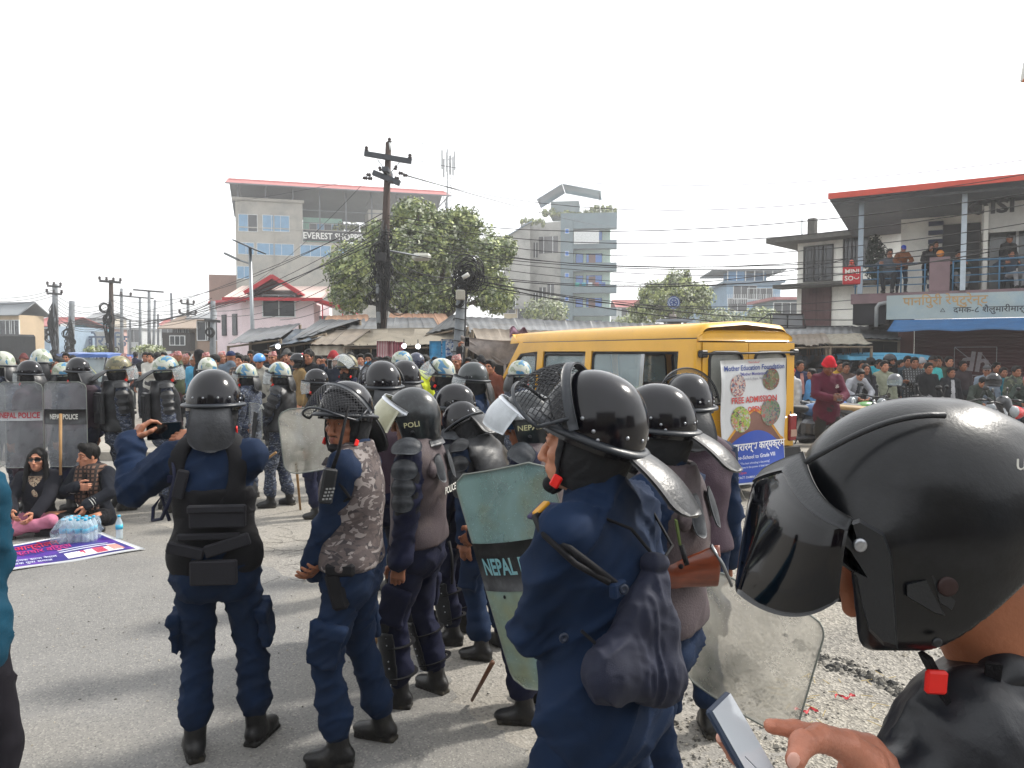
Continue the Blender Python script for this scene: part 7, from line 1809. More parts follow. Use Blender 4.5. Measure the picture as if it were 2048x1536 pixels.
box_on(f,r1,'vest_pouch',mat('black_pouch','15151C',.8,var=.2,bump=.6,bscale=300),[((.06,-.165,.21),(.24,.035,.1)),((.06,-.178,.245),(.25,.03,.035)),((.04,-.168,-.04),(.2,.035,.11)),((-.08,-.165,.06),(.16,.03,.05),roty(.25)),((.1,-.168,.08),(.2,.03,.055),roty(-.3)),((0.02,-.165,.12),(.27,.02,.03)),((-.105,-.135,.35),(.05,.025,.13),roty(.25))])
A=f.arm['L'];u=nrm(A['W']-A['E']);mb=MB();M=m4(frame(u)@rotx(-math.pi/2),A['W']-u*.03);mb.lathe([(.031,-.012),(.034,-.01),(.034,.01),(.031,.012)],16,M);mb.build('watch_strap',BLACKW,r1)
n_=nrm(-A['n']);mb=MB();mb.lathe([(.021,0),(.021,.009),(.018,.012),(.001,.012)],18,m4(frame(n_)@rotx(-math.pi/2),A['W']-u*.03+n_*.03));mb.build('watch',STEEL,r1)
NB=mat('navy_braided_cord','0E1430',.8,bump=1,bscale=200);cord(r1,'lanyard',[f.T(q)for q in((-.15,-.09,.45),(-.13,-.13,.38),(-.15,-.14,.28),(-.2,-.1,.19),(-.26,-.04,.17),(-.27,.0,.22),(-.24,.02,.27),(-.22,.02,.2),(-.2,0,.16))],.008,NB)
mb=MB();mb.bbox(f.T((-.12,-.118,.37)),(.09,.012,.035),.004);mb.bbox(f.T((-.15,-.03,.505)),(.13,.05,.014),.005,Rm=roty(-.3));mb.build('shoulder_tab',NAVY2,r1)
pl,prr=pix(292,864,3.58),pix(366,860,3.58);c=(pl+prr)/2;yv=nrm(prr-pl);M=m4(np.stack([yv,nrm(np.cross((0,0,1),yv)),np.cross(yv,nrm(np.cross((0,0,1),yv)))],1),c);phone(M,.172,.082,'black phone held sideways by the officer in the black load vest')
loc,h=spot(702,765,3.38);yaw=R(86);k=h/1.75
r2,f=officer(loc,yaw,h,'officer with raised mesh visor and camouflage vest looking back over his shoulder',dict(hyaw=R(68),hpitch=R(2),L=dict(hand=(-.01,.21,.82),hint=(-.7,-1,.1),dir=(1,.3,-.2),palm=(.2,-1,0),curl=1.3),R=dict(hand=(-.04,.15,.90),hint=(.7,-.8,.1),dir=(-1,.1,-.1)),LF=dict(foot=(-.13,.03,.085),toe=(-.1,1,0)),RF=dict(foot=(.12,-.12,.085))),
 near=True,res=.5,det=2,visor='mesh',alpha=R(46),flap=.55,tilt=.1,skin=0,vestm=CAMOV,vestkw=dict(g=.036,lo=-.02,h=.009),fa=1.06)
box_on(f,r2,'vest_trim',mat('dark_trim','2A2528',.8),[((-.12,.0,.485),(.07,.2,.014),roty(-.35)),((-.165,.0,.1),(.012,.05,.26))]);mb=MB();mb.bbox(f.T((-.185,.02,-.1)),(.05,.075,.17),.015,Rm=rotx(-.25));mb.bbox(f.T((-.19,.0,-.0)),(.05,.13,.06),.012);mb.build('holster',BLACKW,r2)
cord(r2,'lanyard',[f.T(q)for q in((-.13,.06,.49),(-.2,.04,.47),(-.225,-.01,.4),(-.2,-.05,.33),(-.18,.02,.3))],.008,BLACKW);mb=MB();mb.tube([f.hc+f.Rh@np.array(q)for q in((-.03,.1,-.115),(.005,.115,-.135),(.01,.105,-.19),(.0,.1,-.22))],.009,4,flat=.3);mb.build('strap_end',mat('grey_strap','6a6c70',.6),r2)
mb=MB();k_=f.k;mb.tube([f.hc+f.Rh@(np.array(q)*k_)for q in((-.026,.1,-.051),(-.012,.108,-.046),(0,.109,-.048),(.012,.108,-.046),(.026,.1,-.051))],.0038,5,flat=.6);mb.build('moustache',BROW,r2)
rad=empty('radio',pix(656,1000,3.12),R(20),'black handheld radio with long antenna clipped on the camouflage vest','radio');mb=MB();mb.bbox((0,0,.06),(.058,.036,.15),.008,Rm=roty(.18));mb.build('case',PADB,rad)
mb=MB();mb.tube([(.02,0,.13),(.045,0,.2),(.085,-.02,.395)],[.009,.0085,.005],8);mb.build('antenna',BLACKW,rad);mb=MB()
for i in range(4):
 for j in range(3):mb.box((-.018+.014*j-.005*i+.012,-.0195,.05-i*.014),(.009,.004,.007))
mb.build('keypad',mat('pale_keys','8a8b8a',.5),rad)
loc,h=spot(838,772,3.88);yaw=R(76)
r3,f=officer(loc,yaw,h,'officer in POLI lettered shell helmet with stacked arm plates and shin guards',dict(hyaw=R(12),hpitch=R(8),L=dict(hand=(-.27,.02,.80),curl=1.0),LF=dict(foot=(-.10,.08,.085),toe=(-.1,1,0)),RF=dict(foot=(.13,-.06,.085),toe=(.4,1,0))),uni=NAVY2,helmet='B',res=.55,vestm=VESTB,vestkw=dict(g=.038,lo=-.03,h=.009),pads='L',shin=True)
helmet_b(r3,f,'POLI',-1,R(38),CLOUDY,'a',lx=-.012)
def yoke(root,f,m,w=.22):
 S=SDF();S.k=.03;T=f.T
 for sx in(-1,1):S.cone(T((sx*.05,-.03,.50)),T((sx*.165,-.03,.455)),.062*f.k,.05*f.k,sq=(f.Rt[:,2],1.2));S.cone(T((sx*.06,-.1,.45)),T((sx*.13,-.125,.39)),.045*f.k,.04*f.k,sq=(f.Rt[:,1],1.6))
 S.cone(f.nb,f.nb+np.array([0,0,.2]),.076*f.k,op='s');sdf_obj('shoulder_yoke',S,.010,m,root)
 for sx in(-1,1):plate(root,T((sx*.085,-.148,.40)),(sx*.25,-1,.3),(0,0,1),(.075,.15),PADM,'back_plate',ridge=False)
yoke(r3,f,VESTB);text_obj('POLICE',.052,WHITEP,r3,M=m4(f.Rt,f.T((.03,-.175,.27))),bold=.02)
cord(r3,'sling',[f.T(q)for q in((.1,-.14,-.05),(.06,-.17,-.12),(.04,-.18,-.2),(.06,-.17,-.28))],.008,BLACKW)
loc,h=spot(1212,745,1.92);yaw=R(54);k=h/1.75
r4,f=officer(loc,yaw,h,'nearest officer in plain navy with raised mesh visor and drawstring bag',dict(fat=1.12,lean=R(3),hyaw=R(14),hpitch=R(-3),L=dict(hand=(.10,.22,1.10),hint=(-1,-.2,-.5),dir=(.8,.5,.3),palm=(0,-1,.2),curl=1.2),R=dict(hand=(.12,.22,1.15),hint=(.8,-.4,-.5),dir=(-.8,.3,.2),curl=1.2),RF=dict(foot=(.16,-.02,.085)),LF=dict(foot=(-.2,.28,.085),toe=(-.1,1,0))),
 near=True,res=.42,det=2,visor='mesh',alpha=R(52),tilt=R(17),flap=1.12,skin=1,fa=1.14,hem=-.04,folds=[(.014,(3.6,3.6,12),4),(.012,(6,6,11),4),(.006,(9,9,28),3)])
cord(r4,'lanyard',[f.T(q)for q in((-.1,.1,.5),(-.18,.07,.495),(-.235,.02,.475),(-.235,-.06,.44),(-.205,-.115,.39),(-.165,-.14,.35))],.0095,BLACKW);cord(r4,'lanyard',[f.T(q)for q in((-.1,.08,.505),(-.2,.06,.50),(-.25,-.0,.47),(-.245,-.08,.41),(-.19,-.135,.36))],.0075,BLACKW)
mb=MB();mb.bbox(f.T((-.15,.03,.505)),(.075,.13,.012),.004,Rm=f.Rt@roty(-.35));mb.m(1).bbox(f.T((-.155,.07,.513)),(.06,.02,.01),.003,Rm=f.Rt@roty(-.35));mb.m(2).bbox(f.T((-.165,-.143,.34)),(.055,.02,.035),.004,Rm=f.Rt);mb.build('shoulder_tab',[mat('violet_tab','2A2448',.7),mat('gold_braid','C08A1E',.5),NAVY],r4)
mb=MB()
for q in((-.165,-.158,.342),(-.262,-.05,.24)):mb.lathe([(.012,0),(.012,.004),(.006,.005),(.005,.003),(.001,.003)],12,m4(frame(f.Rt@nrm([-.6,-1,0]))@rotx(-math.pi/2),f.T(q)))
mb.build('button',mat('navy_button','101c30',.4),r4)
def seam(q0):return[f.T(q)for q in q0]
bag=empty('drawstring_bag',loc,yaw,'navy drawstring bag hanging on the back of the nearest officer','bag');S=SDF();S.k=.05;bc=f.T((-.06,-.195,.215))
NK,BL,BR=tol(loc,yaw,pix(1308,1165,1.82)),tol(loc,yaw,pix(1222,1345,1.70)),tol(loc,yaw,pix(1322,1352,1.79));yb=f.Rt[:,1]
S.cone(NK,BL,.028,.055,sq=(yb,1.25));S.cone(NK,BR,.028,.055,sq=(yb,1.25));S.cone(BL,BR,.06,.055,sq=(yb,1.2));S.cone((NK*2+BL)/3,(NK+BR)/2,.045,.05,sq=(yb,1.3));S.cone(NK,NK+np.array([0,0,.02]),.02,.017,k=.01);S.cone(NK+np.array([0,0,.03]),NK+np.array([0,0,.045]),.02,.03,k=.01)
BAGM=mat('navy_bag_cloth','081028',.75,var=.2,scale=6,bump=.4,bscale=400,bump2=.6,b2scale=10);sdf_obj('bag_body',S,.006,BAGM,bag,folds=[(.010,(30,30,4.0),1.8),(.004,(20,20,30),1)],seed=4)
sc=NK+np.array([0,0,.025]);cord(bag,'shoulder_string',[sc,f.T((.02,-.165,.36)),f.T((-.06,-.13,.46)),f.T((-.12,-.04,.508)),f.T((-.13,.06,.48)),f.T((-.12,.13,.36))],.0045,BLACKW);cord(bag,'shoulder_string',[sc,f.T((.13,-.15,.38)),f.T((.16,-.06,.50)),f.T((.15,.08,.45))],.0045,BLACKW)
cord(bag,'lower_string',[BL+f.Rt@np.array([-.045,.0,-.045]),f.T((-.13,-.165,.10)),f.T((-.165,-.14,.16)),f.T((-.2,-.06,.24))],.0045,BLACKW);mb=MB();mb.tube([sc+f.Rt@np.array([math.cos(a)*.024,math.sin(a)*.02,-.01])for a in np.linspace(0,6.3,12)],.006,5);mb.build('knot',BLACKW,bag)
TEALG=glass_mat('teal_shield_plastic','7F9C9A',.62,.28,.22,tint2='8A8A60',scale=4);CLR=glass_mat('scuffed_clear_shield','E0DCD0',.5,.22,.22,tint2='77776a',scale=4);CLR2=glass_mat('grey_clear_shield','8E9296',.36,.18,.16,scale=5)
def shield(c,Rm,w,h_,m,label,band=None,text=None,tcol=None,curve=.35,pos=.0,tsz=.075,handle=True,bh=.16,grp=None,sx=1.):
 root=empty('riot_shield',(0,0,0),0,label,'shield',grp);root.matrix_world=Matrix([list(map(float,r))for r in m4(Rm,c)]);rr_=.07
 def P(x,z,o=0.):a=x/(w/2)*curve;rad_=(w/2)/curve;return np.array([math.sin(a)*(rad_+o),-(math.cos(a)-1)*-rad_*1-o*math.cos(a)if False else(rad_-math.cos(a)*rad_)-o,z])
 def G(u,v):
  z=(v-.5)*h_;e=max(0,abs(z)-(h_/2-rr_));ww=w/2-(rr_-math.sqrt(max(0,rr_**2-e**2)));return P((2*u-1)*ww,z)
 mb=MB();mb.grid(G,16,30,.004);mb.build('sheet',m,root);mb=MB();n=15
 mb.tube([G(0,i/30)for i in range(31)]+[G(i/16,1)for i in range(17)]+[G(1,1-i/30)for i in range(31)]+[G(1-i/16,0)for i in range(17)],.0038,5,False);mb.build('edge_trim',mat('shield_edge','70756f',.5),root)
 if band:mb=MB();mb.grid(lambda u,v:P((2*u-1)*(w/2-.004),pos+(v-.5)*bh,.005),16,2,.002);mb.build('band',band,root)
 if text:text_obj(text,tsz,tcol,root,fn=lambda a,b:P(a,pos+b,.0085),bold=.028,sx=sx)
 if handle:
  mb=MB();mb.tube([P(-.1,.08)+(0,.01,0),P(-.08,.08)+(0,.05,0),P(.08,.08)+(0,.05,0),P(.1,.08)+(0,.01,0)],.012,6)
  for q in((-.12,.06),(.12,.06),(-.12,-.06),(.12,-.06)):mb.ball(P(*q),.008,6)
  mb.build('handle',BLACKW,root)
 return root
BBAND=mat('black_shield_band','15171A',.4,dirt='4a4c4e',dscale=10,damt=.5);WBAND=mat('pale_shield_band','9C9EA0',.5,dirt='5c5e60',dscale=6,damt=.4);TB_=mat('teal_letter','6FA0A8',.5,dirt='a8a27a',dscale=9,damt=.6);RDL=mat('red_letter','9A1E2E',.5)
tl,tr_,bl_=pix(893,957,2.95),pix(1064,926,2.75),pix(985,1372,3.0);xv=nrm(tr_-tl);zv=nrm(tl-bl_);zv=nrm(zv-xv*(zv@xv));w_=np.linalg.norm(tr_-tl)*1.12;h_=np.linalg.norm(tl-bl_)*1.02
cc=tl+xv*w_/2-zv*h_/2;shield(cc,np.stack([xv,nrm(np.cross(zv,xv)),zv],1),w_,h_,TEALG,'tall teal scratched shield lettered NEPAL POLICE before the nearest officer',BBAND,'NEPAL POLICE',TB_,pos=h_*.5-.385,tsz=.094,bh=.2,sx=.6)
a,b,c_=pix(1372,1150,2.95),pix(1600,1262,2.6),pix(1350,1400,2.9);xv=nrm(b-a);cc=pix(1490,1300,2.8);zv=nrm(a-c_);zv=nrm(zv-xv*(zv@xv));shield(cc,np.stack([xv,nrm(np.cross(zv,xv)),zv],1),.50,.46,CLR,'large clear scuffed shield held low right of the rifle stock',handle=False,curve=.3)
a,b=pix(580,850,4.6),pix(672,800,4.6);xv=nrm(np.array([.85,.35,.1]));zv=nrm(np.array([.1,0,1.]));zv=nrm(zv-xv*(zv@xv));shield(pix(626,878,4.6),np.stack([xv,nrm(np.cross(zv,xv)),zv],1),.38,.40,CLR,'clear scratched shield behind the officer who looks back',handle=False)
sg='shields of the left police line'
shield(pix(38,850,8.0),rotz(.06),.47,.92,CLR2,'clear shield with red NEPAL POLICE lettering on a pale band',WBAND,'NEPAL POLICE',RDL,pos=.10,tsz=.085,grp=sg,sx=.75,bh=.11)
shield(pix(127,849,7.9),rotz(-.04),.47,.90,CLR2,'clear shield with white NEPAL POLICE lettering on a black band',BBAND,'NEPAL POLICE',WHITEP,pos=.08,tsz=.075,grp=sg,sx=.62,bh=.16);shield(pix(-38,852,8.1),rotz(.1),.47,.92,CLR2,'pale banded shield cut by the left edge of the picture',WBAND,'POLICE',RDL,pos=.10,grp=sg,bh=.11)
shield(pix(505,858,8.6),rotz(-.9),.42,.60,CLR2,'small clear shield with black strip beside the photographing officer',None,grp=sg);mb=MB();mb.box((0,0,0),(.07,.01,.42),roty(.2));tag(mb.build('shield_pad',BBAND,loc=pix(508,860,8.5),rz=-.7),'black padded strip fixed on the small clear shield','pad')
shield(pix(262,838,9.2),rotz(-1.1),.42,.7,CLR2,'edge on clear shield between two camouflage helmeted officers',grp=sg)
def stick(a,b,r,label,m=None):mb=MB();mb.tube([a,b],[r,r*.8],8);tag(mb.build('baton',m or mat('bamboo_cane','8A6A42',.7,var=.2)),label,'stick','wooden sticks of the police')
stick(pix(121,828,7.8),pix(121,950,7.6),.017,'upright bamboo stick in front of the black banded shield');g_=gnd(944,1408);stick(pix(985,1325,3.2),g_+(0,0,.02),.011,'thin brown stick resting on the road below the teal shield',mat('brown_stick','5A3822',.6));stick(pix(592,925,8.4),gnd(601,1020),.016,'bamboo stick leaning beside the armoured officer');stick(pix(762,1262,4.1),pix(748,1290,4.1),.014,'short end of a cane behind the looking officer');stick(pix(552,905,8.3),pix(528,922,8.4),.015,'cane tip at the knee of the armoured officer')
loc,h=spot(1330,772,2.62);yaw=R(58)
r5,f=officer(loc,yaw,h,'officer in brown padded vest close behind the nearest officer',dict(hyaw=R(12),hpitch=R(3)),helmet='A',flap=.95,tilt=.08,near=True,res=.7,vestm=VESTB,vestkw=dict(g=.045,lo=-.03),skin=0,fa=1.15);yoke(r5,f,VESTB)
rf=empty('rifle',pix(1400,1140,2.45),0,'brown wooden rifle stock with green sling beside the drawstring bag','rifle');q=lambda a,b,d=2.45:pix(a,b,d)-pix(1400,1140,2.45)
S=SDF();S.k=.02;S.cone(q(1437,1132),q(1350,1150),.07,.042,sq=((0,1,0),2.4));S.cone(q(1350,1150),q(1280,1165),.04,.03,sq=((0,1,0),1.8));S.clip(q(1437,1132),(q(1437,1132)-q(1350,1150))+np.array([0,0,-.035]));sdf_obj('stock',S,.006,mat('varnished_wood','6A2E14',.3,var=.35,scale=10,stretch=(1,1,6),coat=.4),rf)
mb=MB();mb.tube([q(1422,1090,2.44),q(1445,1128,2.43),q(1463,1170,2.44)],.015,6,flat=.4);mb.build('butt_plate',mat('steel_plate','6A6C6E',.35,.7),rf);mb=MB();mb.tube([q(1352,1040,2.4),q(1360,1090,2.4)],.02,4,flat=.2);mb.build('sling',mat('green_sling','5A6A35',.8),rf);mb=MB();mb.tube([q(1362,1090,2.39),q(1374,1130,2.38)],.009,6);mb.ball(q(1362,1133,2.38),.009,8);mb.build('clip',STEEL if False else BLACKW,rf)
mb=MB();mb.tube([q(1290,1163),q(1180,1190)],.016,8);mb.build('barrel',PADB,rf)
loc,h=spot(1380,750,3.5);r6,f=officer(loc,R(12),h,'officer in dark purple vest standing beside the van rear',dict(hyaw=R(-15)),flap=.5,near=True,res=.8,vestm=VESTP,uni=NAVY,vestkw=dict(g=.045),visor='mesh',alpha=R(75),fa=1.1)
loc,h=spot(1068,778,3.75);r7,f=officer(loc,R(70),h,'officer in NEPAL lettered shell helmet with milky raised visor',dict(hyaw=R(16),hpitch=R(6),L=dict(hand=(-.1,.3,1.0))),uni=NAVY2,helmet='B',res=.8,det=2,vestm=VESTB,vestkw=dict(g=.038),pads='L',lat=(-1,.0,.3));helmet_b(r7,f,'NEPAL',-1,R(42),CLOUDW,'b',lx=-.005);yoke(r7,f,VESTB)
mb=MB();k=f.k;mb.grid(lambda u,v:f.hc+f.Rh@(np.array([(u-.5)*.16,.125-.06*(2*u-1)**2+.02*(1-v),.035-.045*v])*k),10,3,.006);mb.build('cap_peak',cloth('24466B'),r7)
loc,h=spot(918,770,4.75);r8,f=officer(loc,R(76),h,'slim officer in glossy helmet with arm plates left of the teal shield',dict(hyaw=R(12)),flap=.75,near=True,res=.8,vestm=VESTB,vestkw=dict(g=.035),pads='L',shin=True,uni=NAVY2,lat=(-1,-.3,.2))
officer(*spot(766,724,4.75)[:1],R(24),spot(766,724,4.75)[1],'officer with purple vest standing right behind the looking officer',dict(),flap=.2,visor='mesh',alpha=R(60),near=True,vestm=VESTP,flapm=FLAPG,uni=NAVY2,shin=True)
def P_(px_,top,d,yaw,label,**k):loc,h=spot(px_,top,d);return officer(loc,R(yaw),h,label,k.pop('pose',None),**k)
AFC=dict(hm=CAMOH,uni=CAMOU,res=1.05)
P_(812,722,5.7,30,'officer whose dark dome shows between purple vest and POLI helmet',flap=.3,uni=NAVY)
P_(985,790,4.5,60,'officer in black POLICE chest armour bending behind the NEPAL helmet',vestm=PADB,vestkw=dict(g=.05),pads='L',padm=PADB,pose=dict(lean=R(16),hpitch=R(20)),helmet='A')
r,f=P_(888,718,7.6,84,'masked officer in camouflage helmet with clear visor swung up',visor='clear',alpha=R(45),mask=True,**AFC)
P_(952,726,6.6,80,'officer in dark green helmet with visor down near the van',visor='clear',alpha=R(8),uni=NAVY,hm=mat('green_black_shell','20282A',.3,coat=.4))
P_(1036,722,8.4,-60,'officer in camouflage helmet standing against the van window',**AFC);P_(1098,736,7.6,-30,'officer half hidden between NEPAL helmet and the van',visor='mesh',alpha=R(70))
P_(800,703,10.5,-70,'officer in blue splashed helmet under the leaning pole',**AFC)
r,f=P_(563,725,8.85,84,'officer in black hard armour and blue grey camouflage standing side on',visor='clear',alpha=R(12),vestm=PADB,vestkw=dict(g=.05),pads='L',padm=PADB,pose=dict(LF=dict(foot=(-.1,.12,.085)),RF=dict(foot=(.1,-.05,.085)),L=dict(hand=(-.1,.3,1.0))),hm=CAMOH,uni=CAMOU,res=.85);text_obj('APF',.1,WHITEP,r,M=m4(rotz(-R(84))@rotz(.25),f.T((-.19,.12,.3))),bold=.02)
P_(496,728,9.3,80,'officer in grey camouflage with beige straps and lowered visor',visor='clear',alpha=R(10),vestm=CAMOU,vestkw=dict(g=.04),**AFC)
P_(637,739,8.3,88,'smiling officer with plain dark helmet and clear face visor',visor='clear',alpha=0,uni=NAVY2,det=1,res=1)
P_(698,710,9.6,150,'masked officer in olive helmet facing the camera',mask=True,hm=CAMOO,uni=NAVY2,visor='clear',alpha=R(60));P_(414,716,9.8,10,'officer whose striped camouflage helmet rises behind the photographing officer',**AFC)
for(a,t,d,y,l)in((326,713,8.6,-55,'armoured officer with black backplate right of the blue rickshaw'),(232,713,8.7,-48,'armoured officer in olive helmet left of the blue rickshaw')):
 r,f=P_(a,t,d,y,l,visor='clear',alpha=R(12),vestm=PADB,vestkw=dict(g=.06,lo=-.02),pads='RL',padm=PADB,shin=True,hm=CAMOO if a<300 else CAMOH,uni=CAMOU,res=.9,flap=1.0);box_on(f,r,'back_plate',PADB,[((0,-.19,.25),(.26,.05,.36)),((0,-.215,.3),(.2,.03,.2))])
P_(158,716,8.7,60,'masked officer in dark dome helmet behind the black banded shield',mask=True,uni=NAVY2,vestm=VESTP,flap=.8);P_(62,722,8.7,80,'officer with clear visor down behind the red lettered shield',visor='clear',alpha=0,uni=VESTP,vestm=VESTP)
P_(82,699,9.6,30,'officer in blue and white helmet standing behind the left shields',**AFC);P_(8,704,9.0,70,'officer in camouflage helmet cut by the left edge',visor='clear',alpha=0,**AFC);P_(122,726,9.6,-30,'officer with slanted visor between the two left shields',hm=CAMOH,uni=CAMOU,visor='clear',alpha=R(60))
# ------------------------------------------------------------------ foreground officer with black helmet
FP=lambda a,b,d:pix(a,b,d)
BASE=np.array([FP(2040,1500,1.1)[0],1.1,0]);K0=lambda p:np.asarray(p,float)-BASE
root=empty('person',BASE,0,'nearest man in matte black helmet with tinted visor looking down at a phone','person')
H0=K0(FP(1852,1052,1.02));th=R(38);RH=rotz(math.pi/2)@rotx(-th)
class _H:pass
hf=_H();hf.k=1.0;hf.Rh=RH;hf.Rt=rotz(math.pi/2);hf.hc=K0(FP(1812,1072,1.02));hf.nb=K0(FP(2015,1320,1.05))
PFS=mat('tan_face_skin','9C6448',.5,var=.1,scale=18,bump=.3,bscale=160,spec=.4);PFH=mat('hand_skin','A86E58',.45,var=.14,scale=30,bump=.5,bscale=130,spec=.4)  # one tan tone for face and neck, another for the hands
S=SDF();head_sdf(S,hf,2,0,ears=False);S.cone(K0(FP(2010,1180,1.03)),K0(FP(2070,1380,1.08)),.07,.075,k=.04);Vb=[S.net(.004)]
S=SDF();q=lambda a,b,d:K0(FP(a,b,d));S.mat=0;S.k=.008
S.chain([q(1735,1530,.90),q(1690,1492,.885),q(1640,1476,.865),q(1606,1486,.835),q(1590,1522,.815)],[.024,.0175,.0145,.0132,.0105]);S.chain([q(1735,1500,.93),q(1640,1470,.92),q(1590,1460,.905),q(1542,1452,.895)],[.02,.0125,.0105,.0085])
S.ell(q(1745,1560,.93),(.042,.035,.036),k=.02);S.cone(q(1745,1555,.93),q(1880,1640,1.02),.032,.034,k=.02);S.chain([q(1446,1476,.80),q(1475,1510,.815),q(1520,1548,.83),q(1580,1600,.85)],[.0078,.0098,.0112,.014]);S.chain([q(1700,1640,.9),q(1620,1640,.88),q(1560,1620,.86)],[.013,.012,.01])
S.ell(q(1620,1640,.88),(.05,.035,.03),k=.02);Vb.append(S.net(.0028,[(.0012,(60,60,60),1.5)]));Vv,Q,mi=join(*Vb);n0=len(Vb[0][2]);mi=np.concatenate([Vb[0][2],np.full(len(mi)-n0,3)]);put('body',raw_mesh('body',Vv,Q,[PFS,LIP,BROW,PFH],True,mi),root)
mb=MB()
for(a,b,d,rx)in((1587,1521,.806,(.0075,.003,.0095)),(1441,1474,.7935,(.005,.0025,.006))):mb.ball(q(a,b,d),1,10,sc=rx)
mb.build('fingernail',mat('fingernail','D0A090',.3,var=.05),root)
MBK=mat('matte_black_helmet','07090D',.3,var=.15,scale=5,bump=.1,bscale=160,spec=.36,dirt='2B2E32',dscale=7,damt=.3,coat=.08);o=lambda a,b,y=0.:H0+np.array([(a-1852)/1471.,y,-(b-1052)/1471.])
S=SDF();S.k=.03;S.ell(o(1845,1000),(.170,.136,.142));S.box(o(1772,1118),(.110,.127,.096),rd=.055);S.ell(o(1870,1070),(.15,.134,.15));S.cone(o(1905,866,-.0),o(2130,955,-.0),.03,.035);S.cone(o(1905,862,-.03),o(2130,955,-.05),.028,.035)
S.k=.014;S.cone(o(1894,816),o(2110,905),.008,.010);S.k=.006;S.box(o(1560,1190),(.060,.2,.11),roty(-.12),rd=.02,op='s',k=.012);S.box(o(1640,1185),(.085,.088,.125),rd=.04,op='s',k=.01)
S.ell(o(1840,1050),(.135,.110,.13),op='s',k=.004);S.ell(o(1790,1170),(.09,.100,.12),op='s');S.clip(o(1778,1249),(.69,0,-.72));S.clip(o(1850,1252),(0,0,-1));S.clip(o(2135,1000),(1,0,-.1));hel=sdf_obj('helmet',S,.0038,MBK,root)
def hsurf(a,b,off=.004):
 """point on the near flank of the shell seen at photo position a, b"""
 yv_=.9
 for _ in range(6):
  w=K0(FP(a,b,yv_))-H0;x,z=w[0],w[2];e=lambda cx,cz,rx,ry,rz_:ry*math.sqrt(max(0,1-((x-cx)/rx)**2-((z-cz)/rz_)**2))
  yy=max(e(-.0048,.0353,.170,.136,.142),(.127 if-.165<x<.04 and-.142<z<.05 else 0),e(.0122,-.0122,.15,.134,.15),.08)+off;yv_=1.02-yy
 return K0(FP(a,b,yv_))
def fplate(name,poly,m,th=.005,hole=None):
 c=np.mean(poly,0);V=[hsurf(*c,th)];n=len(poly)
 for s,t in((.6,th),(.93,th),(1.,.0)):V+=[hsurf(c[0]+(a-c[0])*s,c[1]+(b-c[1])*s,t)for a,b in poly]
 F=[(0,1+i,1+(i+1)%n)for i in range(n)]
 for r_ in range(2):F+=[(1+r_*n+i,1+(r_+1)*n+i,1+(r_+1)*n+(i+1)%n,1+r_*n+(i+1)%n)for i in range(n)]
 mb=MB();mb.add(V,F,False);return mb.build(name,m,hel)
def dens(P,k=4):return[tuple(np.array(P[i])+(np.array(P[(i+1)%len(P)])-np.array(P[i]))*j/k)for i in range(len(P))for j in range(k)]
MB2=mat('satin_black_plate','15181C',.42,var=.12,scale=8,bump=.2,bscale=200)
fplate('visor_mount',dens([(1666,1085),(1690,1046),(1718,1037),(1768,1066),(1784,1110),(1790,1200),(1796,1300),(1768,1292),(1738,1262),(1722,1200),(1712,1150),(1680,1128)]),MB2,.009)
fplate('vent_plate',dens([(1862,1150),(1898,1136),(1934,1162),(1904,1222),(1880,1208)]),MB2,.005);fplate('vent_plate',dens([(1812,1168),(1852,1158),(1892,1232),(1872,1228),(1812,1192)]),MB2,.005)
def disc(name,a,b,r,m,off,rb=None):mb=MB();mb.lathe([(r,0),(r,.002),(r*.8,.004),(r*.3,.004),(.0003,.0035)],16,m4(rotx(math.pi/2),hsurf(a,b,off)));return mb.build(name,m,hel)
disc('screw',1719,1090,.0085,STEEL,.010);disc('vent_hole',1895,1172,.0125,mat('vent_dark_red','220A08',.6),.0055);disc('screw',1873,1284,.006,MB2,.004)
mb=MB();mb.tube([hsurf(1610+t*2.8,925-95*math.sin(t/100*1.7)+0,.0)for t in range(0,101,10)],.004,6);mb.tube([hsurf(2048,1096,.001),hsurf(2000,1100,.001),hsurf(1968,1058,.001)],.0035,5);mb.tube([hsurf(2000,1100,.0),hsurf(1975,1150,.0),hsurf(1945,1225,0)],.002,5);mb.build('shell_seam',MB2,hel)
mb=MB();mb.grid(lambda u,v:o(1893-22*u+2*v,815+62*u,-.03+.06*v-.0)+np.array([-.004,0,.0]),8,6,.003);mb.build('rear_vent',mat('vent_grey','3A3C3E',.6,var=.6,scale=60),hel)
def FB(a,b):w=K0(FP(a,b,.885))-H0;return(1852+w[0]*1471,1052-w[2]*1471)
def vz(u,t):
 ph=R(-80+160*u);c=max(0,math.cos(ph))**.75;sil=[(1598,912),(1556,950),(1530,1010),(1508,1080),(1488,1140),(1474,1190)];x=t*5;i=min(4,int(x));fr=x-i
 A=(sil[i][0]*(1-fr)+sil[i+1][0]*fr,sil[i][1]*(1-fr)+sil[i+1][1]*fr);Bs=FB(1712-8*t,1052+110*t);bulge=12*t**2*math.sin(2*abs(ph))if abs(ph)<1.57 else 0
 return o(A[0]*c+Bs[0]*(1-c)+(20*t-26*(1-t))*math.sin(2*abs(ph)),A[1]*c+Bs[1]*(1-c)+bulge+34*(1-t)*math.sin(2*abs(ph)),-.150*math.sin(-ph)*-1)
TV=mat('tinted_visor','030408',.06,var=0,spec=.5,alpha=.975);mb=MB();mb.grid(lambda u,v:vz(u,v),40,20,.003);vo=mb.build('visor',TV,root);mb=MB();mb.grid(lambda u,v:vz(u,-.04+.2*v)+nrm(vz(u,.1)-H0)*.003,40,4,.004);mb.build('visor_band',MB2,vo)
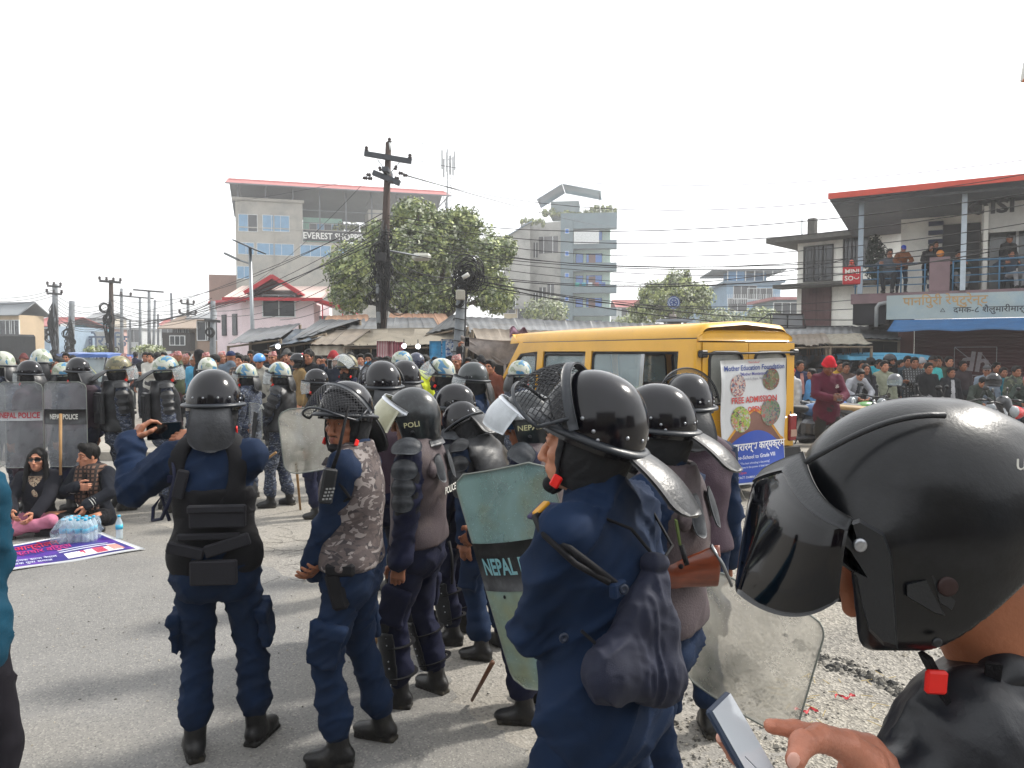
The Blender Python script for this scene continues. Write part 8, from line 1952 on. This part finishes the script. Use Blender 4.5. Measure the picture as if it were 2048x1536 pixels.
mb=MB();mb.tube([K0(FP(a_,b_,.95))for a_,b_ in((1850,1310),(1868,1345),(1888,1402))],.017,4,flat=.3);mb.tube([o(1930,1290,-.07),o(1935,1350,-.06),o(1900,1420,-.05)],.013,4,flat=.3);mb.build('chin_strap',BLACKW,root);mb=MB();mb.bbox(K0(FP(1872,1364,.93)),(.027,.010,.030),.003,Rm=roty(.05));mb.build('buckle',REDB,root)
text_obj('u',.03,WHITEP,hel,M=m4(np.eye(3),hsurf(2043,925,.006)))
PUF=mat('black_puffer_jacket','0C1018',.42,var=.25,scale=6,bump=.25,bscale=60,bump2=.6,b2scale=9,spec=.5);S=SDF();S.k=.05;q=lambda a,b,d:K0(FP(a,b,d))
S.chain([q(2120,1270,1.12),q(2030,1360,1.05),q(1935,1435,.97),q(1905,1520,.95)],[.06,.055,.046,.05]);S.ell(q(2130,1720,1.15),(.25,.2,.27));S.ell(q(1960,1560,1.0),(.125,.12,.12));S.ell(q(2040,1450,1.02),(.12,.11,.085));S.ell(q(1930,1480,.96),(.05,.06,.06));S.cone(q(2010,1520,1.02),q(1880,1700,.98),.11,.075);S.cone(q(1880,1720,.98),q(1790,1600,.93),.07,.05);S.cone(q(1985,1230,1.05),q(2060,1420,1.1),.05,.06,op='s',k=.01)
sdf_obj('jacket',S,.007,PUF,root,folds=[(.010,(9,9,14),1.6),(.003,(22,20,26),1.4)]);S=SDF();S.k=.03;S.chain([q(2090,1290,1.02),q(2010,1345,.985),q(1925,1408,.955)],[.026,.022,.016]);sdf_obj('collar',S,.006,PUF,root,folds=[(.008,(20,20,26),2)])
TL_,TR_,BL_=FP(1414,1421,.80),FP(1452,1384,.86),FP(1562,1600,.80);xa_=nrm(TR_-TL_);za=nrm(TL_-BL_);za=nrm(za-xa_*(za@xa_));ya=np.cross(za,xa_);c=TL_+xa_*.036-za*.078;M=m4(np.stack([xa_,ya,za],1),c)
ph=phone(M,.073,.157,'pale lit phone with cracked screen held by the nearest helmeted man','16263C','B4BAC0');mb=MB();mb.tube([(-.02,-.0052,.02),(.0,-.0052,-.01),(.02,-.0052,-.06)],.0004,4);mb.tube([(0,-.0052,-.01),(-.025,-.0052,-.05)],.0003,4);mb.build('crack',mat('crack_grey','5a5e62',.4),ph)
# ------------------------------------------------------------------ seated protesters, mat, bottles
def sit(a,top_,d,yaw,**k):
 p=pix(a,top_,d);hip_z=.13;kk=k.pop('h',1.66);f_=dict(hip=(0,-.05,hip_z/(kk/1.75)),RF=dict(foot=(-.14,.26,.09),hint=(1,.3,.25),toe=(-1,.2,0)),LF=dict(foot=(.14,.36,.09),hint=(-1,.3,.25),toe=(1,.2,0)));f_.update(k.pop('pose',{}));return civilian((p[0],d,0),R(yaw),kk,pose=f_,det=2,res=.62,**k)
LEO=patch_mat('leopard_print',['A89880','2A201C','8a705c'],40,.8);SCARF=plaid_mat('brown_check_scarf','6E5142','1A1413','2A1E1A',22)
r,f=sit(70,905,7.6,-168,h=1.6,top='15161E',bottom='B06E84',hair='long',female=True,glasses=True,skin=1,label='seated woman in sunglasses with pink trousers and leopard print top',inner=None,pose=dict(lean=R(-4),R=dict(hand=(.12,.3,.28),hint=(.8,-.3,-.3)),L=dict(hand=(-.1,.32,.26),hint=(-.8,-.3,-.3)),fat=.95));eyes(f,r)
mb=MB();mb.grid(lambda u,v:f.T(((u-.5)*.13,.125-.03*(2*u-1)**2-.05*max(0,v-.8),.02+v*.46)),6,10,.012);mb.build('shirt_front',LEO,r)
r,f=sit(184,891,7.85,176,h=1.68,top='12161F',bottom='101116',hair='quiff',skin=1,label='seated man in striped track jacket wearing a brown patterned scarf',pose=dict(lean=R(6),hyaw=R(-30),R=dict(hand=(.0,.27,.48),hint=(.9,-.2,-.4),dir=(-1,.2,0),palm=(0,-1,0),curl=.9),L=dict(hand=(-.16,.36,.3),hint=(-.9,-.2,-.2),dir=(.2,.5,-.8),curl=.6)));eyes(f,r)
S=SDF();S.k=.03;S.chain([f.T((math.sin(a)*.1,-.01+math.cos(a)*.085,.5+.02*math.cos(a)))for a in np.linspace(0,6.28,10)],[.045]*10);S.chain([f.T((.07,.1,.5)),f.T((.08,.15,.35)),f.T((.05,.16,.2)),f.T((-.02,.17,.14))],[.05,.06,.055,.05],sq=(f.Rt[:,1],1.5));S.chain([f.T((-.06,.1,.5)),f.T((-.09,.145,.3)),f.T((-.08,.16,.08))],[.05,.055,.05],sq=(f.Rt[:,1],1.6));sdf_obj('scarf',S,.010,SCARF,r,folds=[(.012,(22,22,9),1.6)])
for sd in 'RL':
 A=f.arm[sd];mb=MB();mb.tube([A['S']+np.array([0,0,.05]),(A['S']+A['E'])/2+nrm(A['E']-A['S'])[[1,0,2]]*0+f.Rt@np.array([(.062 if sd=='R' else-.062),.01,0]),A['E']+f.Rt@np.array([(.058 if sd=='R' else-.058),0,0])],.008,4,flat=.4)
 u=nrm(A['W']-A['E'])
 for t in(.62,.72,.82):c=A['E']+(A['W']-A['E'])*t;F3=frame(u);mb.tube([c+F3@np.array([math.cos(a)*.05,0,math.sin(a)*.05])for a in np.linspace(0,6.3,14)],.0055,4)
 mb.build('white_stripes',WHITEP,r)
C=[gnd(-20,1098),gnd(204,1066),gnd(291,1101),gnd(22,1144)];mt=empty('ground_banner',C[3],0,'purple and blue printed banner with white border lying on the road','banner');cl=lambda u,v,z=0.:((C[0]*(1-u)+C[1]*u)*v+((C[3]+(C[3]-C[2])*.16)*(1-u)+C[2]*u)*(1-v))-C[3]+np.array([0,0,.012+.006*math.sin(u*9+v*3)+z])
def mp_(name,u0,u1,v0,v1,m,z):mb=MB();mb.grid(lambda a,b:cl(u0+(u1-u0)*a,v0+(v1-v0)*b,z),24,8);mb.build(name,m,mt)
mb=MB();mb.grid(lambda a,b:cl(a,b),24,10,.004);mb.build('sheet',BWH,mt);mp_('purple_print',.05,.95,.06,.94,patch_mat('purple_print',['2A2270','4A2A86','1E2C78','5A3A98'],2.2,.4,sharp=False,bump=0),.004)
for(u0,u1,v0,v1,c)in((.5,.88,.1,.3,'C8C8CC'),(.56,.64,.12,.3,'A82040'),(.7,.78,.12,.32,'A82A48'),(.82,.9,.14,.36,'C08078'),(.48,.9,.36,.39,'B8BCC8'),(.48,.86,.43,.46,'B0B4C4')):mp_('print_block',u0,u1,v0,v1,mat('mat_ink_'+c,c,.45),.007)
for t,u,v,s,c,n in(('जनआन्दोलन',.3,.76,.3,'C02848',.012),('भ्रष्टाचार विरुद्ध',.35,.56,.24,'B02870',.012),('स्थान दमक झापा नेपाल',.26,.26,.13,'B8BCD0',.01),('आयोजक युवा समाज',.24,.14,.13,'B8BCD0',.01)):
 V,Fc=text_mesh(t,s,n);put('lettering',raw_mesh('lettering',np.array([cl(u+a*.33,v+b*.8,.0095)for a,b in V[:,:2]]),Fc,mat('mat_ink_'+c,c,.45),False),mt)
WAT=glass_mat('clear_bottle_plastic','C4D4DC',.5,.12,.1);CAPB=mat('cyan_bottle_cap','2FA4C8',.4);LABB=mat('cyan_bottle_label','3AA6C4',.45)
def bottle(p,label,grp='water bottles by the ground banner',s=1.):
 r=empty('water_bottle',p,rnd.uniform(0,6),label,'bottle',grp);mb=MB();mb.lathe([(.03*s,0),(.033*s,.01),(.031*s,.03),(.033*s,.045),(.031*s,.06),(.033*s,.12),(.033*s,.16),(.014*s,.205),(.013*s,.22)],14);mb.build('bottle_body',WAT,r);mb=MB();mb.lathe([(.015*s,.218),(.015*s,.238),(.001,.24)],10);mb.build('cap',CAPB,r);mb=MB();mb.lathe([(.0338*s,.10),(.0338*s,.145)],14);mb.build('label_band',LABB,r)
bottle(gnd(239,1078),'single water bottle standing right of the seated man');P0_=gnd(158,1084);i=0
for a in range(4):
 for b in range(3):i+=1;bottle(P0_+np.array([(a-1.5)*.072,(b-1)*.07,.006]),'blue capped water bottle inside the clear plastic bag beside the banner')
S=SDF();S.k=.05;S.box(P0_+(0,0,.11),(.175,.13,.115),rd=.05);S.cone(P0_+(-.1,0,.15),P0_+(-.12,-.05,.05),.09,.11);BAGC=glass_mat('thin_plastic_bag','B8CAD8',.32,.15,.2,scale=9);tag(sdf_obj('plastic_bag',S,.012,BAGC,folds=[(.03,(10,10,8),2.5)]),'crumpled clear plastic bag full of water bottles by the seated pair','bag')
loc=np.array([FP(-118,900,2.5)[0],2.5,0]);civilian(loc,R(-8),1.72,'0B3A4E','15131A',label='person in teal blue jacket mostly cut off by the left edge',res=.8,pose=dict(fat=1.1,R=dict(hand=(-.12,.14,1.08),hint=(1,-.1,-.6),dir=(-1,0,0)),L=dict(hand=(-.3,.08,.9))))
# ------------------------------------------------------------------ onlookers
CR=dict(R=dict(hand=(-.12,.2,1.22),hint=(1,0,-.6),dir=(-1,0,.2),curl=.3),L=dict(hand=(.12,.22,1.2),hint=(-1,0,-.6),dir=(1,0,.2),curl=.3));PH=dict(R=dict(hand=(.05,.3,1.5),hint=(.7,0,-1),dir=(0,.2,1),curl=.9));LN=dict(lean=R(28),R=dict(hand=(.15,.45,1.0),hint=(1,-.2,-.3)),L=dict(hand=(-.15,.45,1.0),hint=(-1,-.2,-.3)));TX=dict(hpitch=R(28),R=dict(hand=(.06,.32,1.12),hint=(1,-.3,-.6),dir=(-.5,1,.2)),L=dict(hand=(-.06,.32,1.1),hint=(-1,-.3,-.6),dir=(.5,1,.2)))
UP=dict(R=dict(hand=(.15,.2,1.95),hint=(1,0,0),dir=(0,.1,1),curl=.9));TOPI=patch_mat('pink_topi_cloth',['A8706C','B8A8A0','8A4A50'],30,.8)
POS={'c':CR,'p':PH,'l':LN,'t':TX,'u':UP,'-':{}}
G1,G2='onlookers along the market side','onlookers by the shutter'
def crowd(rows,grp,z0=.13):
 for(a,top,d,yaw,tp,bt,hr,ps,lb,*ex)in rows:
  k=ex[0]if ex else{};d=15+(d-12.5)*.62 if grp==G2 else d;p=pix(a,top,d);z=z0 if 12.8<d<19 and grp==G1 else 0.;hh=min(1.84,max(1.42,(p[2]-z)/1.765*1.75));hm_={'topi':TOPI}.get(hr)
  if 'hm' in k:hm_=cloth(k['hm'])if isinstance(k['hm'],str)else k['hm'];k={x:y for x,y in k.items()if x!='hm'}
  civilian((p[0],d,z),R(yaw),hh,tp,bt,hr,hm_,skin=int(a)%3%2 if 'skin' not in k else k.pop('skin'),label=lb,group=grp,pose=POS[ps],res=1. if d<16 else 1.35,**k)
J='1E2228'
crowd([(121,714,15,160,'2A8A94',J,'short','-','boy in bright teal top behind the black banded shield'),(111,708,17,150,'5A3A30',J,'long','-','brown haired woman left of the boy in teal',dict(female=True)),(132,703,19,200,'6A2A2E',J,'short','-','man in dull red shirt near the strangled poles'),(146,708,20,180,'2E3136',J,'cap','-','man in dark cap left of the blue rickshaw'),
(30,712,15,150,'8C8A86',J,'short','-','man in light grey top at the far left'),(48,707,19,190,'7A2420',J,'beanie','-','man in brick red jacket behind the truck corner',dict(hm='5A3030')),(100,711,18,170,'4A5A70',J,'short','-','man in slate blue jacket beyond the left helmets'),(5,716,17,180,'3a4048',J,'short','-','dark clad man at the very left edge of the crowd'),
(270,702,27,5,'22263A','8A8478','short','-','man in navy jacket and khaki trousers walking away from us'),(249,706,22,120,'9A9C9E',J,'topi','-','old man in pink topi and pale shirt beside the rickshaw'),(258,712,24,200,'77402F',J,'topi','-','small man in pink topi behind the rickshaw wheel'),(291,699,20,200,J,'20242C','short','-','man in black jacket left of the arms crossed man'),
(301,703,18.6,190,'A9A8A2','33343a','short','c','man in white shirt with arms crossed right of the walking man'),(314,700,19,20,'4A3A2A','26282C','short','-','man in brown jacket seen from behind left of the topi wearers'),(328,698,20,185,'8894A2','2A3140','short','-','man in pale blue shirt between brown jacket and pink topi'),(345,706,17,140,'4A4A44',J,'topi','-','bearded elder in pink topi and grey waistcoat'),
(357,701,16.4,120,'3E4632','3A2226','topi','c','elder in pink topi and olive jacket with folded arms'),(371,706,17.5,190,'3A2E3A',J,'topi','-','man in purple plaid shirt and topi',dict(topmat=plaid_mat('purple_plaid','2E2A3A','6A5A6A','1A1820'))),(389,709,16.8,170,'4FA0C8',J,'beanie','-','boy in sky blue jacket and white cap',dict(hm='A8A8A4')),(399,697,16,100,'0E1014','15161A','hood','-','person in black hood standing tall among the caps',dict(hm='0E1014')),
(413,703,16,160,'3A3834',J,'topi','-','balding elder in pale topi right of the black hood'),(432,706,15,130,'4A352A','2A2C34','short','c','man in brown leather jacket behind the photographing officer'),(443,701,16,210,'585048',J,'topi','-','tall elder in topi right of the brown leather jacket'),(461,699,14.4,10,'5A6876','4A6A8A','cap','-','man in navy cap and grey blue jacket seen from behind',dict(hm='1E2A4A')),
(481,706,14.2,170,'4A3A34',J,'short','c','man in brown checked shirt with arms crossed',dict(topmat=plaid_mat('brown_plaid','4A3630','7A6A5A','2A1E1A'))),(493,707,14.8,185,'4A8AC0',J,'short','t','man in sunglasses and light blue windcheater',dict(glasses=True)),(503,698,16.5,180,'2A1E1E',J,'short','-','man in dark maroon top behind the light blue windcheater'),(514,701,16,170,'20242E',J,'cap','-','man in black cap left of the light blue helmet'),
(519,707,13.6,185,'8A8880','16181E','halfmoto','-','woman in light blue open helmet and sunglasses',dict(glasses=True,female=True,hm=mat('light_blue_helmet','3E84C4',.3,coat=.5))),(534,697,15.6,180,'26262A',J,'short','-','man in sunglasses and dark jacket behind the blue helmet',dict(glasses=True)),(546,701,14.6,175,'1C2630',J,'topi','-','man in topi and navy blazer left of the red vest',dict(inner='B0A8A0')),
(574,698,15.5,190,'8E2028',J,'beanie','-','man in grey beanie and red vest',dict(hm='4A4A48')),(586,702,15,160,'2C3440',J,'short','-','man in navy hoodie right of the red vest'),(598,707,12.9,120,'6E5A3A','3A5068','moto','-','rider in dark full helmet and tan jacket',dict(hm=GLOSS)),(608,706,14.5,150,'7A1E24',J,'halfmoto','-','man in glossy red helmet behind the tan jacket',dict(hm=mat('red_helmet','A8141C',.25,coat=.5))),
(618,696,13,170,'15171C','22242A','curly','-','tall young man with curly hair in a black shirt'),(653,713,14,150,'8A1E2A',J,'short','-','short man in crimson jacket left of the phone holder'),(668,702,13.2,160,'18202E',J,'beanie','p','man in red knit cap holding a phone before his face',dict(hm='8A2A30')),(681,710,14,180,'3A3C40',J,'beanie','-','man in grey knit cap beside the phone holder',dict(hm='5A5C5E')),
(701,700,14.5,175,'4A4A50',J,'buzz','-','grey haired bald man left of the face masked man'),(721,705,15,190,'5A4A44',J,'short','-','man in taupe jacket left of the blue mask'),(737,703,13.4,185,'A8AAB0',J,'short','-','man with light blue face mask and pale shirt',dict(mask='4A9AC8')),(775,710,14.5,160,'2A2A30',J,'short','-','man in black shirt just right of the main pole'),(752,712,16,180,'4A3038',J,'long','-','woman with dark hair behind the blue mask man',dict(female=True)),
(833,706,11.5,20,'3A4038',J,'moto','-','traffic officer in blue helmet and yellow safety vest',dict(hm=mat('dark_blue_helmet','141E3A',.25,coat=.5),topmat=mat('hi_vis_yellow','B8C41E',.7))),(851,706,12.4,150,'15171B',J,'short','-','man with dark hair looking down under the tarpaulin'),(914,707,12.8,160,'4A3C38',J,'topi','-','man in pink topi right of the leaning pole'),(936,712,13.2,180,'1B1D22',J,'short','u','man reaching a phone high above the crowd'),(949,715,12.2,175,'5A5450',J,'buzz','-','balding man before the raised phone',dict()),(962,711,12.9,165,'22242A',J,'beanie','-','man in black knit cap left of the van front',dict(hm='17181C')),(982,716,12.6,150,'6A3A2A',J,'short','p','man in rust jacket filming at the van bonnet'),(640,709,17,180,'4A5058',J,'short','-','man in steel grey top behind the crimson jacket'),(560,706,17.5,175,'6A6258',J,'cap','-','man in beige shirt and cap under the stall lamp'),(475,703,18,180,'2E3A2E',J,'short','-','man in dark green top behind the brown checked shirt'),(376,700,21,190,'70645A',J,'short','-','man in sand jumper far behind the topi wearers'),(450,709,18.5,180,'7A2E3A',J,'short','-','man in wine red shirt by the pink house stall'),(710,708,17.5,180,'2A3A5A',J,'cap','-','man in royal blue top and cap by the pale valance'),(870,711,15.5,180,'54302A',J,'short','-','shopkeeper in brown top beneath the hanging blue bag')],G1)
crowd([(1599,718,14.5,190,'1A2240',J,'short','-','man in open navy jacket over a pink shirt beside the van',dict(inner='A87870')),(1584,733,13,120,'A8A8A8',J,'cap','-','boy in white and red top half hidden by the van',dict(hm='A03030')),(1626,735,12.6,100,'4A80B0',J,'short','-','boy in sky blue shirt turned away beside the red beanie man'),(1679,719,14.8,180,'A8842A',J,'short','-','man in mustard yellow shirt right of the red beanie'),
(1692,722,14.2,170,'4A3A34',J,'short','-','man in brown patterned shirt by the mustard shirt'),(1705,727,13.4,185,'8E9096',J,'short','l','man in pale grey sleeves and dark waistcoat',dict(inner='2A2E36')),(1725,718,14.6,160,'1C1D22',J,'short','-','man in black top left of the teal back'),(1731,725,13.4,175,'23222A',J,'long','-','woman in dark jacket with long black hair',dict(female=True)),(1743,712,14.2,10,'2E8A9A',J,'short','-','man in turquoise jacket seen from behind by the rickshaw'),
(1768,718,13.4,178,'7E8270','3A362E','short','-','young man in sage green sweater hands in pockets'),(1778,708,14.6,200,'0E1016',J,'moto','-','man wearing a black helmet behind the sage sweater',dict(hm=GLOSS)),(1815,709,15,170,'2A3A44',J,'short','-','man in dark teal jacket left of the plaid shirt'),(1829,711,14.2,165,'222224',J,'short','c','man in black and white plaid shirt with folded arms',dict(topmat=plaid_mat('bw_plaid','131416','6A6C6E','2A2B2D',18))),(1843,715,15,180,'4A4C50',J,'beanie','-','man in white striped knit cap behind the plaid shirt',dict(hm='8A8C90')),
(1856,722,13.0,180,'101216','8A8A8E','short','-','young man in black sweater with white patches',dict()),(1865,709,14.8,190,'3A9A9A',J,'cap','-','man in aqua shirt and black cap behind the black sweater'),(1877,709,15.2,150,'3A4236',J,'short','-','man in olive jacket at the left of the stencilled logo'),(1897,710,16.2,180,'15161A',J,'short','-','shadowed man in black against the maroon shutter'),(1901,732,13.2,180,'1B1C22',J,'short','-','boy in open dark jacket over a white shirt',dict(inner='B4B4B8')),
(1945,745,12.6,190,'2E3630',J,'short','l','man in dark olive shirt leaning over a motorcycle'),(1974,728,13.2,150,'7A8694',J,'cap','-','young man in grey cap and pale denim jacket',dict(hm='4A4A4C')),(1992,722,14.8,180,'2A2224',J,'short','-','man in shadow between grey cap and teal boy'),(2006,732,13.6,170,'1E6A7A',J,'short','-','boy in deep teal jacket behind the scooter'),(2031,729,12.6,185,'3A4232',J,'short','-','man in camouflage jacket with glasses on his head',dict(topmat=patch_mat('green_camouflage',['3C4434','24282A','5E6450'],10))),(2046,741,12.2,160,'2E3A34','2A3A58','cap','l','person in pink cap at the right edge by the red bike',dict(hm='A86A74')),
(1570,722,14.5,180,'3A3C44',J,'short','-','man in charcoal top seen past the van tail light'),(1654,722,15.8,180,'5A5048',J,'short','-','man in khaki shirt behind the red beanie man'),(1758,716,16.4,180,'6A6E74',J,'short','-','man in ash grey shirt beside the pale blue rickshaw'),(1925,719,16,180,'30262A',J,'short','-','man in plum dark shirt below the stencilled logo'),(1802,717,16,180,'4A3A5A',J,'short','-','man in violet shirt by the shop pillar')],G2)
p=pix(1655,706,11.6);r,f=civilian((p[0],11.6,0),R(180),p[2]/1.80*1.75,'4A1228','1E1E1C','beanie',cloth('B01426'),skin=2,label='man in maroon jacket and bright red beanie looking at his phone',group='',pose=TX,res=.8,top_long=.06);text_obj('ॐ',.07,WHITEP,r,M=m4(rotz(math.pi),f.T((-.09,.152,.33))),bold=.01)
W_=(f.arm['R']['W']+f.arm['L']['W'])/2+np.array([0,.1,.03]);wp=rotz(math.pi)@W_+np.array([p[0],11.6,0]);phone(m4(rotz(math.pi)@rotx(.9),wp),.08,.15,'small phone in the hands of the red beanie man')
p=pix(668,702,13.2);phone(m4(rotz(.2),(p[0]+.02,12.82,1.62)),.08,.16,'phone raised by the man in the red knit cap','B8B8BC');p=pix(936,700,13.2);phone(m4(rotz(.1),pix(934,684,12.95)),.08,.16,'phone lifted high near the leaning pole','2a2c30')
def blc(a,top,yy,yaw,tp,bt,hr,pose,lb,seat=False,hgt=None,**k):
 e=np.array([math.cos(srz),math.sin(srz),0]);n=np.array([-math.sin(srz),math.cos(srz),0]);s,z=plane_hit(a,top,SO+n*yy,srz);loc=SO+n*yy+e*s;loc[2]=zf
 if seat:pose=dict(pose,hip=(0,0,.46),RF=dict(foot=(.1,.42,.085)),LF=dict(foot=(-.1,.42,.085)))
 hh=hgt or(min(1.8,max(1.3,(z-zf)/1.765*1.75))if not seat else 1.68);return civilian(tuple(loc),R(yaw),hh,tp,bt,hr,k.pop('hm',None),label=lb,group='people on the shop balcony',pose=pose,res=1.1,**k),loc
RL_=dict(lean=R(20),R=dict(hand=(.12,.4,1.0),hint=(1,0,-.5)),L=dict(hand=(-.12,.4,1.0),hint=(-1,0,-.5)))
blc(1779,508,.35,150,'4A5058',J,'short',dict(hyaw=.3),'seated man in grey shirt at the left of the balcony',True);blc(1804,488,.45,165,'6A3E22','1A2232','cap',RL_,'man in blue cap and orange brown jacket leaning on the rail',hm=cloth('1E3E9A'));blc(1857,486,.5,170,'121216','14151A','long',RL_,'woman in black leaning on the balcony rail',female=True);blc(1871,481,.9,175,'1A1C22',J,'short',{},'man in black cap standing behind the woman in black')
blc(1916,498,.5,165,'142A28','6E7072','short',dict(hpitch=.3),'seated boy in dark green top and grey trousers',True,1.5);blc(2018,468,1.0,180,'101216',J,'cap',{},'man in black T shirt and cap standing at the balcony right');blc(2021,500,.5,185,'2A3440','8A8C90','short',{},'seated child in grey trousers before the black T shirt man',True,1.4)
for(a,b,d,r_,c,nm,l)in((1877,508,None,.09,'B8742A','ball','orange ball resting on the mauve railing pillar'),):
 e=np.array([math.cos(srz),math.sin(srz),0]);loc=SO+e*(xp+.03);mb=MB();mb.ball((0,0,0),r_,14);tag(mb.build(nm,mat('orange_ball',c,.5),loc=(loc[0],loc[1],zf+.86+r_)),l,'ball')
# ------------------------------------------------------------------ cracks in the road edge
rr=random.Random(31);mb=MB()
for(a,b,n,l)in((470,1070,9,.5),(540,1105,9,.45),(600,1150,8,.4),(120,1015,5,.5),(700,1215,6,.35),(560,1060,7,.6),):
 for i in range(n):
  p=gnd(a+rr.uniform(-50,50),b+rr.uniform(-22,22));an=rr.uniform(-.6,.6);pts=[p+np.array([0,0,.0052])]
  for j in range(7):an+=rr.uniform(-.7,.7);pts.append(pts[-1]+np.array([math.cos(an),math.sin(an)*.7,0])*l/7*rr.uniform(.5,1.3))
  mb.tube(pts,[rr.uniform(.0012,.0035)for _ in pts],4,flat=.25,smooth=False)
tag(mb.build('crack_lines',mat('crack_dark','3A3936',.95)),kind='stuff')
# ------------------------------------------------------------------ haze
hm_=bpy.data.materials.new('haze_air');hm_.use_nodes=True;_n=hm_.node_tree;_n.nodes.clear()
_v=_n.nodes.new('ShaderNodeVolumePrincipled');_v.inputs['Density'].default_value=.0019;_v.inputs['Color'].default_value=(.99,.99,1,1);_v.inputs['Anisotropy'].default_value=.35
_mo=_n.nodes.new('ShaderNodeOutputMaterial');_n.links.new(_v.outputs[0],_mo.inputs['Volume'])
mb=MB();mb.box((0,290,19.5),(860,680,41));tag(mb.build('haze',hm_),kind='stuff')
